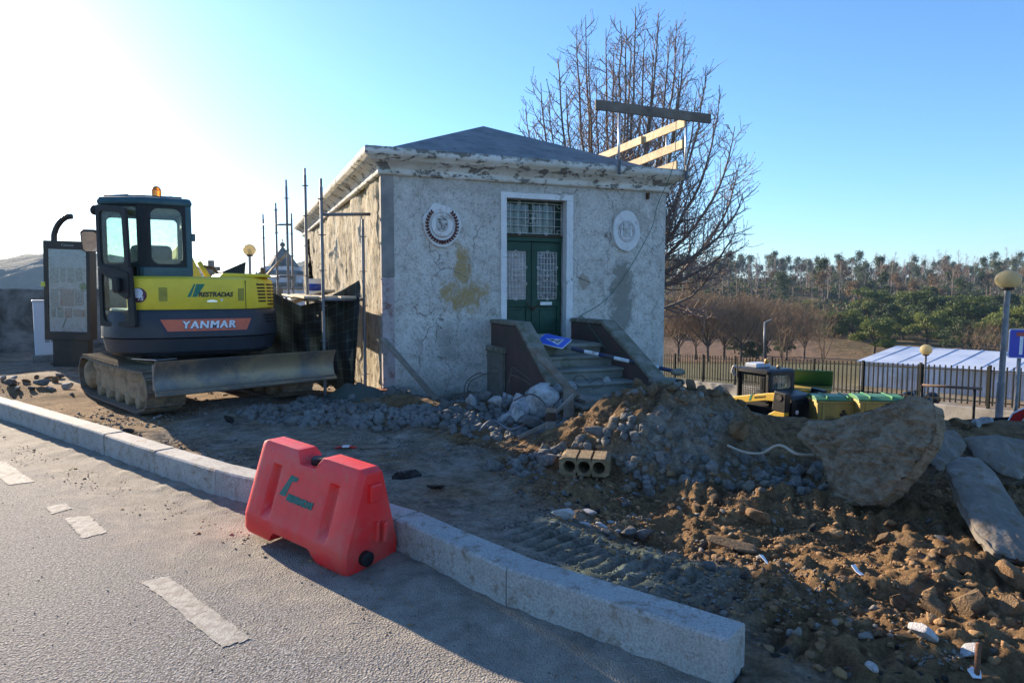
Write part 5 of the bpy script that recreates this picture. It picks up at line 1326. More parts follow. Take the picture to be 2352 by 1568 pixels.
splate([(-0.012, hs_ * 0.22), (0.014, hs_ * 0.22), (0.045, hs_ * 0.02), (0.036, 0.0), (0.012, hs_ * 0.08), (0.010, -0.01), (0.045, -hs_ * 0.36), (0.028, -hs_ * 0.38), (-0.004, -hs_ * 0.12), (-0.036, -hs_ * 0.38), (-0.052, -hs_ * 0.34), (-0.016, -0.01), (-0.014, hs_ * 0.08), (-0.042, -0.0), (-0.05, 0.012)], 0.0035, 0.0047, MBLK, 'walker_body')
MB().beam(sc_ - nz_ * 0.02, e0, 0.05, 0.03).build('bracket', MSTL, sgn)

# ================================================================ LEFT BACKGROUND
# long cemetery wall
MWALL = mat('stained dark grey wall', (0.22, 0.22, 0.21), 0.95, c2=(0.055, 0.055, 0.05), t=(0.42, 0.62), scale=1.6, bs=18, bstr=0.5, c3=(0.25, 0.25, 0.24), t3=(0.62, 0.74), s3=5)
wa = P(-420, 668, 15.0); wb = P(650, 668, 20.5)
wl_ = thing('boundary_wall', 'weathered dark grey boundary wall behind the information panel', 'wall', (wa.x, wa.y, 0))
d = Vector((wb.x - wa.x, wb.y - wa.y, 0)); Lw = d.length; an = math.atan2(d.y, d.x); wl_.rotation_euler = (0, 0, an)
def wf(u, v):
    x = u * Lw; z = -0.1 + v * 1.76
    return (x, 0.03 * float(fbm(np.array(x), np.array(z), 3, 3)), z + (0.03 * float(vnoise(x * 2, 3)) if v == 1 else 0))
mb = MB(); mb.grid(wf, 120, 10); mb.box2((0, 0.02, -0.1), (Lw, 0.25, 1.63)); mb.build('wall_body', MWALL, wl_, False)
mb = MB(); mb.box2((0, -0.05, -0.1), (Lw, -0.0, 0.30)); mb.build('plinth', MWALL, wl_, bev=0.02)
# cabinet
cb = P(80, 797, 14.6); 
cab_ = thing('utility_cabinet', 'white street utility cabinet with vent louvres against the grey wall', 'cabinet', (cb.x, cb.y, gz(cb.x, cb.y) - 0.02), an + 0.05)
MCAB = mat('white cabinet paint', (0.62, 0.64, 0.70), 0.5, scale=3, var=0.05, bs=20, bstr=0.05)
hcab = 1.30
MB().box2((-0.05, -0.16, 0), (1.05, 0.18, 0.16)).build('plinth', MWALL, cab_, bev=0.01)
MB().box2((0, -0.15, 0.16), (1.0, 0.15, hcab)).build('cabinet_body', MCAB, cab_, bev=0.015)
MB().box2((-0.02, -0.17, hcab), (1.02, 0.17, hcab + 0.04)).build('cabinet_roof', MCAB, cab_, bev=0.01)
for k in range(2): MB().box2((0.03 + 0.49 * k, -0.158, 0.20), (0.48 + 0.49 * k, -0.149, hcab - 0.04)).build('cabinet_door', MCAB, cab_, bev=0.004)
for k in range(8):
    for c_ in range(4): MB().box2((0.18 + 0.11 * c_ + 0.05 * (c_ > 1), -0.162, 0.44 + 0.026 * k), (0.26 + 0.11 * c_ + 0.05 * (c_ > 1), -0.157, 0.452 + 0.026 * k)).build('louvre', MDK, cab_)
# information panel (city light)
ip = P(165, 842, 13.6)
inf = thing('information_panel', 'black framed poster case with paper notices behind the excavator', 'poster case', (ip.x, ip.y, gz(ip.x, ip.y) - 0.02))
yaw = R(6); inf.rotation_euler = (0, R(1.6), yaw)
MFR = mat('black aluminium frame', (0.018, 0.017, 0.018), 0.4, c2=(0.05, 0.035, 0.025), scale=3, bs=20, bstr=0.05)
HP = 2.50; W2 = 0.43
mb = MB(); mb.box2((-0.30, -0.10, 0), (0.36, 0.10, 0.62)); mb.build('foot', MFR, inf, bev=0.01)
mb = MB(); mb.ring([(-W2, 0.55), (W2, 0.55), (W2, HP), (-W2, HP)], [(-W2 + 0.085, 0.72), (W2 - 0.07, 0.72), (W2 - 0.07, HP - 0.16), (-W2 + 0.085, HP - 0.16)], lambda a, b, h: (a, -0.13 + h, b), 0.06); mb.build('frame', MFR, inf, bev=0.008)
mb = MB(); mb.box2((-W2 + 0.01, -0.072, 0.56), (W2 - 0.0, 0.14, HP - 0.01)); mb.build('case', mat('brown black case', (0.03, 0.022, 0.018), 0.45, scale=4), inf, bev=0.01)
MB().box2((-W2 + 0.08, -0.10, 0.71), (W2 - 0.06, -0.0735, HP - 0.15)).build('backboard', mat('pale blue white backboard', (0.66, 0.70, 0.76), 0.7, c2=(0.78, 0.80, 0.82), scale=2), inf)
rr = random.Random(5)
MPAP = [mat('paper a', (0.55, 0.57, 0.58), 0.8, c2=(0.35, 0.38, 0.42), scale=30), mat('paper b', (0.50, 0.42, 0.44), 0.8, c2=(0.50, 0.20, 0.18), t=(0.5, 0.6), scale=9), mat('paper c', (0.42, 0.50, 0.50), 0.8, c2=(0.20, 0.12, 0.10), t=(0.5, 0.62), scale=14)]
for (x0, z0, x1, z1, k) in [(-0.32, 1.68, -0.16, 1.98, 0), (-0.14, 1.70, -0.03, 1.98, 0), (0.0, 1.69, 0.13, 1.98, 0), (0.15, 1.72, 0.28, 1.98, 0), (-0.32, 1.20, -0.17, 1.56, 0), (-0.14, 1.22, 0.12, 1.56, 1), (0.13, 1.24, 0.30, 1.55, 0), (-0.31, 0.99, -0.22, 1.19, 2), (-0.20, 1.0, -0.08, 1.19, 2), (-0.06, 0.99, 0.08, 1.19, 1), (0.10, 1.02, 0.33, 1.16, 1)]:
    MB().box2((x0, -0.104, z0), (x1, -0.1005, z1)).build('notice', MPAP[k], inf)
MB().lathe([(0.07, -0.112), (0.07, -0.1005)], 20, (0.29, 0, 1.62), 'y').build('green_sticker', flat('green sticker', (0.05, 0.25, 0.09), 0.5), inf)
MB().prism([(-0.12, 0.80), (-0.09, 0.80), (-0.02, 1.0), (-0.05, 0.97)], -0.104, -0.1005, axis='y').build('tear', flat('dark tear', (0.08, 0.09, 0.1), 0.7), inf)
text('header_lettering', 'Cemusa', 0.07, flat('grey header lettering', (0.35, 0.35, 0.35), 0.5), inf, frame((0.02, -0.1315, HP - 0.08), (1, 0, 0), (0, 0, 1)))
MB().box2((-W2 + 0.09, -0.118, 0.715), (W2 - 0.075, -0.114, HP - 0.165)).build('front_pane', glass('poster glass', (0.9, 0.92, 0.94), 0.12), inf)
MB().box2((-0.475, -0.14, 1.60), (-0.40, -0.09, 1.69)).build('yellow_tag', flat('yellow tag', (0.6, 0.6, 0.08), 0.5), inf)
# bent dark pole behind the panel
bp = P(128, 842, 14.2)
pts = [P(130, 842, 14.2), P(128, 700, 14.2), P(124, 560, 14.2), P(127, 530, 14.2), P(138, 510, 14.2), P(152, 499, 14.2), P(165, 497, 14.2)]
pts[0].z = gz(bp.x, bp.y) - 0.05
o = thing('bent_pole', 'black bent tubular pole with a broken end behind the poster case', 'pole', pts[0])
MB().tube([q - pts[0] for q in smooth_path(pts, 5)], 0.058, 10).build('pole_tube', MFR, o, True)
MB().lathe([(0.062, 0), (0.062, 0.03), (0.1, 0.03), (0.1, 0.05), (0.04, 0.05)][::-1], 12, (0, 0, 0.02)).build('base_collar', MFR, o)
# globe lamp builder
def globe_material():
    m, N, L, B = nt('amber lamp globe')
    B.inputs['Base Color'].default_value = (0.62, 0.55, 0.36, 1); B.inputs['Roughness'].default_value = 0.18; B.inputs['Transmission Weight'].default_value = 0.35; B.inputs['IOR'].default_value = 1.1
    B.inputs['Coat Weight'].default_value = 0.4
    tr = N.new('ShaderNodeBsdfTranslucent'); tr.inputs['Color'].default_value = (0.80, 0.68, 0.38, 1)
    mx = N.new('ShaderNodeMixShader'); mx.inputs[0].default_value = 0.45; L.new(B.outputs[0], mx.inputs[1]); L.new(tr.outputs[0], mx.inputs[2]); L.new(mx.outputs[0], N['Material Output'].inputs['Surface'])
    return m
MGB = globe_material(); MPO = mat('grey painted lamp post', (0.24, 0.25, 0.27), 0.5, c2=(0.16, 0.16, 0.16), scale=4, metal=0.2, bs=30, bstr=0.1)
def globe_lamp(px, py, Y, rad, label, squash=0.92, zb=None, lean=0.0, rpole=0.055):
    c = P(px, py, Y); zb = gz(c.x, c.y) if zb is None else zb
    t = thing('globe_lamp', label, 'street lamp', (c.x, c.y, zb), 0, 'globe street lamps'); h = c.z - zb
    t.rotation_euler = (0, lean, 0)
    mb = MB(); mb.tube([(0, 0, -0.05), (0, 0, h * 0.45)], rpole, 14); mb.tube([(0, 0, h * 0.45), (0, 0, h - rad * 0.95)], rpole * 0.8, 14); mb.build('post', MPO, t, 40.0)
    MB().lathe([(rpole * 1.1, 0), (rad * 0.52, 0.02), (rad * 0.52, 0.06), (rpole, 0.07)], 18, (0, 0, h - rad * squash * 0.92 - 0.04)).build('collar', MBK, t, 40.0)
    MB().sphere((0, 0, h), rad, 28, 18, (1, 1, squash)).build('globe', MGB, t, True)
    MB().lathe([(0.05, -0.1), (0.06, 0.0), (0.05, 0.10), (0.02, 0.11)], 12, (0, 0, h - rad * 0.35)).build('bulb', flat('white lamp bulb', (0.8, 0.78, 0.7), 0.4), t, True)
    return t
globe_lamp(573, 574, 22, 0.20, 'globe lamp with amber sphere in front of the cemetery chapel', zb=0.0)
# stone cross
cx = P(486, 640, 24.0)
cr = thing('stone_cross', 'grey stone cross on a pedestal rising behind the excavator', 'cross', (cx.x, cx.y, 0))
MSTO = mat('old grey stone', (0.20, 0.19, 0.175), 0.95, c2=(0.10, 0.10, 0.08), scale=4, bs=30, bstr=0.4)
ht = P(481, 598, 24).z
MB().box2((-0.085, -0.08, 1.9), (0.085, 0.08, ht)).build('shaft', MSTO, cr, bev=0.015)
MB().box2((-0.29, -0.075, ht - 0.36), (0.29, 0.075, ht - 0.22)).build('cross_arm', MSTO, cr, bev=0.015)
MB().box2((-0.16, -0.16, 1.75), (0.16, 0.16, 1.9)).build('capital', MSTO, cr, bev=0.02); MB().box2((-0.13, -0.13, 0.4), (0.13, 0.13, 1.75)).build('pedestal', MSTO, cr, bev=0.02); MB().box2((-0.5, -0.5, -0.1), (0.5, 0.5, 0.4)).build('base', MSTO, cr, bev=0.03)
cx = P(556, 640, 26.0)
cr = thing('small_grave_cross', 'small dark grave cross showing just above the excavator hood', 'cross', (cx.x, cx.y, 0)); ht = P(556, 629, 26).z
MB().box2((-0.05, -0.05, 0), (0.05, 0.05, ht)).build('shaft', MSTO, cr, bev=0.01); MB().box2((-0.2, -0.04, ht - 0.3), (0.2, 0.04, ht - 0.16)).build('cross_arm', MSTO, cr, bev=0.01)
# chapel with tiered roof
ch = P(652, 690, 42)
chp = thing('cemetery_chapel', 'small pale cemetery chapel with tiered pointed roof and round arched window', 'chapel', (ch.x, ch.y, 0), R(-8))
MCHP = mat('pale blue white chapel wall', (0.55, 0.57, 0.62), 0.9, c2=(0.42, 0.42, 0.42), scale=1.2); MCHR = mat('mossy chapel stone', (0.22, 0.22, 0.21), 0.9, c2=(0.12, 0.12, 0.10), scale=1.5, bs=8)
zc = lambda py: P(652, py, 42).z
def tier(w, z0, z1, m, nm, w1=None):
    w1 = w if w1 is None else w1
    MB().add([(-w, -w, z0), (w, -w, z0), (w, w, z0), (-w, w, z0), (-w1, -w1, z1), (w1, -w1, z1), (w1, w1, z1), (-w1, w1, z1)], [(3, 2, 1, 0), (4, 5, 6, 7), (0, 1, 5, 4), (1, 2, 6, 5), (2, 3, 7, 6), (3, 0, 4, 7)]).build(nm, m, chp, bev=0.03)
tier(1.15, -0.2, zc(664), MCHP, 'wall'); tier(1.32, zc(664), zc(657), MCHR, 'cornice'); tier(1.22, zc(657), zc(650), MCHR, 'cornice')
tier(0.98, zc(650), zc(630), MCHP, 'drum'); tier(1.15, zc(630), zc(622), MCHR, 'cornice', 0.9); tier(0.82, zc(622), zc(612), MCHP, 'drum')
mb = MB(); pr = [(0.95, zc(612)), (0.72, zc(600)), (0.45, zc(585)), (0.15, zc(572)), (0.04, zc(566))]; mb.lathe(pr, 8); mb.M = Matrix.Rotation(R(22.5), 4, 'Z'); mb.build('pointed_roof', MCHR, chp)
MB().sphere((0, 0, zc(562)), 0.16, 10, 8).build('finial', MCHR, chp, True)
mb = MB(); mb.tube([(0, 0, zc(560)), (0, 0, zc(549))], 0.02, 5); mb.box((0, 0, zc(552)), (0.2, 0.02, 0.05)); mb.build('weather_vane', MBK, chp)
for s in (-1, 1):
    MB().lathe([(0.16, 0), (0.10, 0.15), (0.19, 0.4), (0.17, 0.6), (0.05, 0.75), (0.03, 0.85)], 10, (1.16 * s, -1.1, zc(657))).build('urn', MCHR, chp, True)
ar = [(-0.42, 0.5), (0.42, 0.5), (0.42, zc(680) - 0.3)] + [(0.42 * math.cos(a), zc(680) - 0.3 + 0.55 * math.sin(a)) for a in np.linspace(0.1, math.pi - 0.1, 10)] + [(-0.42, zc(680) - 0.3)]
MB().prism([(p[0] * 1.2, p[1] + 0.03) for p in ar], -1.19, -1.1, axis='y').build('window_arch', MCHR, chp); MB().prism(ar, -1.2, -1.12, axis='y').build('arched_window', flat('dim chapel glass', (0.10, 0.12, 0.14), 0.3), chp)
# overhead cable
a = P(-150, 175, 14); b = P(700, 545, 26)
pts = [a.lerp(b, t) - Vector((0, 0, 0.5 * 4 * t * (1 - t))) for t in np.linspace(0, 1, 24)]
b2 = b; 
o = MB().tube([q - pts[0] for q in pts], 0.006, 4).build('overhead_cable', MBK, None, True); o.location = pts[0]; tag(o, 'thin overhead cable crossing the pale sky above the excavator', 'cable')

# ================================================================ RIGHT BACKGROUND: fence, machine, bins, shed, signs
FR = Vector((13.6, 13.75, 0)); FL = Vector((6.15, 30.7, 0)); fd = (FL - FR); FLEN = fd.length; fan = math.atan2(fd.y, fd.x)
fen = thing('picket_fence', 'dark green metal picket fence on a low concrete wall behind the earth piles', 'fence', (FR.x, FR.y, 0), fan)
fz = lambda s: -1.10 + (-2.20 + 1.10) * (s / FLEN)      # bottom of the pickets
MFEN = mat('dark green fence paint', (0.005, 0.009, 0.008), 0.6, c2=(0.012, 0.010, 0.008), spec=0.2, scale=10, bs=40, bstr=0.1)
sl = math.atan2(fz(FLEN) - fz(0), FLEN)
MB().prism([(0, fz(0) - 1.6), (FLEN, fz(FLEN) - 1.1), (FLEN, fz(FLEN) - 0.05), (0, fz(0) - 0.05)], -0.10, 0.10, axis='y').build('low_wall', mat('stained concrete wall', (0.34, 0.325, 0.30), 0.95, c2=(0.16, 0.15, 0.135), t=(0.45, 0.68), scale=1.3, bs=25, bstr=0.4), fen, bev=0.015)
for h0, h1 in ((0.10, 0.13), (0.90, 0.93)):
    MB().prism([(0, fz(0) + h0), (FLEN, fz(FLEN) + h0), (FLEN, fz(FLEN) + h1), (0, fz(0) + h1)], -0.012, 0.012, axis='y').build('rail', MFEN, fen)
pk = MB().box2((-0.014, -0.014, 0.03), (0.014, 0.014, 1.02)).mesh('picket', MFEN)
n = int(FLEN / 0.155)
for i in range(n):
    s = (i + 0.5) * 0.155; o = link('picket', pk); o.parent = fen; o.location = (s, -0.001, fz(s))
ps = MB().box2((-0.03, -0.03, -0.1), (0.03, 0.03, 1.06)).mesh('fence_post', MFEN)
for i in range(11):
    s = 0.075 + i * FLEN / 10.0 * 0.99; o = link('fence_post', ps); o.parent = fen; o.location = (s, 0.003, fz(s))

# ---- skid steer loader
SKO = P(1772, 900, 19.0); SKO.z = gz(SKO.x, SKO.y)
skz = SKO.z
sk = thing('skid_steer_loader', 'yellow and black skid steer loader parked behind the earth pile', 'loader', SKO, math.atan2(-0.889, 0.458))
MCY = mat('bright loader yellow', (0.62, 0.40, 0.045), 0.45, c2=(0.45, 0.30, 0.06), t=(0.58, 0.75), scale=4, var=0.1, bs=20, bstr=0.05)
MCB = mat('loader black', (0.016, 0.017, 0.019), 0.45, c2=(0.05, 0.047, 0.04), t=(0.55, 0.75), scale=4, bs=25, bstr=0.1)
for sx in (-0.62, 0.62):
    for sy in (-0.72, 0.72):
        w = MB(); w.lathe([(0.16, -0.14), (0.36, -0.15), (0.41, -0.11), (0.41, 0.11), (0.36, 0.15), (0.16, 0.14)], 22, (sx, sy, 0.41), 'y'); wo = w.build('wheel', MBK, sk, 40.0)
        MB().lathe([(0.17, -0.155), (0.17, 0.155)], 14, (sx, sy, 0.41), 'y').build('rim', MCY, wo)
MB().box2((-1.0, -0.5, 0.25), (1.0, 0.5, 1.0)).build('chassis', MCB, sk, bev=0.03)
MB().prism([(0.28, 0.9), (1.12, 0.85), (1.12, 1.30), (1.02, 1.40), (0.28, 1.46)], -0.46, 0.46, axis='y').build('engine_hood', MCB, sk, bev=0.04)
MB().box2((1.10, -0.40, 0.45), (1.15, 0.40, 1.24)).build('rear_door', MCB, sk, bev=0.03)
for s in (-1, 1): MB().lathe([(0.055, 1.14), (0.06, 1.165), (0.04, 1.175)], 14, (0, 0.33 * s, 0.98), 'x').build('rear_light', flat('clear lamp lens', (0.75, 0.75, 0.78), 0.15), sk, True)
cabk = link('cab'); cabk.parent = sk
def kp(x, y, z0, z1, w=0.07): MB().box2((x - w / 2, y - w / 2, z0), (x + w / 2, y + w / 2, z1)).build('pillar', MCB, cabk, bev=0.02)
for s in (-1, 1): kp(-0.78, 0.46 * s, 0.9, 1.93); kp(0.30, 0.46 * s, 1.1, 1.93, 0.1)
mb = MB(); o1 = rrect(-0.86, -0.52, 0.40, 0.52, 0.12); o2 = rrect(-0.80, -0.46, 0.32, 0.46, 0.10); layer(mb, [(o1, 1.90), (o1, 1.97), (o2, 2.02)]); mb.build('cab_roof', MCB, cabk, 35.0)
for s in (-1, 1):
    mb = MB(); mb.ring([(-0.76, 1.0), (0.28, 1.0), (0.28, 1.92), (-0.76, 1.92)], [(-0.68, 1.15), (0.16, 1.15), (0.16, 1.82), (-0.68, 1.82)], lambda a, b, h: (a, 0.44 * s + h, b), 0.03); mb.build('side_frame', MCB, cabk)
    mb = MB()
    for k in range(10): mb.box((-0.26, 0.455 * s, 1.18 + 0.068 * k), (0.86, 0.012, 0.014))
    for k in range(13): mb.box((-0.66 + 0.066 * k, 0.455 * s, 1.48), (0.012, 0.013, 0.68))
    mb.build('side_mesh', MCB, cabk)
mb = MB(); inn = rrect(-0.36, 1.48, 0.36, 1.86, 0.08, 5); cxx, cyy = 0, 1.67; outp = []
for x, y in inn:
    dx, dy = x - cxx, y - cyy; k = min(abs(0.46 / dx) if abs(dx) > 1e-6 else 9e9, abs(0.25 / dy) if abs(dy) > 1e-6 else 9e9); outp.append((cxx + dx * k, cyy + dy * k))
mb.ring(outp, inn, lambda a, b, h: (0.33 + h, a, b), 0.03); mb.build('rear_frame', MCB, cabk)
MB().add([(0.345, x, y) for x, y in inn], [tuple(range(len(inn)))]).build('rear_pane', glass('loader rear glass', (0.45, 0.62, 0.72), 0.3), cabk)
MB().box2((-0.45, -0.25, 1.0), (-0.1, 0.25, 1.35)).build('seat', MBK, cabk, bev=0.04); MB().box2((-0.12, -0.24, 1.3), (0.0, 0.24, 1.75)).build('backrest', MBK, cabk, bev=0.04)
MB().box2((-0.66, -0.34, 2.02), (-0.24, 0.20, 2.14)).build('roof_box', flat('pale roof box', (0.45, 0.50, 0.60), 0.5), sk, bev=0.02)
MB().lathe([(0.06, 2.14), (0.06, 2.25), (0.03, 2.27)], 12, (-0.2, 0.0, 0)).build('beacon', flat('amber beacon', (0.65, 0.32, 0.05), 0.3), sk, True)
MB().sphere((0.05, 0.2, 2.06), 0.06, 8, 6).build('work_lamp', flat('tan lamp', (0.4, 0.28, 0.12), 0.5), sk, True)
mb = MB(); mb.tube([(-0.86, -0.50, 1.75), (-0.95, -0.55, 1.86), (-0.93, -0.52, 2.0), (-0.85, -0.5, 2.02)], 0.045, 8); mb.build('wrapped_bar', mat('white cloth wrap', (0.5, 0.46, 0.44), 0.9, scale=20), sk, True)
for s in (-1, 1):
    y = 0.70 * s
    arm = MB().prism([(-1.55, 0.86), (-1.50, 1.02), (0.62, 1.46), (0.92, 1.48), (0.92, 1.26), (0.50, 1.24), (-0.60, 1.00), (-0.72, 0.58), (-0.90, 0.56), (-0.98, 0.92)], y - 0.07, y + 0.07, axis='y').build('lift_arm', MCY, sk, bev=0.015)
    MB().prism([(0.72, 1.02), (1.16, 1.00), (1.18, 1.50), (0.80, 1.54)], y - 0.09, y + 0.09, axis='y').build('arm_tower', MCB, sk, bev=0.02)
    MB().lathe([(0.09, -0.105), (0.09, 0.105)], 16, (0.97, y, 1.38), 'y').build('pivot_pin', mat('pin steel', (0.12, 0.11, 0.10), 0.4, metal=0.6), sk)
    MB().prism([(-0.05, 0.62), (0.98, 0.62), (1.14, 0.70), (1.14, 1.0), (0.80, 1.0), (0.42, 0.78)], y - 0.08, y + 0.08, axis='y').build('rear_fender', MCY, sk, bev=0.012)
    MB().box2((1.141, y - 0.06, 0.74), (1.15, y + 0.06, 0.92)).build('tail_lamp', flat('tail lamp', (0.25, 0.03, 0.015), 0.3), sk)
    mb = MB(); mb.tube([(-0.1, y, 0.82), (0.7, y, 0.70)], 0.045, 10); mb.tube([(-0.8, y, 0.93), (-0.1, y, 0.82)], 0.025, 8); mb.build('lift_cylinder', MSTL, sk, 40.0)
text('maker_lettering', 'CAT', 0.15, MLW, sk, frame((0.62, -0.7825, 0.77), (1, 0, 0), (0, 0, 1)), bold=0.006)
text('arm_lettering', 'RESTRADAS', 0.075, MBLK, sk, frame((0.30, -0.7725, 1.30), Vector((1, 0, 0.2)), (0, 0, 1)), bold=0.002, shear=0.2)
MB().prism([(-0.10, 1.15), (-0.02, 1.16), (0.04, 1.33), (0.10, 1.35), (-0.03, 1.33)], -0.7735, -0.76, axis='y').build('arm_logo', MGRN, sk)

# ---- waste bins
MBY = mat('yellow bin plastic', (0.50, 0.36, 0.09), 0.5, c2=(0.40, 0.29, 0.10), scale=4, bs=30, bstr=0.05); MBG = mat('green lid plastic', (0.05, 0.21, 0.06), 0.45, c2=(0.08, 0.20, 0.10), scale=4)
def bin_(px, Y, label, lid_open=0.0, rz=0.0, letter=False, W=1.02):
    b = P(px, 940, Y); z = gz(b.x, b.y)
    t = thing('waste_bin', label, 'bin', (b.x, b.y, z), rz, 'wheeled waste containers')
    w0, w1 = W / 2 - 0.08, W / 2; d0, d1 = 0.30, 0.40
    MB().add([(-w0, -d0, .16), (w0, -d0, .16), (w0, d0, .16), (-w0, d0, .16), (-w1, -d1, 1.2), (w1, -d1, 1.2), (w1, d1, 1.2), (-w1, d1, 1.2)], [(3, 2, 1, 0), (4, 5, 6, 7), (0, 1, 5, 4), (1, 2, 6, 5), (2, 3, 7, 6), (3, 0, 4, 7)]).build('bin_body', MBY, t, bev=0.04)
    MB().box2((-w1 - 0.03, -d1 - 0.03, 1.19), (w1 + 0.03, d1 + 0.03, 1.25)).build('rim', MBY, t, bev=0.015)
    for sx in (-1, 1):
        MB().box2((sx * (w1 - 0.16) - 0.03, -d1 - 0.012, 0.3), (sx * (w1 - 0.16) + 0.03, -d0 + 0.0, 1.18)).build('rib', MBY, t, bev=0.01)
        for sy in (-1, 1): MB().lathe([(0.04, -0.03), (0.09, -0.03), (0.09, 0.03), (0.04, 0.03)], 12, (sx * w0 * 0.8, sy * d0 * 0.8, 0.09), 'x').build('wheel', MBK, t)
    M = Matrix.Translation((0, d1, 1.255)) @ Matrix.Rotation(-lid_open, 4, 'X')
    mb = MB(M); mb.prism([(-2 * d1 - 0.05, 0.0), (0.03, 0.0), (0.03, 0.05), (-d1 * 0.5, 0.10), (-2 * d1 * 0.8, 0.09), (-2 * d1 - 0.05, 0.03)], -w1 - 0.04, w1 + 0.04, axis='x'); ld = mb.build('lid', MBG, t, bev=0.012)
    for sx in (-0.25, 0.25): MB(M).box2((sx - 0.025, -2 * d1, 0.03), (sx + 0.025, -0.02, 0.115)).build('lid_rib', MBG, ld, bev=0.01)
    if letter:
        tm = mat('dark bin print', (0.06, 0.05, 0.03), 0.6)
        text('bin_lettering', 'rede', 0.15, tm, t, frame((-0.22, -d1 + 0.035, 0.86), (1, 0, 0), (0, 0.096, 1)))
        text('bin_lettering', 'ambiente', 0.15, tm, t, frame((-0.08, -d1 + 0.022, 0.72), (1, 0, 0), (0, 0.096, 1)))
        for a in (90, 210, 330): MB().lathe([(0.045, -d1 + 0.005), (0.045, -d1 + 0.03)], 14, (0.14 + 0.055 * math.cos(R(a)), 0, 0.93 + 0.055 * math.sin(R(a))), 'y').build('bin_emblem', tm, t)
    return t
bin_(1913, 17.6, 'yellow waste bin with closed green lid and printed lettering beside the loader', 0, R(-8), True)
bin_(2012, 17.0, 'yellow waste bin with closed green lid behind the upright slab', 0, R(-10))
bin_(1855, 21.2, 'waste container with its green lid thrown open behind the loader', R(38), R(-25), W=1.3)
# rubbish bags at the fence foot
bagm = mat('black bin bag plastic', (0.016, 0.017, 0.02), 0.3, scale=14, bs=18, bstr=0.6, bd=0.03)
rr = random.Random(2)
for i, px in enumerate((2068, 2082, 2097, 2112, 2126, 2141, 2105, 2088)):
    b = P(px, 905, 20.0 + rr.uniform(-0.4, 0.6)); z = gz(b.x, b.y)
    mb = MB(); mb.sphere((0, 0, 0.9), 0.22, 14, 10, (rr.uniform(0.8, 1.1), 0.9, rr.uniform(0.8, 1.15)))
    mb.v = [(x + 0.03 * float(vnoise(z_ * 9 + i, y * 9)), y + 0.03 * float(vnoise(x * 9, z_ * 9 + i)), z_ - 0.73) for x, y, z_ in mb.v]
    o = mb.build('rubbish_bag', bagm, None, True); o.location = (b.x, b.y, z + (0.75 if i < 6 else 0.95)); tag(o, 'black rubbish bag on the ledge at the fence foot', 'bag', 'black bags along the fence')
lb = P(2105, 900, 20.2)
MB_o = MB().box2((-0.75, -0.4, 0), (0.75, 0.5, 0.76)).build('concrete_ledge', mat('ledge concrete', (0.25, 0.24, 0.22), 0.9, scale=3), None, bev=0.02); MB_o.location = (lb.x, lb.y, gz(lb.x, lb.y) - 0.02); MB_o.rotation_euler = (0, 0, -0.3); tag(MB_o, 'low concrete ledge carrying rubbish bags by the fence', 'ledge')

# ---- metal shed
sh = thing('metal_shed', 'long white corrugated metal shed with bluish roof beyond the fence', 'shed', (15.6, 30.4, 0), math.atan2(-4.4, 3.9))
MCOR = mat('white corrugated sheet', (0.66, 0.68, 0.72), 0.5, c2=(0.52, 0.52, 0.53), scale=1.2, bs=10, bstr=0.05); MROO = mat('pale blue roof sheet', (0.42, 0.47, 0.58), 0.4, c2=(0.50, 0.53, 0.60), scale=1.0, bs=10, bstr=0.05)
SHL, SHD, SZ0, SZ1 = 26.0, 9.0, -3.4, -1.55
pts = []
k = 0
while k * 0.11 < SHL: pts += [(k * 0.11, 0), (k * 0.11 + 0.055, 0), (k * 0.11 + 0.07, 0.03), (k * 0.11 + 0.095, 0.03)]; k += 1
vs = []; 
for x, y in pts: vs += [(x, -y, SZ0), (x, -y, SZ1)]
mb = MB(); mb.add(vs, [(2 * i, 2 * i + 2, 2 * i + 3, 2 * i + 1) for i in range(len(pts) - 1)]); mb.build('front_cladding', MCOR, sh, fix=False)
pts2 = []
k = 0
while k * 0.11 < SHD: pts2 += [(k * 0.11, 0), (k * 0.11 + 0.055, 0), (k * 0.11 + 0.07, 0.03), (k * 0.11 + 0.095, 0.03)]; k += 1
vs = []
for y, x in pts2: vs += [(-x, y, SZ0 - 1.5), (-x, y, SZ1)]
MB().add(vs, [(2 * i, 2 * i + 2, 2 * i + 3, 2 * i + 1) for i in range(len(pts2) - 1)]).build('gable_cladding', MCOR, sh, fix=False)
MB().box2((0, 0.02, -6), (SHL, 0.3, SZ0 + 0.02)).build('base_wall', mat('dull red base wall', (0.10, 0.045, 0.035), 0.8, c2=(0.05, 0.05, 0.05), scale=1.5), sh)
MB().prism([(-0.15, SZ1), (SHD * 0.5, SZ1 + 0.42), (SHD * 0.5, SZ1 + 0.48), (-0.15, SZ1 + 0.06)], -0.1, SHL, axis='x').build('roof', MROO, sh)
MB().prism([(SHD * 0.5 + 0.01, SZ1 + 0.2), (SHD, SZ1 - 0.1), (SHD, SZ1 - 0.02), (SHD * 0.5 + 0.01, SZ1 + 0.45)], -0.1, SHL, axis='x').build('roof', MROO, sh)
mb = MB()
for i in range(26): mb.box((0.5 + i, SHD * 0.25, SZ1 + 0.285), (0.05, SHD * 0.5, 0.03), Matrix.Rotation(math.atan2(0.42, SHD * 0.5), 3, 'X'))
mb.build('roof_ribs', MROO, sh)['kind'] = 'stuff'
MB().box2((5.5, 4.55, SZ1 + 0.2), (SHL, 4.7, SZ1 + 1.25)).build('parapet', mat('streaked white parapet', (0.55, 0.56, 0.57), 0.8, c2=(0.22, 0.22, 0.21), t=(0.55, 0.75), scale=0.9), sh)
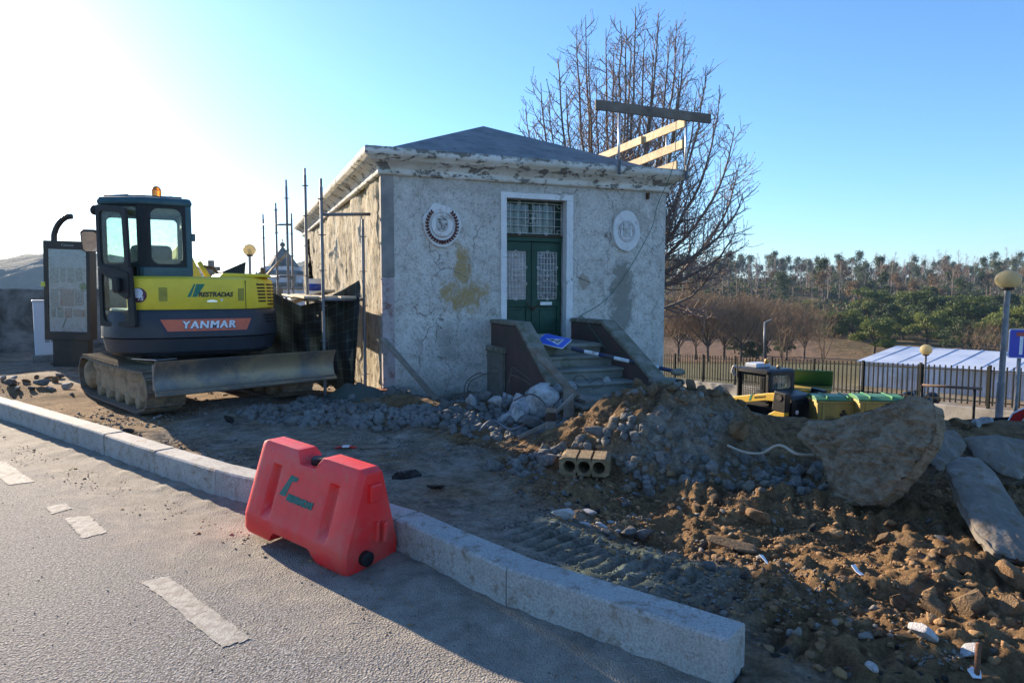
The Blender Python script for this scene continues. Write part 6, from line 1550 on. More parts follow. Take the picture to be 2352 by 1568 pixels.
for x in (4.3, 8.8, 12.5):
    ac = link('air_conditioner'); ac.parent = sh
    MB().box2((x, -0.40, -3.25), (x + 0.75, -0.05, -2.75)).build('casing', flat('white ac casing', (0.6, 0.6, 0.6), 0.5), ac, bev=0.02); MB().lathe([(0.18, -0.41), (0.18, -0.39)], 18, (x + 0.28, 0, -3.0), 'y').build('fan_grille', MDK, ac)

# ---- right hand lamp, far lamp, signs, railing
globe_lamp(2309, 642, 12.0, 0.20, 'large amber globe lamp on a grey post beside the dead end sign', 0.80, lean=R(0.9), rpole=0.06)
globe_lamp(2127, 803, 24.0, 0.20, 'small amber globe lamp standing behind the picket fence near the shed', 0.95, zb=-3.4, rpole=0.05)
ds = P(2330, 1000, 11.2); dz_ = gz(ds.x, ds.y)
de = thing('dead_end_sign', 'blue dead end traffic sign with white T and red bar on a grey pole', 'road sign', (ds.x, ds.y, dz_)); de.rotation_euler = (0, R(0.8), 0)
hs = P(2330, 789, 11.2).z - dz_
MB().tube([(0.03, 0.06, -0.05), (0.03, 0.06, hs + 0.2)], 0.03, 12).build('pole', MPO, de, True)
DMx = Matrix.Rotation(R(-6), 4, 'Z')
def dpl(pts, y0, y1, m, nm): MB(DMx).prism(pts, y0, y1, axis='y').build(nm, m, de)
dpl(rrect(-0.19, hs - 0.24, 0.19, hs + 0.24, 0.035), -0.002, 0.015, flat('sign rim', (0.6, 0.62, 0.75), 0.4), 'sign_plate'); dpl(rrect(-0.178, hs - 0.228, 0.178, hs + 0.228, 0.03), -0.0045, -0.002, mat('sun faded sign blue', (0.05, 0.06, 0.42), 0.4, scale=3, var=0.1), 'sign_face')
dpl([(-0.025, hs - 0.18), (0.028, hs - 0.18), (0.028, hs + 0.12), (-0.025, hs + 0.12)], -0.006, -0.0045, MSW, 'white_stem'); dpl([(-0.08, hs + 0.12), (0.08, hs + 0.12), (0.08, hs + 0.185), (-0.08, hs + 0.185)], -0.0062, -0.0045, flat('faded sign red', (0.38, 0.05, 0.04), 0.4), 'red_bar')
st = P(2347, 980, 10.2)
stp = thing('stop_sign', 'red octagonal stop sign lying tilted on the rubble at the lamp post', 'road sign', st)
STM = frame((0, 0, 0), (-0.42, 0.10, -0.9), (0.85, 0.25, -0.42))
oc = [(0.33 * math.cos(R(22.5 + 45 * i)), 0.33 * math.sin(R(22.5 + 45 * i))) for i in range(8)]
def spl(sc2, z0, z1, m, nm): MB(STM).prism([(x * sc2, y * sc2) for x, y in oc], z0, z1).build(nm, m, stp)
nrm = STM.to_3x3() @ Vector((0, 0, 1)); sgnn = 1 if nrm.y < 0 else -1
spl(1.0, -0.006, 0.006, MSW, 'sign_plate')
spl(0.95, 0.006 * sgnn, 0.008 * sgnn, flat('stop red', (0.50, 0.012, 0.015), 0.35), 'sign_face')
if sgnn > 0: text('stop_lettering', 'STOP', 0.24, MSW, stp, STM @ Matrix.Translation((0, 0, 0.0095)), bold=0.006)
else: text('stop_lettering', 'STOP', 0.24, MSW, stp, STM @ Matrix.Rotation(math.pi, 4, 'Y') @ Matrix.Translation((0, 0, 0.0095)), bold=0.006)
ra, rb_ = P(2118, 884, 15.2), P(2256, 893, 14.6)
rl = thing('pipe_railing', 'rusty green pipe railing in front of the concrete wall', 'railing', (ra.x, ra.y, gz(ra.x, ra.y)))
ro = Vector(rl.location); MRU = mat('rusty pipe', (0.16, 0.10, 0.07), 0.7, c2=(0.05, 0.06, 0.045), scale=6)
MB().tube([ra - ro, rb_ - ro], 0.03, 10).build('top_rail', MRU, rl, True)
for t in (0.0, 0.88):
    q = ra.lerp(rb_, t); MB().tube([q - ro, Vector((q.x, q.y, gz(q.x, q.y) - 0.05)) - ro], 0.03, 10).build('post', MFEN, rl, True)
a, b = P(2150, 972, 11.8), P(2330, 964, 11.0)
for k, (dz, lab) in enumerate(((0.0, 'dark steel pipe lying behind the rubble, propped on another pipe'), (-0.18, 'grey steel pipe lying lowest behind the rubble'))):
    q = a + Vector((0, 0.25 * k, dz)); w = b + Vector((0.3 * k, 0.1, dz)); o = MB().tube([Vector((0, 0, 0)), w - q], 0.035, 10).build('steel_pipe', MFEN if k == 0 else MSTL, None, True); o.location = q; tag(o, lab, 'pipe')

# ================================================================ TREES
def bark(name, c, c2): return mat(name, c, 0.9, c2=c2, scale=3, bs=14, bstr=0.5)
MBRK = bark('dark wet bark', (0.15, 0.115, 0.09), (0.23, 0.185, 0.15)); MTWG = mat('reddish twig', (0.25, 0.185, 0.16), 0.85, scale=3)
def perp(v, rr):
    a = Vector((rr.uniform(-1, 1), rr.uniform(-1, 1), rr.uniform(-1, 1))); a = a - v * a.dot(v); return a.normalized()
def limb(mb, p, d, L, r0, r1, rr, up=0.0, wob=0.08, n=5, sides=5):
    pts = [Vector(p)]; dirs = [d.copy()]; d = d.copy()
    for i in range(n):
        d = (d + Vector((0, 0, up / n)) + perp(d, rr) * wob).normalized(); pts.append(pts[-1] + d * (L / n)); dirs.append(d.copy())
    mb.tube(pts, [r0 + (r1 - r0) * i / n for i in range(n + 1)], sides, False); return pts, dirs
def plane_tree():
    c = P(1425, 880, 19.5); zb = -2.45
    t = thing('bare_plane_tree', 'tall leafless plane tree with many upright shoots behind the old building', 'tree', (c.x, c.y, zb)); rr = random.Random(11)
    trunk = MB(); twigs = MB(); buds = MB()
    tp, td = limb(trunk, (0, 0, -0.2), Vector((0, 0, 1)), 4.3, 0.30, 0.24, rr, 0, 0.03, 6, 12)
    top = tp[-1]
    tops = [(1325, 60), (1392, 66), (1425, 48), (1460, 16), (1512, 30), (1482, 72), (1352, 110), (1242, 190), (1207, 250), (1572, 88), (1622, 150), (1652, 220), (1688, 290), (1700, 365), (1706, 445), (1692, 520), (1645, 600), (1282, 135), (1540, 60), (1410, 120), (1300, 200), (1600, 210), (1500, 120), (1450, 90), (1370, 180), (1560, 160), (1225, 300), (1262, 240), (1345, 40), (1440, 60), (1555, 45)]
    for tpx, tpy in tops:
        yo = rr.uniform(-1.6, 1.6); e = P(tpx, tpy, 19.5 + yo) - Vector((c.x, c.y, zb)); st = tp[rr.choice((-1, -1, -2))]
        ct = Vector((e.x * 0.88, e.y * 0.88, st.z + (e.z - st.z) * (0.30 if e.z > 6.5 else 0.06)))
        pts = []
        for k in range(15):
            f = k / 14; q = st * (1 - f) ** 2 + ct * (2 * f * (1 - f)) + e * f * f; pts.append(q + Vector((rr.uniform(-1, 1), rr.uniform(-1, 1), 0)) * 0.035 * (1 if 0 < k < 14 else 0))
        L = sum((pts[k + 1] - pts[k]).length for k in range(14)); dirs = [(pts[min(k + 1, 14)] - pts[max(k - 1, 0)]).normalized() for k in range(15)]
        trunk.tube(pts, [(0.034 + 0.0045 * L) * (1 - k / 14) ** 0.8 + 0.009 for k in range(15)], 7, False)
        nl = int(L * 4.6)
        for k in range(nl):
            f = 0.18 + 0.81 * k / nl; x = f * 14; i = min(13, int(x)); p = pts[i].lerp(pts[i + 1], x - i); dd = dirs[i]
            ll = (1 - f) * 1.7 + 0.35; ll *= rr.uniform(0.7, 1.2)
            d2 = (dd * rr.uniform(0.55, 0.95) + perp(dd, rr) * 0.9).normalized()
            q, qd = limb(twigs, p, d2, ll, 0.008 + 0.011 * ll, 0.006, rr, 0.6, 0.10, 5, 4)
            for m_ in range(int(3 + ll * 6.0)):
                g = rr.uniform(0.2, 1.0); xi = min(4, int(g * 5)); pp = q[xi].lerp(q[xi + 1], g * 5 - xi)
                d3 = (qd[xi] * 0.7 + perp(qd[xi], rr) * 0.8).normalized(); l3 = rr.uniform(0.2, 0.55) * (0.6 + 0.35 * ll)
                w, wd = limb(twigs, pp, d3, l3, 0.008, 0.005, rr, 0.4, 0.15, 3, 3)
                if rr.random() < 0.55:
                    e = w[-1]; s = 0.015; buds.add([e + Vector((s, 0, 0)), e + Vector((-s * .5, s * .8, 0)), e + Vector((-s * .5, -s * .8, 0)), e + Vector((0, 0, s * 1.5)), e + Vector((0, 0, -s))], [(0, 1, 3), (1, 2, 3), (2, 0, 3), (1, 0, 4), (2, 1, 4), (0, 2, 4)])
    trunk.build('trunk', MBRK, t, True, fix=False); o = twigs.build('crown', MTWG, t, False, fix=False); b = buds.build('seed_balls', mat('dark seed ball', (0.05, 0.032, 0.03), 0.9), t, fix=False); b['kind'] = 'stuff'
plane_tree()
def small_bare(name, label, base, H, W, seed, mt, mk, stems=6, lean=0.5, thick=0.02, group=None, dens=3.0):
    t = thing(name, label, 'tree', base, 0, group); rr = random.Random(seed); tr = MB(); tw = MB()
    tp, td = limb(tr, (0, 0, -0.2), Vector((0, 0, 1)), H * 0.25, thick * H * 0.9, thick * H * 0.7, rr, 0, 0.05, 4, 7)
    for k in range(stems):
        a = 2 * math.pi * (k + rr.random() * 0.7) / stems; tilt = rr.uniform(0.15, lean); d = Vector((math.sin(a) * math.sin(tilt), math.cos(a) * math.sin(tilt), math.cos(tilt)))
        L = H * rr.uniform(0.6, 0.78); pts, dirs = limb(tr, tp[-1 - (k % 2)], d, L, thick * H * 0.38, thick * H * 0.08, rr, 0.35, 0.10, 8, 5)
        for q_ in range(int(dens * 6)):
            f = rr.uniform(0.2, 1.0); x = min(f * 8, 7.99); i = int(x); p = pts[i].lerp(pts[i + 1], x - i)
            ll = H * W * (0.30 * (1 - f) + 0.10) * rr.uniform(0.6, 1.2); d2 = (dirs[i] * 0.6 + perp(dirs[i], rr)).normalized()
            q, qd = limb(tw, p, d2, ll, thick * H * 0.10, thick * H * 0.05, rr, 0.3, 0.15, 4, 3)
            for m_ in range(int(dens * 1.6)):
                g = rr.uniform(0.15, 1); xi = min(3, int(g * 4)); pp = q[xi].lerp(q[xi + 1], g * 4 - xi)
                limb(tw, pp, (qd[xi] * 0.6 + perp(qd[xi], rr) * 0.8).normalized(), ll * rr.uniform(0.25, 0.5), thick * H * 0.055, thick * H * 0.035, rr, 0.3, 0.2, 2, 3)
    tr.build('trunk', mk, t, True, fix=False); tw.build('crown', mt, t, False, fix=False); return t
for k, (px, Y, H) in enumerate(((1135, 36, 11.2), (1178, 38, 12.2), (1220, 37, 11.0))):
    b = P(px, 700, Y); small_bare('bare_poplar', 'slender leafless tree rising behind the roof of the old building', (b.x, b.y, -2.5), H, 0.5, 30 + k, MTWG, MBRK, 5, 0.3, 0.010, 'slender bare trees behind the roof', 2.6)

# ---- foliage helpers
def leaf_mat(name, a, b, trans=0.25):
    m, N, L, B = nt(name); oi = N.new('ShaderNodeObjectInfo'); n = noise(N, L, obj_co(N), 0.6, 5, 0.7)
    f = math_(N, L, 'ADD', math_(N, L, 'MULTIPLY', oi.outputs['Random'], 0.5), math_(N, L, 'MULTIPLY', n, 0.6))
    c = ramp(N, L, f, [(0.2, a), (0.8, b)]); L.new(c, B.inputs['Base Color']); B.inputs['Roughness'].default_value = 0.7; B.inputs['Specular IOR Level'].default_value = 0.25
    tr = N.new('ShaderNodeBsdfTranslucent'); L.new(c, tr.inputs['Color']); mx = N.new('ShaderNodeMixShader'); mx.inputs[0].default_value = trans
    L.new(B.outputs[0], mx.inputs[1]); L.new(tr.outputs[0], mx.inputs[2]); L.new(mx.outputs[0], N['Material Output'].inputs['Surface']); return m
ML_E = leaf_mat('eucalyptus foliage', (0.06, 0.085, 0.045), (0.125, 0.145, 0.08)); ML_A = leaf_mat('acacia foliage', (0.050, 0.078, 0.020), (0.165, 0.19, 0.045)); ML_B = leaf_mat('dry brown foliage', (0.12, 0.08, 0.048), (0.22, 0.15, 0.085)); ML_D = leaf_mat('dark evergreen foliage', (0.035, 0.055, 0.022), (0.08, 0.105, 0.038))
def quads(C, size, rs, flat_=0.3):
    """random leaf quads at centres C"""
    n = len(C); a = rs.normal(size=(n, 3)); a /= np.linalg.norm(a, axis=1)[:, None]; b = rs.normal(size=(n, 3)); b -= a * (a * b).sum(1)[:, None]; b /= np.linalg.norm(b, axis=1)[:, None]
    s = (size * rs.uniform(0.6, 1.3, n))[:, None]; a = a * s; b = b * s * 0.55
    V = np.stack([C - a, C - b, C + a, C + b], 1).reshape(-1, 3); return V, np.arange(n * 4).reshape(-1, 4)
def tube_np(p0, p1, r0, r1, k=4):
    p0, p1 = np.array(p0, float), np.array(p1, float); an = np.arange(k) * 2 * math.pi / k
    ring = np.stack([np.cos(an), np.sin(an), 0 * an], 1); V = np.concatenate([p0 + ring * r0, p1 + ring * r1])
    return V, np.array([[i, (i + 1) % k, k + (i + 1) % k, k + i] for i in range(k)])
def merge(parts):
    Vs, Fs, b = [], [], 0; mi = []
    for V, F, m in parts: Vs.append(V); Fs.append(F + b); b += len(V); mi += [m] * len(F)
    return np.concatenate(Vs), np.concatenate(Fs), np.array(mi, np.int32)
def tree_mesh(name, parts, mats):
    V, F, mi = merge(parts); me = np_mesh(name, V, F, mats); me.polygons.foreach_set('material_index', mi); return me
def euc(seed, H=14, bare=False, leafm=ML_E):
    rs = np.random.RandomState(seed); parts = []; lean = rs.uniform(-0.5, 0.5, 2)
    tx = lambda z: np.array([lean[0] * (z / H) ** 2 + 0.15 * math.sin(z * 0.7 + seed), lean[1] * (z / H) ** 2, z])
    for i in range(5): parts.append((*tube_np(tx(H * i / 5), tx(H * (i + 1) / 5), 0.15 * (1 - i / 5.6) + 0.02, 0.15 * (1 - (i + 1) / 5.6) + 0.02), 0))
    nb = 16 if bare else rs.randint(7, 15)
    C = []
    for i in range(nb):
        z = H * rs.uniform(0.35 if bare else 0.42, 0.99); p = tx(z); L = rs.uniform(0.5, 1.9) * (1.25 - z / H) * (1.0 if bare else 1.6) * 1.3; a = rs.uniform(0, 6.28); e = p + np.array([math.cos(a) * L, math.sin(a) * L, L * rs.uniform(0.4, 1.1)])
        parts.append((*tube_np(p, e, 0.05, 0.03, 3), 0))
        if not bare:
            m = rs.randint(50, 120); C.append(e + rs.normal(size=(m, 3)) * np.array([0.6, 0.6, 0.8]))
        else:
            for q in range(3):
                e2 = e + rs.normal(size=3) * np.array([0.4, 0.4, 0.3]) + np.array([0, 0, 0.6]); parts.append((*tube_np(e, e2, 0.03, 0.02, 3), 0))
    if not bare: V, F = quads(np.concatenate(C), 0.34, rs); parts.append((V, F, 1))
    return tree_mesh('eucalyptus_tree' if not bare else 'bare_tree', parts, [mat('pale eucalyptus trunk', (0.28, 0.215, 0.18), 0.9, scale=0.8), leafm])
def dome(seed, rx, H, leafm, n=4400, sz=0.20):
    rs = np.random.RandomState(seed); parts = [(*tube_np((0, 0, -0.5), (0.2, 0, H * 0.45), 0.28, 0.14, 6), 0)]
    C = []
    nc = 26
    for i in range(nc):
        a = rs.uniform(0, 6.28); u = rs.uniform(0, 1) ** 0.6; z = H * (0.28 + 0.62 * rs.rand()); w = rx * math.sqrt(max(0.05, 1 - ((z - H * 0.45) / (H * 0.58)) ** 2))
        c = np.array([math.cos(a) * w * u * 0.8, math.sin(a) * w * u * 0.8, z]); r = rs.uniform(0.20, 0.34) * rx
        d = rs.normal(size=(n // nc, 3)); d /= np.linalg.norm(d, axis=1)[:, None]; d[:, 2] = np.abs(d[:, 2]) * 0.9 - 0.25
        C.append(c + d * r * rs.uniform(0.75, 1.05, (n // nc, 1)) + rs.normal(size=(n // nc, 3)) * 0.08)
        parts.append((*tube_np((0.1, 0, H * 0.3), c, 0.07, 0.04, 3), 0))
    V, F = quads(np.concatenate(C), sz, rs); parts.append((V, F, 1))
    return tree_mesh('round_tree', parts, [mat('dark trunk', (0.07, 0.055, 0.045), 0.9), leafm])
EUC = [euc(s, 14) for s in (1, 2, 3, 4, 5)] + [euc(7, 15, False, ML_D)]; EUB = [euc(s, 12, False, ML_B) for s in (11, 12)]; BAR = [euc(s, 12, True) for s in (21, 22, 23, 24)]
rr = random.Random(77)
def place(me, name, label, cat, grp, px, Y, sc, dz=0.0, sx=1.0):
    x = (px - 1176) / FPX * Y; o = link(name, me); o.location = (x, Y, hz(x, Y) + dz); o.rotation_euler = (0, 0, rr.uniform(0, 6.28)); o.scale = (sc * sx, sc * sx, sc); tag(o, label, cat, grp); return o
for i in range(105):
    px = 1505 + (2420 - 1505) * (i + rr.random()) / 105; Y = rr.uniform(392, 428); k = rr.random()
    H = 0.72 + 0.7 * float(vnoise(px * 0.02, 3)) + rr.uniform(-0.3, 0.35)
    place(rr.choice(EUC), 'eucalyptus_tree', 'tall eucalyptus with leafy top on the ridge of the wooded hill', 'tree', 'eucalyptus trees along the ridge', px, Y, H, sx=1.0 + rr.uniform(-0.2, 0.5))
for i in range(120):
    px = 1505 + (2420 - 1505) * (i + rr.random()) / 120
    place(rr.choice(BAR), 'bare_tree', 'thin bare trunk standing against the sky on the hill ridge', 'tree', 'bare trunks along the ridge', px, rr.uniform(396, 432), rr.uniform(0.8, 1.6))
for i in range(150):
    px = 1490 + 930 * rr.random(); Y = rr.uniform(215, 385)
    if 1650 < px < 1860 and 300 < Y < 375: continue
    place(rr.choice(BAR), 'bare_tree', 'slim leafless tree on the brown slope of the hill', 'tree', 'leafless trees on the hill slope', px, Y, rr.uniform(0.7, 1.15))
for i in range(130):
    px = 1490 + 930 * rr.random() ** 0.9; Y = rr.uniform(190, 385)
    if 1690 < px < 1850 and 290 < Y < 375: continue
    g = rr.random()
    if g < 0.6: place(rr.choice(EUC), 'eucalyptus_tree', 'young green eucalyptus growing on the hill slope', 'tree', 'young eucalyptus on the hill slope', px, Y, rr.uniform(0.5, 0.95), sx=1.3)
    else: place(rr.choice(EUB), 'dry_tree', 'brown dry leaved tree on the hill slope', 'tree', 'dry brown trees on the hill slope', px, Y, rr.uniform(0.5, 0.9), sx=1.3)
DOM = [dome(s, 4.2, 7.6, ML_A) for s in (1, 2, 3)] + [dome(5, 4.0, 7.2, ML_D)]
for i, (px, py, Y, s) in enumerate([(1905, 740, 150, 1.0), (1960, 770, 138, 0.9), (1985, 735, 160, 1.0), (2040, 745, 150, 1.1), (2100, 735, 158, 1.15), (2075, 790, 128, 0.95), (2010, 800, 122, 0.85), (2150, 770, 140, 1.1), (2185, 740, 165, 1.15), (2230, 765, 142, 1.2), (2265, 735, 168, 1.1), (2310, 755, 150, 1.15), (2345, 790, 130, 1.05), (2385, 745, 158, 1.2), (2130, 815, 118, 0.85), (2215, 805, 124, 0.95), (2290, 815, 118, 0.9), (1850, 765, 160, 0.75), (2240, 722, 185, 1.1), (2130, 715, 190, 1.1), (2340, 722, 188, 1.1), (2025, 718, 188, 0.95)]):
    place(DOM[i % 4], 'round_acacia', 'dense round green acacia at the foot of the hill beyond the shed', 'tree', 'round green acacias at the foot of the hill', px, Y + (i % 3) * 9, s * (1.0 + 0.28 * ((i * 7) % 5) / 4), -0.9, sx=1.0)
for i, (px, Y, s) in enumerate([(1745, 112, 0.55), (1800, 118, 0.6), (1690, 122, 0.5), (1725, 100, 0.45)]):
    place(DOM[3], 'dark_evergreen', 'dark evergreen bush between the leafless trees in the valley', 'bush', 'dark bushes in the valley', px, Y, s, -0.3)
MTB = mat('fine brown twigs', (0.24, 0.16, 0.095), 0.9, scale=1.5); MBK2 = bark('valley tree bark', (0.07, 0.05, 0.04), (0.10, 0.08, 0.06))
proto = None
for i, (px, Y, H) in enumerate([(1560, 96, 8.2), (1628, 92, 8.4), (1665, 104, 8.6), (1760, 98, 7.8), (1740, 110, 8.0), (1600, 108, 8.0), (1705, 90, 7.0), (1810, 105, 7.4), (1850, 112, 7.2)]):
    x = (px - 1176) / FPX * Y
    if i < 3: t = small_bare('bare_oak', 'rounded leafless tree with fine brown twigs in the valley', (x, Y, hz(x, Y)), 11.5, 1.05, 60 + i, MTB, MBK2, 12, 0.95, 0.020, 'leafless trees in the valley', 5.5); protos = (proto or []) + [t] if i else [t]; proto = protos
    else:
        t = copy_tree(proto[i % 3]); t.location = (x, Y, hz(x, Y)); t.rotation_euler = (0, 0, i * 1.1); t.scale = [H / 8.2] * 3
for i, (px, Y, H) in enumerate([(1800, 38, 4.6), (1895, 36, 5.0)]):
    x = (px - 1176) / FPX * Y; small_bare('young_bare_tree', 'small leafless street tree just beyond the picket fence', (x, Y, -3.2), H, 0.7, 90 + i, MTB, MBK2, 6, 0.6, 0.011, 'small street trees beyond the fence', 3.0)
for i, px in enumerate((2240, 2275, 2300)):
    Y = 62; x = (px - 1176) / FPX * Y; small_bare('bare_shrub_tree', 'small bare tree behind the roof of the metal shed', (x, Y, -5.5), 5.0, 0.9, 95 + i, MTB, MBK2, 6, 0.7, 0.012, 'bare trees behind the shed', 3.0)
# street light in the valley
b = P(1755, 800, 70); z = -5.0
t = thing('street_light', 'slim grey street light with angled arm in the valley beyond the fence', 'street lamp', (b.x, b.y, z)); ht = P(1755, 740, 70).z - z
MB().tube([(0, 0, 0), (0, 0, ht)], 0.09, 8).build('post', MPO, t, True); MB().beam((0, 0, ht), (0.7, 0, ht + 0.3), 0.16, 0.08).build('lamp_head', MPO, t)
# scrub covering the hill: one mass
rs = np.random.RandomState(5); n = 26000
px = rs.uniform(1470, 2440, n); Yy = rs.uniform(150, 430, n); x = (px - 1176) / FPX * Yy
keep = ~((px > 1690) & (px < 1850) & (Yy > 295) & (Yy < 372))
x, Yy = x[keep], Yy[keep]; z = zfar(x, Yy) + np.abs(rs.normal(size=len(x))) * 0.9
rp = rs.uniform(1480, 2430, 7000); ry = rs.uniform(398, 432, 7000); rx_ = (rp - 1176) / FPX * ry
x = np.concatenate([x, rx_]); Yy = np.concatenate([Yy, ry]); z = np.concatenate([z, zfar(rx_, ry) + np.abs(rs.normal(size=7000)) * 2.4])
clump = fbm(x * 0.05, Yy * 0.05, 3, 4) > -0.1
C = np.stack([x, Yy, z], 1)[clump]
V, F = quads(C, 0.55, rs); tag(link('hill_scrub', np_mesh('hill_scrub', V, F, ML_B)), 'brown and green scrub covering the hill slope', 'scrub', kind='stuff')
C2 = C[rs.rand(len(C)) < 0.75] + rs.normal(size=3) * 0.3 + np.array([1.3, 0.7, 0.1])
V, F = quads(C2, 0.75, rs); tag(link('green_scrub', np_mesh('green_scrub', V, F, ML_D)), 'dark green undergrowth scattered over the hill slope', 'undergrowth', kind='stuff')
# ---- haze: one even body of air round the place
m = bpy.data.materials.new('haze'); m.use_nodes = True; N = m.node_tree.nodes; N.remove(N['Principled BSDF'])
pv = N.new('ShaderNodeVolumePrincipled'); pv.inputs['Color'].default_value = (0.46, 0.69, 1.0, 1); pv.inputs['Density'].default_value = 0.00016; pv.inputs['Anisotropy'].default_value = 0.0
m.node_tree.links.new(pv.outputs[0], N['Material Output'].inputs['Volume'])
hzb = MB().box2((-1600, -80, -45), (1600, 2700, 90)).build('haze', m); hzb.display_type = 'WIRE'; tag(hzb, 'thin pale haze over the valley', 'haze', kind='stuff')

# ================================================================ RUBBLE
import bmesh
def ico(sub):
    b = bmesh.new(); bmesh.ops.create_icosphere(b, subdivisions=sub, radius=1.0)
    V = np.array([v.co[:] for v in b.verts]); F = np.array([[v.index for v in f.verts] for f in b.faces]); b.free(); return V, F
ICO = {k: ico(k) for k in (1, 2, 3, 4)}
def rock_v(seed, sub=3, cuts=9, rough=0.08, elong=(1, 0.8, 0.65)):
    rs = np.random.RandomState(seed); V, F = ICO[sub]; V = V.copy()
    for i in range(cuts):
        n = rs.normal(size=3); n /= np.linalg.norm(n); d = rs.uniform(0.32, 0.72); e = V @ n - d; V = V - np.clip(e, 0, None)[:, None] * n * 0.95
    nz = fbm(V[:, 0] * 2.3 + seed, V[:, 1] * 2.3 + V[:, 2] * 1.7, 4, seed % 30)
    V = V * (1 + rough * 2 * nz)[:, None] * np.array(elong); return V, F
def rock_mesh(seed, m, **k):
    V, F = rock_v(seed, **k); return np_mesh('rock', V, F, m, False)
MCONC = mat('broken pale concrete', (0.58, 0.57, 0.56), 0.95, c2=(0.24, 0.23, 0.215), t=(0.45, 0.65), scale=3, bs=18, bstr=0.9, bd=0.03, c3=(0.55, 0.545, 0.54), s3=9)
MGRS = mat('grey rubble stone', (0.20, 0.195, 0.185), 0.95, c2=(0.12, 0.10, 0.08), scale=2.5, bs=14, bstr=0.8, bd=0.03)
MBST = mat('soil covered stone', (0.24, 0.155, 0.085), 0.97, c2=(0.34, 0.22, 0.115), t=(0.45, 0.62), scale=2.5, bs=12, bstr=1.0, bd=0.05, c3=(0.14, 0.13, 0.12), s3=6)
MWST = mat('whitish stone', (0.55, 0.53, 0.52), 0.9, c2=(0.30, 0.24, 0.19), t=(0.5, 0.66), scale=2.2, bs=14, bstr=0.7, bd=0.03)
MOST = mat('orange earth stone', (0.34, 0.20, 0.095), 0.97, c2=(0.16, 0.09, 0.04), scale=2.5, bs=14, bstr=0.9, bd=0.04)
MASP = mat('broken asphalt lump', (0.035, 0.033, 0.032), 0.9, c2=(0.10, 0.085, 0.07), t=(0.5, 0.65), scale=4, bs=20, bstr=1.0, bd=0.03)
ROCKS = {m.name: [rock_mesh(200 + 7 * i + 31 * k, m, sub=3, cuts=13, rough=0.07, elong=(1, 0.6 + 0.1 * i, 0.5 + 0.08 * i)) for i in range(4)] for k, m in enumerate((MCONC, MGRS, MBST, MWST, MOST, MASP))}
rr = random.Random(123)
def surf(px, py):
    """where the line of sight through a photo point meets the ground"""
    r = ray(px, py); t = 1.5 * 1.004 ** np.arange(700)
    hh = height(r.x * t, r.y * t); hit = CAM_H + r.z * t < hh; k = int(np.argmax(hit))
    if not hit.any() or r.y * float(t[k]) > 12.5: return surf(px, py + 6)
    p = Vector((0, 0, CAM_H)) + r * float(t[k])
    return p
def rock(px, py, size, m, label, cat='stone', group=None, name='stone', k=None, sink=0.25, sq=None, rot=None):
    size *= 0.82; p = surf(px, py); me = ROCKS[m.name][rr.randrange(4) if k is None else k]; o = link(name, me)
    s = size; o.scale = (s, s, s) if sq is None else (s * sq[0], s * sq[1], s * sq[2])
    o.location = (p.x, p.y, p.z + o.scale[2] * 0.6 * (1 - sink) - 0.01); o.rotation_euler = rot or (rr.uniform(-0.35, 0.35), rr.uniform(-0.35, 0.35), rr.uniform(0, 6.28))
    tag(o, label, cat, group); return o
# concrete chunks by the stairs
GC = 'broken concrete chunks by the stairs'
for (px, py, s, lab) in [(1080, 935, 0.17, 'rounded pale concrete chunk farthest from the stairs'), (1112, 925, 0.15, None), (1141, 940, 0.19, 'pale concrete chunk with a hole beside the stairs'), (1192, 965, 0.30, 'largest pale broken concrete chunk below the stairs'), (1245, 955, 0.26, 'grey concrete chunk leaning on the timber post'), (1190, 908, 0.17, None), (1228, 912, 0.16, None), (1165, 925, 0.15, None), (1283, 945, 0.16, None), (1310, 940, 0.14, None), (1215, 985, 0.14, None), (1105, 950, 0.12, None), (1160, 972, 0.13, None)]:
    rock(px, py, s * 1.3, MCONC if s > 0.155 or rr.random() < 0.6 else MGRS, lab or 'smaller concrete chunk in the heap beside the stairs', 'rubble', GC, 'concrete_chunk', sq=(1, 0.9, 1.15))
bc = BL(2.55, -1.85, 0.40); o = link('concrete_chunk', ROCKS[MCONC.name][1]); o.location = bc; o.scale = (0.15, 0.13, 0.22); o.rotation_euler = (0.3, 0.8, 0.4); tag(o, 'pale concrete lump sitting on the lower stair step', 'rubble', GC)
bc = BL(1.78, -2.15, 0.42); o = link('concrete_chunk', ROCKS[MCONC.name][2]); o.location = bc; o.scale = (0.22, 0.2, 0.2); o.rotation_euler = (0.2, 0.1, 0.4); tag(o, 'broken concrete head at the foot of the left stair cheek', 'rubble', GC)
# white lump group in the middle, white stones in front right
for (px, py, s) in [(1302, 1190, 0.125), (1356, 1183, 0.085), (1345, 1208, 0.075), (1385, 1212, 0.06), (1268, 1202, 0.05), (1420, 1222, 0.05), (1400, 1200, 0.045)]:
    rock(px, py, s, MWST, 'pale lump in the cluster beside the orange soil', 'stone', 'pale stones beside the orange soil', sq=(1.2, 1, 0.9))
for (px, py, s) in [(1440, 1232, 0.10), (1480, 1240, 0.14), (1405, 1240, 0.06), (1460, 1255, 0.05), (1390, 1226, 0.07)]:
    rock(px, py, s, MGRS, 'rounded grey stone next to the pale cluster', 'stone', 'rounded grey stones next to the pale cluster')
rock(2119, 1462, 0.115, MWST, 'large chalky white stone on the soil by the rusty rod', 'stone', sq=(1.2, 0.9, 1.0)); rock(2222, 1503, 0.10, MWST, 'chalky white stone touching the rusty rod', 'stone', sq=(1.2, 0.9, 0.9))
rock(2000, 1535, 0.05, MWST, 'small chalky stone in the dark soil near the kerb end', 'stone')
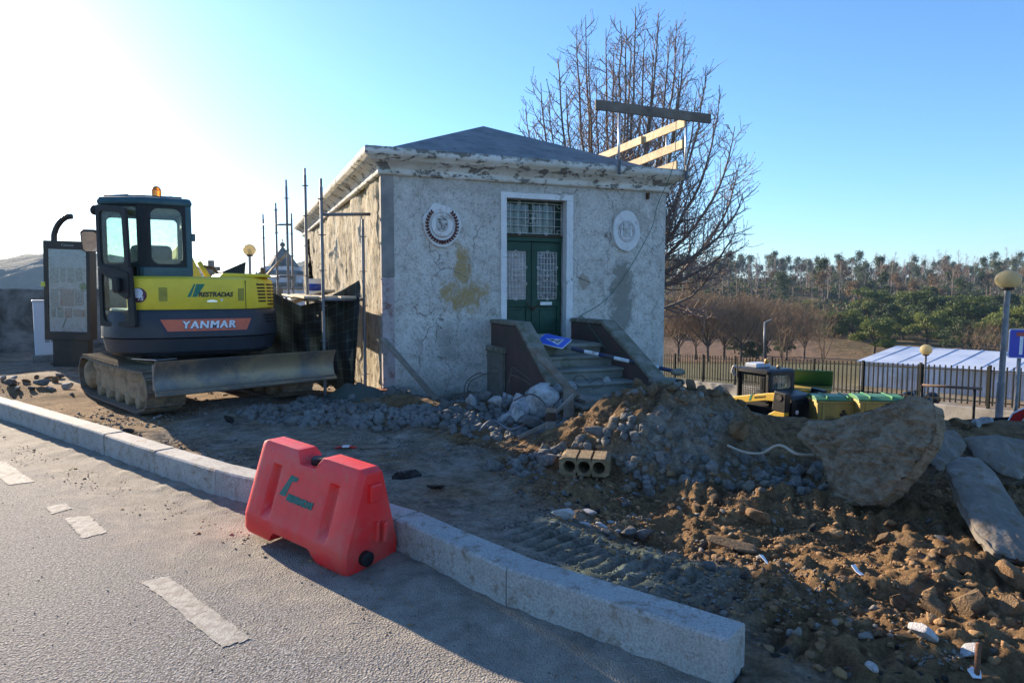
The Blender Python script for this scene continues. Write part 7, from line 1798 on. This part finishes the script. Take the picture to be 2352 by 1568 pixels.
# squared brown blocks
for (px, py, s, lab) in [(2063, 1392, 0.11, 'upright squared brown block'), (2145, 1408, 0.14, 'broken brown block with a ridge'), (2235, 1400, 0.15, 'long flat brown block with dark edge'), (2330, 1345, 0.15, 'orange soil covered block at the heap edge'), (2325, 1412, 0.15, 'rounded soil covered block'), (2210, 1310, 0.16, 'big flat soil covered block'), (2030, 1245, 0.10, 'squared brown stone on the tyre tracks'), (2165, 1275, 0.075, 'pale pointed stone on the tyre tracks'), (1865, 1195, 0.09, 'soil covered stone near the upright slab'), (1750, 1200, 0.13, 'stone with orange soil crust'), (1640, 1150, 0.085, 'rounded brown stone in the loose soil'), (1545, 1165, 0.085, 'stone with pale top in the loose soil'), (1600, 1172, 0.08, 'orange stone with dark side')]:
    rock(px, py, s, MBST if 'orange' not in lab else MOST, lab, 'stone', name='block', sq=(1.15, 0.9, 0.95), k=rr.choice((2, 3)))
rock(1690, 1262, 0.24, MBST, 'long flat buried slab of broken asphalt and concrete', 'slab', name='buried_slab', sq=(1.6, 0.7, 0.45), rot=(0.1, 0.1, -0.35), sink=0.1)
rock(1612, 1262, 0.10, MGRS, 'flat grey flake leaning on the buried slab', 'stone', sq=(0.5, 0.3, 1), rot=(0.2, 0.4, 0.3))
for i in range(46):
    px = rr.uniform(1230, 2340); py = rr.uniform(1110, 1540)
    if px < 1250 + (py - 1110) * 1.1: continue
    rock(px, py, rr.uniform(0.03, 0.075), rr.choice((MBST, MBST, MOST, MGRS, MASP)), 'small stone scattered over the churned soil', 'stone', 'small stones scattered over the churned soil')
for i in range(30):
    px = rr.uniform(1180, 1480); py = rr.uniform(1130, 1190)
    rock(px, py, rr.uniform(0.03, 0.06), rr.choice((MGRS, MASP, MBST)), 'small dark stone at the border of the soil and the grey track', 'stone', 'stones at the soil border')
for i in range(34):
    px = rr.uniform(1380, 2300); py = rr.uniform(1480, 1566)
    if px < 1760: continue
    rock(px, py, rr.uniform(0.02, 0.045), rr.choice((MGRS, MBST, MASP)), 'small stone by the end of the kerb', 'stone', 'stones by the end of the kerb')
rock(292, 1003, 0.17, MASP, 'dark asphalt lump standing behind the kerb', 'lump', name='asphalt_lump', sq=(0.9, 0.8, 1.1)); rock(530, 970, 0.16, MASP, 'blackish lump in the cobble heap near the blade', 'lump', name='asphalt_lump', sq=(1, 0.8, 0.8))
rock(940, 1095, 0.16, MASP, 'dark asphalt clod behind the red barrier', 'lump', name='asphalt_lump', sq=(1.2, 0.8, 0.6)); rock(1000, 1120, 0.12, MASP, 'low dark clod beyond the red barrier', 'lump', name='asphalt_lump', sq=(1.3, 0.9, 0.4))
rock(1690, 1000, 0.24, MOST, 'big brown boulder in the flank of the earth pile', 'boulder', name='boulder', sq=(1, 0.9, 0.9), k=3); rock(1370, 1005, 0.16, MGRS, 'tilted flat grey stone in the cobble pile', 'stone', sq=(1.2, 0.5, 1)); 
for (px, py, s) in [(20, 885, 0.14), (62, 880, 0.12), (95, 888, 0.18), (128, 880, 0.15), (150, 893, 0.15), (40, 895, 0.10), (110, 872, 0.12), (75, 895, 0.10), (138, 868, 0.12), (8, 872, 0.12), (30, 873, 0.1), (85, 870, 0.1), (118, 896, 0.1)]:
    rock(px, py, s, rr.choice((MGRS, MBST, MCONC)), 'rounded stone in the row behind the crawler track', 'stone', 'stones behind the crawler track')
for (px, py, s) in [(1465, 890, 0.13), (1500, 905, 0.14), (1540, 900, 0.12), (1585, 893, 0.13), (1612, 905, 0.12), (1640, 912, 0.1), (1700, 925, 0.1), (1560, 925, 0.1)]:
    rock(px, py, s, MBST, 'soil crusted stone on the crest of the earth pile', 'stone', 'stones on the crest of the earth pile')
for i in range(26):
    rock(rr.uniform(2140, 2350), rr.uniform(1000, 1130), rr.uniform(0.06, 0.15), rr.choice((MGRS, MBST, MASP, MGRS)), 'rubble stone in the heap under the broken slabs', 'rubble', 'rubble under the broken slabs', 'rubble_stone')
for (px, py) in [(2195, 978), (2215, 985), (2240, 980), (2262, 975)]: rock(px, py, 0.14, MOST if px < 2230 else MCONC, 'tan stone lying by the pipes behind the rubble', 'stone', 'tan stones by the pipes', sq=(1, 1, 1.2))

# ---- big broken slabs
def slab(name, label, cat, pts, Yb, Yt, thick, m, seed, rough=0.02, yk=0.0):
    ys_ = [p[1] for p in pts]; y0, y1 = min(ys_), max(ys_)
    Q = []
    n = 200 if rough > 0.04 else 96; per = [math.dist(pts[i], pts[(i + 1) % len(pts)]) for i in range(len(pts))]; tot = sum(per)
    for k in range(n):
        d = tot * k / n; i = 0
        while d > per[i]: d -= per[i]; i += 1
        a, b = pts[i], pts[(i + 1) % len(pts)]; t = d / per[i]; jx = 3.0 * float(vnoise(k * 0.7, seed)) + 2 * float(vnoise(k * 2.1, seed + 3)); Q.append((a[0] + (b[0] - a[0]) * t + jx, a[1] + (b[1] - a[1]) * t + jx * 0.7))
    cx, cy = sum(p[0] for p in Q) / n, sum(p[1] for p in Q) / n
    W = [P(x, y, Yb + (Yt - Yb) * (y1 - y) / max(1, y1 - y0) + yk * (x - cx)) for x, y in Q]; c = P(cx, cy, Yb + (Yt - Yb) * (y1 - cy) / max(1, y1 - y0))
    nor = (W[0] - c).cross(W[n // 4] - c).normalized()
    if nor.y > 0: nor = -nor
    mb = MB(); base = Vector((c.x, c.y, min(w.z for w in W)))
    RN = 56 if rough > 0.04 else 26
    def fn(u, v):
        k = int(round(v * n)) % n; p = c.lerp(W[k], u); e = rough * float(fbm(np.array(p.x * 6 + seed), np.array(p.z * 6), 5, seed % 20)) + rough * (0.8 if rough > 0.04 else 0.5) * float(fbm(np.array(p.x * 30), np.array(p.z * 30 + p.y * 9), 3, 7))
        return p + nor * (e - 0.03 * u ** 8) - base
    mb.grid(fn, RN, n)
    def fb(u, v):
        k = int(round(v * n)) % n; p = c.lerp(W[k], 0.93 + 0.07 * (1 - u) if u < 1 else 0.93); p = W[k].lerp(c, 0.05 * math.sin(u * 3.1) if u < 1 else 0.06)
        return p - nor * (thick * u + 0.03 * float(fbm(np.array(k * 0.35), np.array(u * 3), 3, seed))) - base - nor * 0.03 * (1 - u)
    mb.grid(fb, 5, n)
    mb.add([fb(1, k / n) for k in range(n)], [tuple(range(n))])
    o = mb.build(name, m, None, True); 
    bm_ = bmesh.new(); bm_.from_mesh(o.data); bmesh.ops.remove_doubles(bm_, verts=bm_.verts, dist=0.002); bmesh.ops.recalc_face_normals(bm_, faces=bm_.faces); bm_.to_mesh(o.data); bm_.free()
    o.data.set_sharp_from_angle(angle=R(45)); o.location = base; tag(o, label, cat); return o
MSLB = mat('rough earthy slab', (0.19, 0.138, 0.085), 0.97, c2=(0.30, 0.245, 0.175), t=(0.40, 0.62), scale=14, var=0.45, bs=34, bstr=1.0, bd=0.035, c3=(0.26, 0.20, 0.06), t3=(0.60, 0.70), s3=1.6)
MSL2 = mat('smooth grey concrete slab', (0.18, 0.158, 0.132), 0.9, c2=(0.29, 0.265, 0.235), t=(0.5, 0.66), scale=6, bs=30, bstr=0.5, bd=0.02, c3=(0.15, 0.11, 0.07), t3=(0.50, 0.62), s3=7)
slab('broken_slab', 'large rough slab of broken pavement standing upright in the soil', 'slab', [(1824, 1000), (1850, 966), (1920, 957), (1990, 940), (2030, 925), (2100, 905), (2138, 918), (2147, 960), (2135, 1010), (2110, 1045), (2085, 1078), (2050, 1120), (2005, 1157), (1950, 1158), (1908, 1148), (1896, 1105), (1884, 1060), (1856, 1030)], 4.85, 5.20, 0.22, MSLB, 3, 0.05, -0.0030)
slab('concrete_slab', 'long smooth concrete panel leaning down the rubble heap at the soil edge', 'slab', [(2172, 1060), (2205, 1040), (2252, 1043), (2290, 1078), (2345, 1165), (2400, 1250), (2395, 1290), (2290, 1262), (2245, 1215), (2200, 1125)], 3.95, 5.0, 0.09, MSL2, 5, 0.012)
slab('concrete_slab', 'broad broken concrete panel lying at the top of the rubble heap', 'slab', [(2215, 1000), (2290, 993), (2370, 1010), (2400, 1060), (2345, 1098), (2300, 1082), (2245, 1045)], 5.25, 5.6, 0.14, MSL2, 8, 0.02)
slab('concrete_slab', 'bluish grey broken panel tucked behind the upright slab', 'slab', [(2120, 1000), (2150, 978), (2200, 985), (2225, 1020), (2200, 1060), (2160, 1080), (2128, 1050)], 5.3, 5.6, 0.14, MSL2, 9, 0.02)
slab('mud_plate', 'flat pale mud plate with ridges below the cobble pile', 'plate', [(1465, 1098), (1500, 1078), (1560, 1082), (1585, 1092), (1560, 1104), (1500, 1108)], 5.65, 5.95, 0.04, MWST, 12, 0.02)

# ---- hollow concrete block
hb = surf(1345, 1088)
blk = thing('hollow_block', 'sandy hollow concrete block with three round holes lying on the soil', 'block', (hb.x, hb.y, hb.z + 0.02), R(-12))
MHB = mat('sandy concrete block', (0.30, 0.215, 0.12), 0.97, c2=(0.20, 0.135, 0.07), scale=7, bs=45, bstr=0.9, bd=0.02)
W_, D_, H_ = 0.42, 0.30, 0.155
mb = MB(); hol = [(-0.125, 0.077), (0.0, 0.077), (0.125, 0.077)]; rad = 0.052
cells = [(-W_ / 2, -0.0625), (-0.0625, 0.0625), (0.0625, W_ / 2)]
for (x0, x1), (hx, hz_) in zip(cells, hol):
    n8 = 16; inn = [(hx + rad * math.cos(2 * math.pi * i / n8 + 0.2), hz_ + rad * math.sin(2 * math.pi * i / n8 + 0.2)) for i in range(n8)]; outp = []
    for x, z in inn:
        dx, dz = x - hx, z - hz_; k = min((x1 - hx) / dx if dx > 1e-6 else 9e9, (x0 - hx) / dx if dx < -1e-6 else 9e9, (H_ - hz_) / dz if dz > 1e-6 else 9e9, (0 - hz_) / dz if dz < -1e-6 else 9e9); outp.append((hx + dx * k, hz_ + dz * k))
    mb.ring(outp, inn, lambda a, b, h: (a, -D_ / 2 + h, b), D_)
mb.build('block_body', MHB, blk)
MB().box2((-W_ / 2 + 0.005, D_ / 2 - 0.02, 0.004), (W_ / 2 - 0.005, D_ / 2 - 0.004, H_ - 0.004)).build('back_web', MHB, blk)

# ---- timber and boards
MTIM = mat('weathered timber', (0.20, 0.165, 0.13), 0.9, c2=(0.30, 0.26, 0.22), scale=5, bs=22, bstr=0.5); MDT = mat('dark charred band', (0.05, 0.03, 0.02), 0.9, scale=9); MBRD = mat('brown formwork board', (0.17, 0.115, 0.075), 0.88, c2=(0.26, 0.215, 0.17), scale=4, bs=25, bstr=0.4)
def board(a, b, w, h, m, label, roll=0.0, name='board'):
    a = Vector(a); b = Vector(b); o = MB().beam(Vector((0, 0, 0)), b - a, w, h, roll).build(name, m, None, bev=0.004); o.location = a; tag(o, label, 'board'); return o
board(P(1003, 918, 9.05), P(880, 778, 9.52), 0.11, 0.03, MTIM, 'grey board leaning against the left corner of the front wall')
board(P(1322, 910, 7.9), P(1225, 800, 8.55), 0.13, 0.03, MBRD, 'brown board leaning on the broken left stair cheek')
board(P(1306, 890, 7.75), P(1306, 960, 7.7), 0.12, 0.03, MBRD, 'short upright brown board in the concrete heap', name='short_board')
board(P(1358, 922, 7.9), P(1300, 898, 8.3), 0.16, 0.03, MTIM, 'grey plank lying at the foot of the stairs'); board(P(1345, 938, 7.8), P(1295, 912, 8.2), 0.10, 0.03, MTIM, 'narrow pale plank below the stairs beside the timber post')
board(P(1222, 905, 8.0), P(1252, 880, 8.3), 0.14, 0.02, MCONC, 'pale flat panel propped in the concrete heap')
board(P(1320, 905, 7.4), P(1268, 955, 7.2), 0.035, 0.035, MTIM, 'thin stick resting on the timber post', name='stick')
board(P(1190, 1005, 7.0), P(1265, 970, 7.0), 0.04, 0.04, MTIM, 'thin grey lath lying in front of the timber post', name='lath')
pb, pt_ = P(1264, 1048, 6.85), P(1265, 938, 7.0)
post = thing('timber_post', 'square timber post with dark bands standing in the rubble', 'post', pb); dv = pt_ - pb
for i, (f0, f1, m) in enumerate(((0, 0.25, MTIM), (0.25, 0.42, MDT), (0.42, 0.72, MTIM), (0.72, 0.90, MDT), (0.90, 1.0, MTIM))):
    MB().beam(dv * f0, dv * f1, 0.092 + 0.0008 * (i % 2), 0.092 + 0.0008 * (i % 2), 0.25).build('post_band', m, post, bev=0.004)
# rebar loops
MREB = mat('rusty grey rebar', (0.07, 0.06, 0.06), 0.7, c2=(0.12, 0.07, 0.045), scale=20)
def wire(pp, r, m, label, name='rebar', cat='rebar', grp=None, n=8):
    w = [P(*q) for q in pp]; w = smooth_path(w, n); o = MB().tube([q - w[0] for q in w], r, 6).build(name, m, None, True); o.location = w[0]; tag(o, label, cat, grp)
GRB = 'bent rebar in the concrete heap'
LRB = 'thin bent rebar loop sticking out of the concrete heap'
wire([(1066, 912, 8.3), (1070, 880, 8.3), (1095, 858, 8.3), (1118, 858, 8.2), (1128, 845, 8.2), (1145, 847, 8.1), (1152, 880, 8.0), (1154, 905, 7.9)], 0.007, MREB, LRB, grp=GRB)
wire([(1072, 915, 8.3), (1078, 880, 8.2), (1100, 865, 8.2), (1130, 855, 8.1), (1148, 862, 8.0), (1152, 900, 7.9)], 0.007, MREB, LRB, grp=GRB)
wire([(1172, 905, 8.1), (1170, 875, 8.1), (1176, 845, 8.1), (1190, 852, 8.1), (1215, 870, 8.1), (1235, 885, 8.1), (1246, 905, 8.0)], 0.007, MREB, LRB, grp=GRB)
wire([(1164, 915, 8.0), (1166, 880, 8.0), (1176, 862, 8.0), (1200, 872, 8.0), (1222, 885, 7.9)], 0.007, MREB, LRB, grp=GRB)
wire([(1180, 920, 7.7), (1215, 905, 7.7), (1240, 915, 7.6), (1262, 940, 7.4), (1275, 925, 7.4)], 0.008, MREB, LRB, grp=GRB)
wire([(1330, 890, 8.2), (1318, 870, 8.3), (1335, 862, 8.4), (1350, 875, 8.4)], 0.006, MREB, LRB, grp=GRB)
wire([(1352, 880, 8.35), (1378, 868, 8.4), (1385, 885, 8.3), (1360, 892, 8.2)], 0.006, MREB, LRB, grp=GRB)
wire([(1100, 990, 7.0), (1130, 965, 7.1), (1170, 985, 7.0), (1205, 975, 7.0)], 0.012, MSTL, 'grey bent tube lying across the cobbles', 'bent_tube', 'tube')
wire([(1670, 1022, 5.95), (1710, 1038, 5.9), (1750, 1040, 5.8), (1780, 1024, 5.75), (1800, 1025, 5.7), (1830, 1042, 5.6), (1868, 1045, 5.6)], 0.012, mat('pale plastic hose', (0.42, 0.36, 0.28), 0.5), 'pale thin hose curving out of the pile to the upright slab', 'hose', 'hose')
wire([(1562, 892, 6.75), (1558, 880, 6.75), (1552, 874, 6.76), (1566, 873, 6.74), (1568, 882, 6.74)], 0.010, MBK, 'dark shovel handle sticking out of the earth pile', 'shovel_handle', 'handle', n=3)
sp_ = surf(2243, 1562); o = MB().tube([Vector((0, 0, -0.12)), Vector((0.0, 0.0, 0.16))], 0.011, 8).build('steel_rod', mat('rust red rod', (0.16, 0.075, 0.04), 0.9, scale=40, bs=120, bstr=0.6), None, True); o.location = sp_; tag(o, 'short rusty rod stuck upright in the soil', 'rod')
# litter
def litter(px, py, pts, m, label, cat='litter', name='litter', rz=0.0):
    p = surf(px, py); mb = MB(); nn = len(pts); pts = [(x * 0.65, y * 0.65, z) for x, y, z in pts]
    mb.add([(x, y, 0.012 + z * 0.6) for x, y, z in pts] + [(x, y, 0.008 + z * 0.6) for x, y, z in pts], [tuple(range(nn)), tuple(range(2 * nn - 1, nn - 1, -1))] + [(i, nn + i, nn + (i + 1) % nn, (i + 1) % nn) for i in range(nn)])
    o = mb.build(name, m, None); o.location = p; o.rotation_euler = (0, 0, rz); tag(o, label, cat); return o
MLIT = flat('white plastic scrap', (0.78, 0.78, 0.80), 0.5); MLR = flat('red tape', (0.45, 0.015, 0.02), 0.5)
litter(1966, 1318, [(-0.02, 0.05, 0.05), (0.02, 0.055, 0.05), (0.03, 0.0, 0.01), (0.05, -0.05, 0.0), (0.01, -0.055, 0.0), (-0.01, -0.01, 0.015)], MLIT, 'bent white plastic scrap on the orange soil')
litter(1757, 1298, [(-0.03, 0.06, 0.06), (0.0, 0.05, 0.06), (0.03, -0.03, 0.0), (0.02, -0.05, 0.0)], MLIT, 'thin white shard near the buried slab'); litter(2240, 1556, [(-0.04, 0.02, 0.03), (0.0, 0.04, 0.04), (0.04, 0.01, 0.03), (0.02, -0.03, 0.0), (-0.03, -0.02, 0.0)], MLIT, 'white paper scrap beside the rusty rod')
tp_ = thing('barrier_tape', 'scrap of red and white tape on the grey ground behind the barrier', 'tape', surf(795, 1032))
for k in range(3): MB().box((0.07 * k - 0.07, 0.0, 0.025 + 0.008 * (k % 2)), (0.068, 0.05, 0.012), Matrix.Rotation(0.2 * (k - 1), 3, 'Y')).build('tape_stripe', MLR if k % 2 == 0 else MLIT, tp_)
o = MB().box((0.12, 0, 0.012), (0.34, 0.035, 0.02)).build('wood_lath', MTIM, None, bev=0.003); o.location = surf(840, 1029); o.rotation_euler = (0, 0.02, 0.12); tag(o, 'thin wooden lath lying beside the scrap of tape', 'lath')
rock(477, 978, 0.035, MWST, 'tiny white stone in front of the blade', 'stone')

# ---- cobbles: the 300 that show largest are objects, the rest one mass
MCB_ = [mat('granite cobble a', (0.19, 0.185, 0.17), 0.9, c2=(0.11, 0.10, 0.09), scale=2.0, bs=10, bstr=0.5, bd=0.05), mat('granite cobble b', (0.25, 0.24, 0.225), 0.9, c2=(0.15, 0.125, 0.10), scale=2.0, bs=10, bstr=0.5, bd=0.05), mat('earthy cobble', (0.21, 0.165, 0.115), 0.95, c2=(0.24, 0.21, 0.17), scale=2.0, bs=10, bstr=0.5, bd=0.05)]
def cobble_v(seed):
    rs = np.random.RandomState(seed); b = bmesh.new(); bmesh.ops.create_cube(b, size=2)
    for v in b.verts: v.co = v.co + Vector(rs.uniform(-0.22, 0.22, 3))
    bmesh.ops.bevel(b, geom=b.edges[:], offset=0.22, segments=1, affect='EDGES'); bmesh.ops.triangulate(b, faces=b.faces[:])
    V = np.array([v.co[:] for v in b.verts]); F = np.array([[v.index for v in f.verts] for f in b.faces]); b.free(); V = V * np.array((1, rs.uniform(0.75, 1), rs.uniform(0.7, 0.95))); return V, F
CV = [cobble_v(s) for s in range(6)]; CM = [np_mesh('cobble', *CV[i], MCB_[i % 3]) for i in range(6)]
rs = np.random.RandomState(9)
def zone(n, cx, cy, rx, ry, rot=0.0):
    t = rs.uniform(0, 6.28, n); r = np.sqrt(rs.uniform(0, 1, n)); x = r * np.cos(t) * rx; y = r * np.sin(t) * ry; c, s = math.cos(rot), math.sin(rot)
    return np.stack([cx + x * c - y * s, cy + x * s + y * c], 1)
ZN = [('cobble in the heap between the excavator blade and the building', zone(520, -2.05, 8.0, 1.4, 0.52, -0.33)), ('cobble in the loose heap in front of the concrete chunks', zone(420, -0.35, 7.75, 1.0, 0.62, -0.2)), ('cobble on the flank of the earth pile', zone(290, 1.15, 5.85, 1.35, 0.42, -0.12)), ('cobble at the wall foot', zone(110, -0.9, 9.25, 0.9, 0.22, 0.3)), ('stray cobble at the earth pile foot', zone(60, 2.6, 5.7, 0.6, 0.5)), ('cobble on the earth pile top', zone(26, 1.7, 6.75, 0.8, 0.5)), ('cobble beside the far crawler track', zone(90, -2.5, 9.3, 0.6, 0.35))]
items = []
for lab, pts in ZN:
    for x, y in pts:
        if math.hypot(x - hb.x, y - hb.y + 0.15) < 0.36: continue
        items.append((y, x, lab))
items.sort(key=lambda q: q[0])
SV, SF, sb = [], [], 0
for i, (y, x, lab) in enumerate(items):
    s = rr.uniform(0.020, 0.046) * (1 if rr.random() > 0.06 else 1.5); z = gz(x, y) + rr.uniform(-0.6, 0.7) * s; e = (rr.uniform(0, 6.28), rr.uniform(0, 6.28), rr.uniform(0, 6.28))
    if i < 300:
        o = link('cobble', CM[i % 6]); o.location = (x, y, z); o.scale = (s, s, s); o.rotation_euler = e; tag(o, lab, 'cobble', 'loose granite cobbles')
    else:
        V, F_ = CV[i % 6]; m3 = Matrix.LocRotScale((x, y, z), None, None); from mathutils import Euler
        Rm = np.array(Euler(e).to_matrix()); SV.append(V * s @ Rm.T + np.array((x, y, z))); SF.append(F_ + sb); sb += len(V)
tag(link('loose_cobbles', np_mesh('loose_cobbles', np.concatenate(SV), np.concatenate(SF), MCB_[0])), 'mass of loose grey granite cobbles spread before the building', 'cobbles', kind='stuff')
for (px, py) in [(1240, 1057), (1256, 1050), (1265, 1063), (1248, 1066), (1450, 1080)]:
    p = surf(px, py); o = link('cobble', CM[1]); o.location = (p.x, p.y, p.z + 0.035); o.scale = (0.045,) * 3; o.rotation_euler = (rr.uniform(-.3, .3), rr.uniform(-.3, .3), rr.uniform(0, 6)); tag(o, 'sunlit cobble beside the hollow block', 'cobble', 'cobbles beside the hollow block')

# ---- clods, gravel and crumbs: masses nobody could count
def scatter(name, label, cat, XY, size, m, sub, sink=0.1, zf=None, flatn=0.75, nvar=8, seed=0):
    rs2 = np.random.RandomState(seed); n = len(XY); z = height(XY[:, 0], XY[:, 1]) if zf is None else zf(XY[:, 0], XY[:, 1])
    vs, fs, b = [], [], 0
    kinds = [rock_v(500 + seed * 10 + k, sub, 9, 0.22, (1, 0.85, flatn)) for k in range(nvar)]
    for k in range(nvar):
        idx = np.arange(k, n, nvar)
        if len(idx) == 0: continue
        V, F_ = kinds[k]; a = rs2.uniform(0, 6.28, len(idx)); s = size[idx]; c, si = np.cos(a), np.sin(a)
        tl = rs2.uniform(-0.5, 0.5, len(idx)); ct, stt = np.cos(tl), np.sin(tl)
        Xv = V[None, :, 0] * ct[:, None] + V[None, :, 2] * stt[:, None]; Zv = -V[None, :, 0] * stt[:, None] + V[None, :, 2] * ct[:, None]; Yv = np.repeat(V[None, :, 1], len(idx), 0)
        x2 = (Xv * c[:, None] - Yv * si[:, None]) * s[:, None] + XY[idx, 0][:, None]; y2 = (Xv * si[:, None] + Yv * c[:, None]) * s[:, None] + XY[idx, 1][:, None]; z2 = Zv * s[:, None] + (z[idx] + s * (0.35 - sink))[:, None]
        W3 = np.stack([x2, y2, z2], -1).reshape(-1, 3); vs.append(W3); Ff = (F_[None] + (np.arange(len(idx)) * len(V))[:, None, None]).reshape(-1, 3) + b; fs.append(Ff); b += len(W3)
    tag(link(name, np_mesh(name, np.concatenate(vs), np.concatenate(fs), m, False)), label, cat, kind='stuff')
rs = np.random.RandomState(31)
def sample(n, x0, x1, y0, y1, cond, clump=0.0, seed=0):
    out = np.zeros((0, 2))
    while len(out) < n:
        q = np.stack([rs.uniform(x0, x1, 4 * n), y0 + (y1 - y0) * rs.uniform(0, 1, 4 * n) ** 1.35], 1); k = cond(q[:, 0], q[:, 1]) & (fbm(q[:, 0] * 1.8, q[:, 1] * 1.8, 3, seed) > clump); out = np.concatenate([out, q[k]])
    return out[:n]
siteR = lambda x, y: (ks(x, y) > 0.28) & (x + 0.45 * (y - 4.2) > 0.5)
MCLD = mat('soil clods', (0.30, 0.18, 0.085), 0.98, c2=(0.18, 0.10, 0.048), t=(0.45, 0.62), scale=3, bs=60, bstr=0.9, bd=0.01, c3=(0.28, 0.18, 0.09), s3=7)
MGRV = mat('grey gravel', (0.22, 0.195, 0.165), 0.95, c2=(0.10, 0.09, 0.08), t=(0.45, 0.6), scale=4, bs=60, bstr=0.4, c3=(0.36, 0.345, 0.33), s3=9)
XY = sample(1500, -0.2, 5.2, 2.3, 7.6, siteR, -0.02, 3); scatter('soil_clods', 'crumbly brown soil clods strewn over the churned ground', 'soil clods', XY, rs.uniform(0.012, 0.038, 1500) * (1 + 0.8 * (rs.rand(1500) < 0.05)), MCLD, 2, 0.45, seed=1)
XY = sample(9000, -0.2, 5.2, 2.2, 7.8, siteR, -0.08, 4); scatter('soil_crumbs', 'fine brown soil crumbs over the churned ground', 'soil crumbs', XY, rs.uniform(0.005, 0.018, 9000), MCLD, 1, 0.1, seed=2)
siteG = lambda x, y: (ks(x, y) > 0.28) & (x + 0.45 * (y - 4.2) < 1.5)
XY = sample(5000, -5.5, 3.0, 2.8, 9.6, siteG, 0.0, 5); scatter('gravel', 'grey gravel strewn over the compacted track', 'gravel', XY, rs.uniform(0.005, 0.017, 5000), MGRV, 1, 0.1, seed=3)
XY = sample(500, -9.0, 2.0, 3.0, 12, lambda x, y: (ks(x, y) > 0.28), 0.05, 6); scatter('rubble_grit', 'coarse grey grit between the cobbles and the kerb', 'grit', XY, rs.uniform(0.015, 0.04, 500), MGRV, 2, 0.2, seed=4)
rz_ = lambda x, y: road_z(x, y)
def roadpts(n, w0, w1, s0, s1, pw):
    w = rs.uniform(w0, w1, n); s = s0 + (s1 - s0) * rs.uniform(0, 1, n) ** pw; sk_ = s + koff(w); return np.stack([KA[0] + w * KD[0] + sk_ * KN[0], KA[1] + w * KD[1] + sk_ * KN[1]], 1)
XY = roadpts(3000, -0.6, 11, -0.03, -0.6, 2.2); k = fbm(XY[:, 0] * 2.2, XY[:, 1] * 2.2, 3, 8) > -0.02; XY = XY[k]
scatter('road_crumbs', 'earth crumbs spilled on the road along the kerb', 'crumbs', XY, rs.uniform(0.003, 0.014, len(XY)) * (1 + (rs.rand(len(XY)) < 0.05)), MCLD, 1, 0.3, zf=rz_, flatn=0.5, seed=5)
XY = roadpts(650, 0.0, 7, -0.3, -3.2, 1.0); scatter('road_grit', 'dark grit scattered over the asphalt', 'grit', XY, rs.uniform(0.002, 0.007, 650), MASP, 1, 0.1, zf=rz_, flatn=0.6, seed=6)
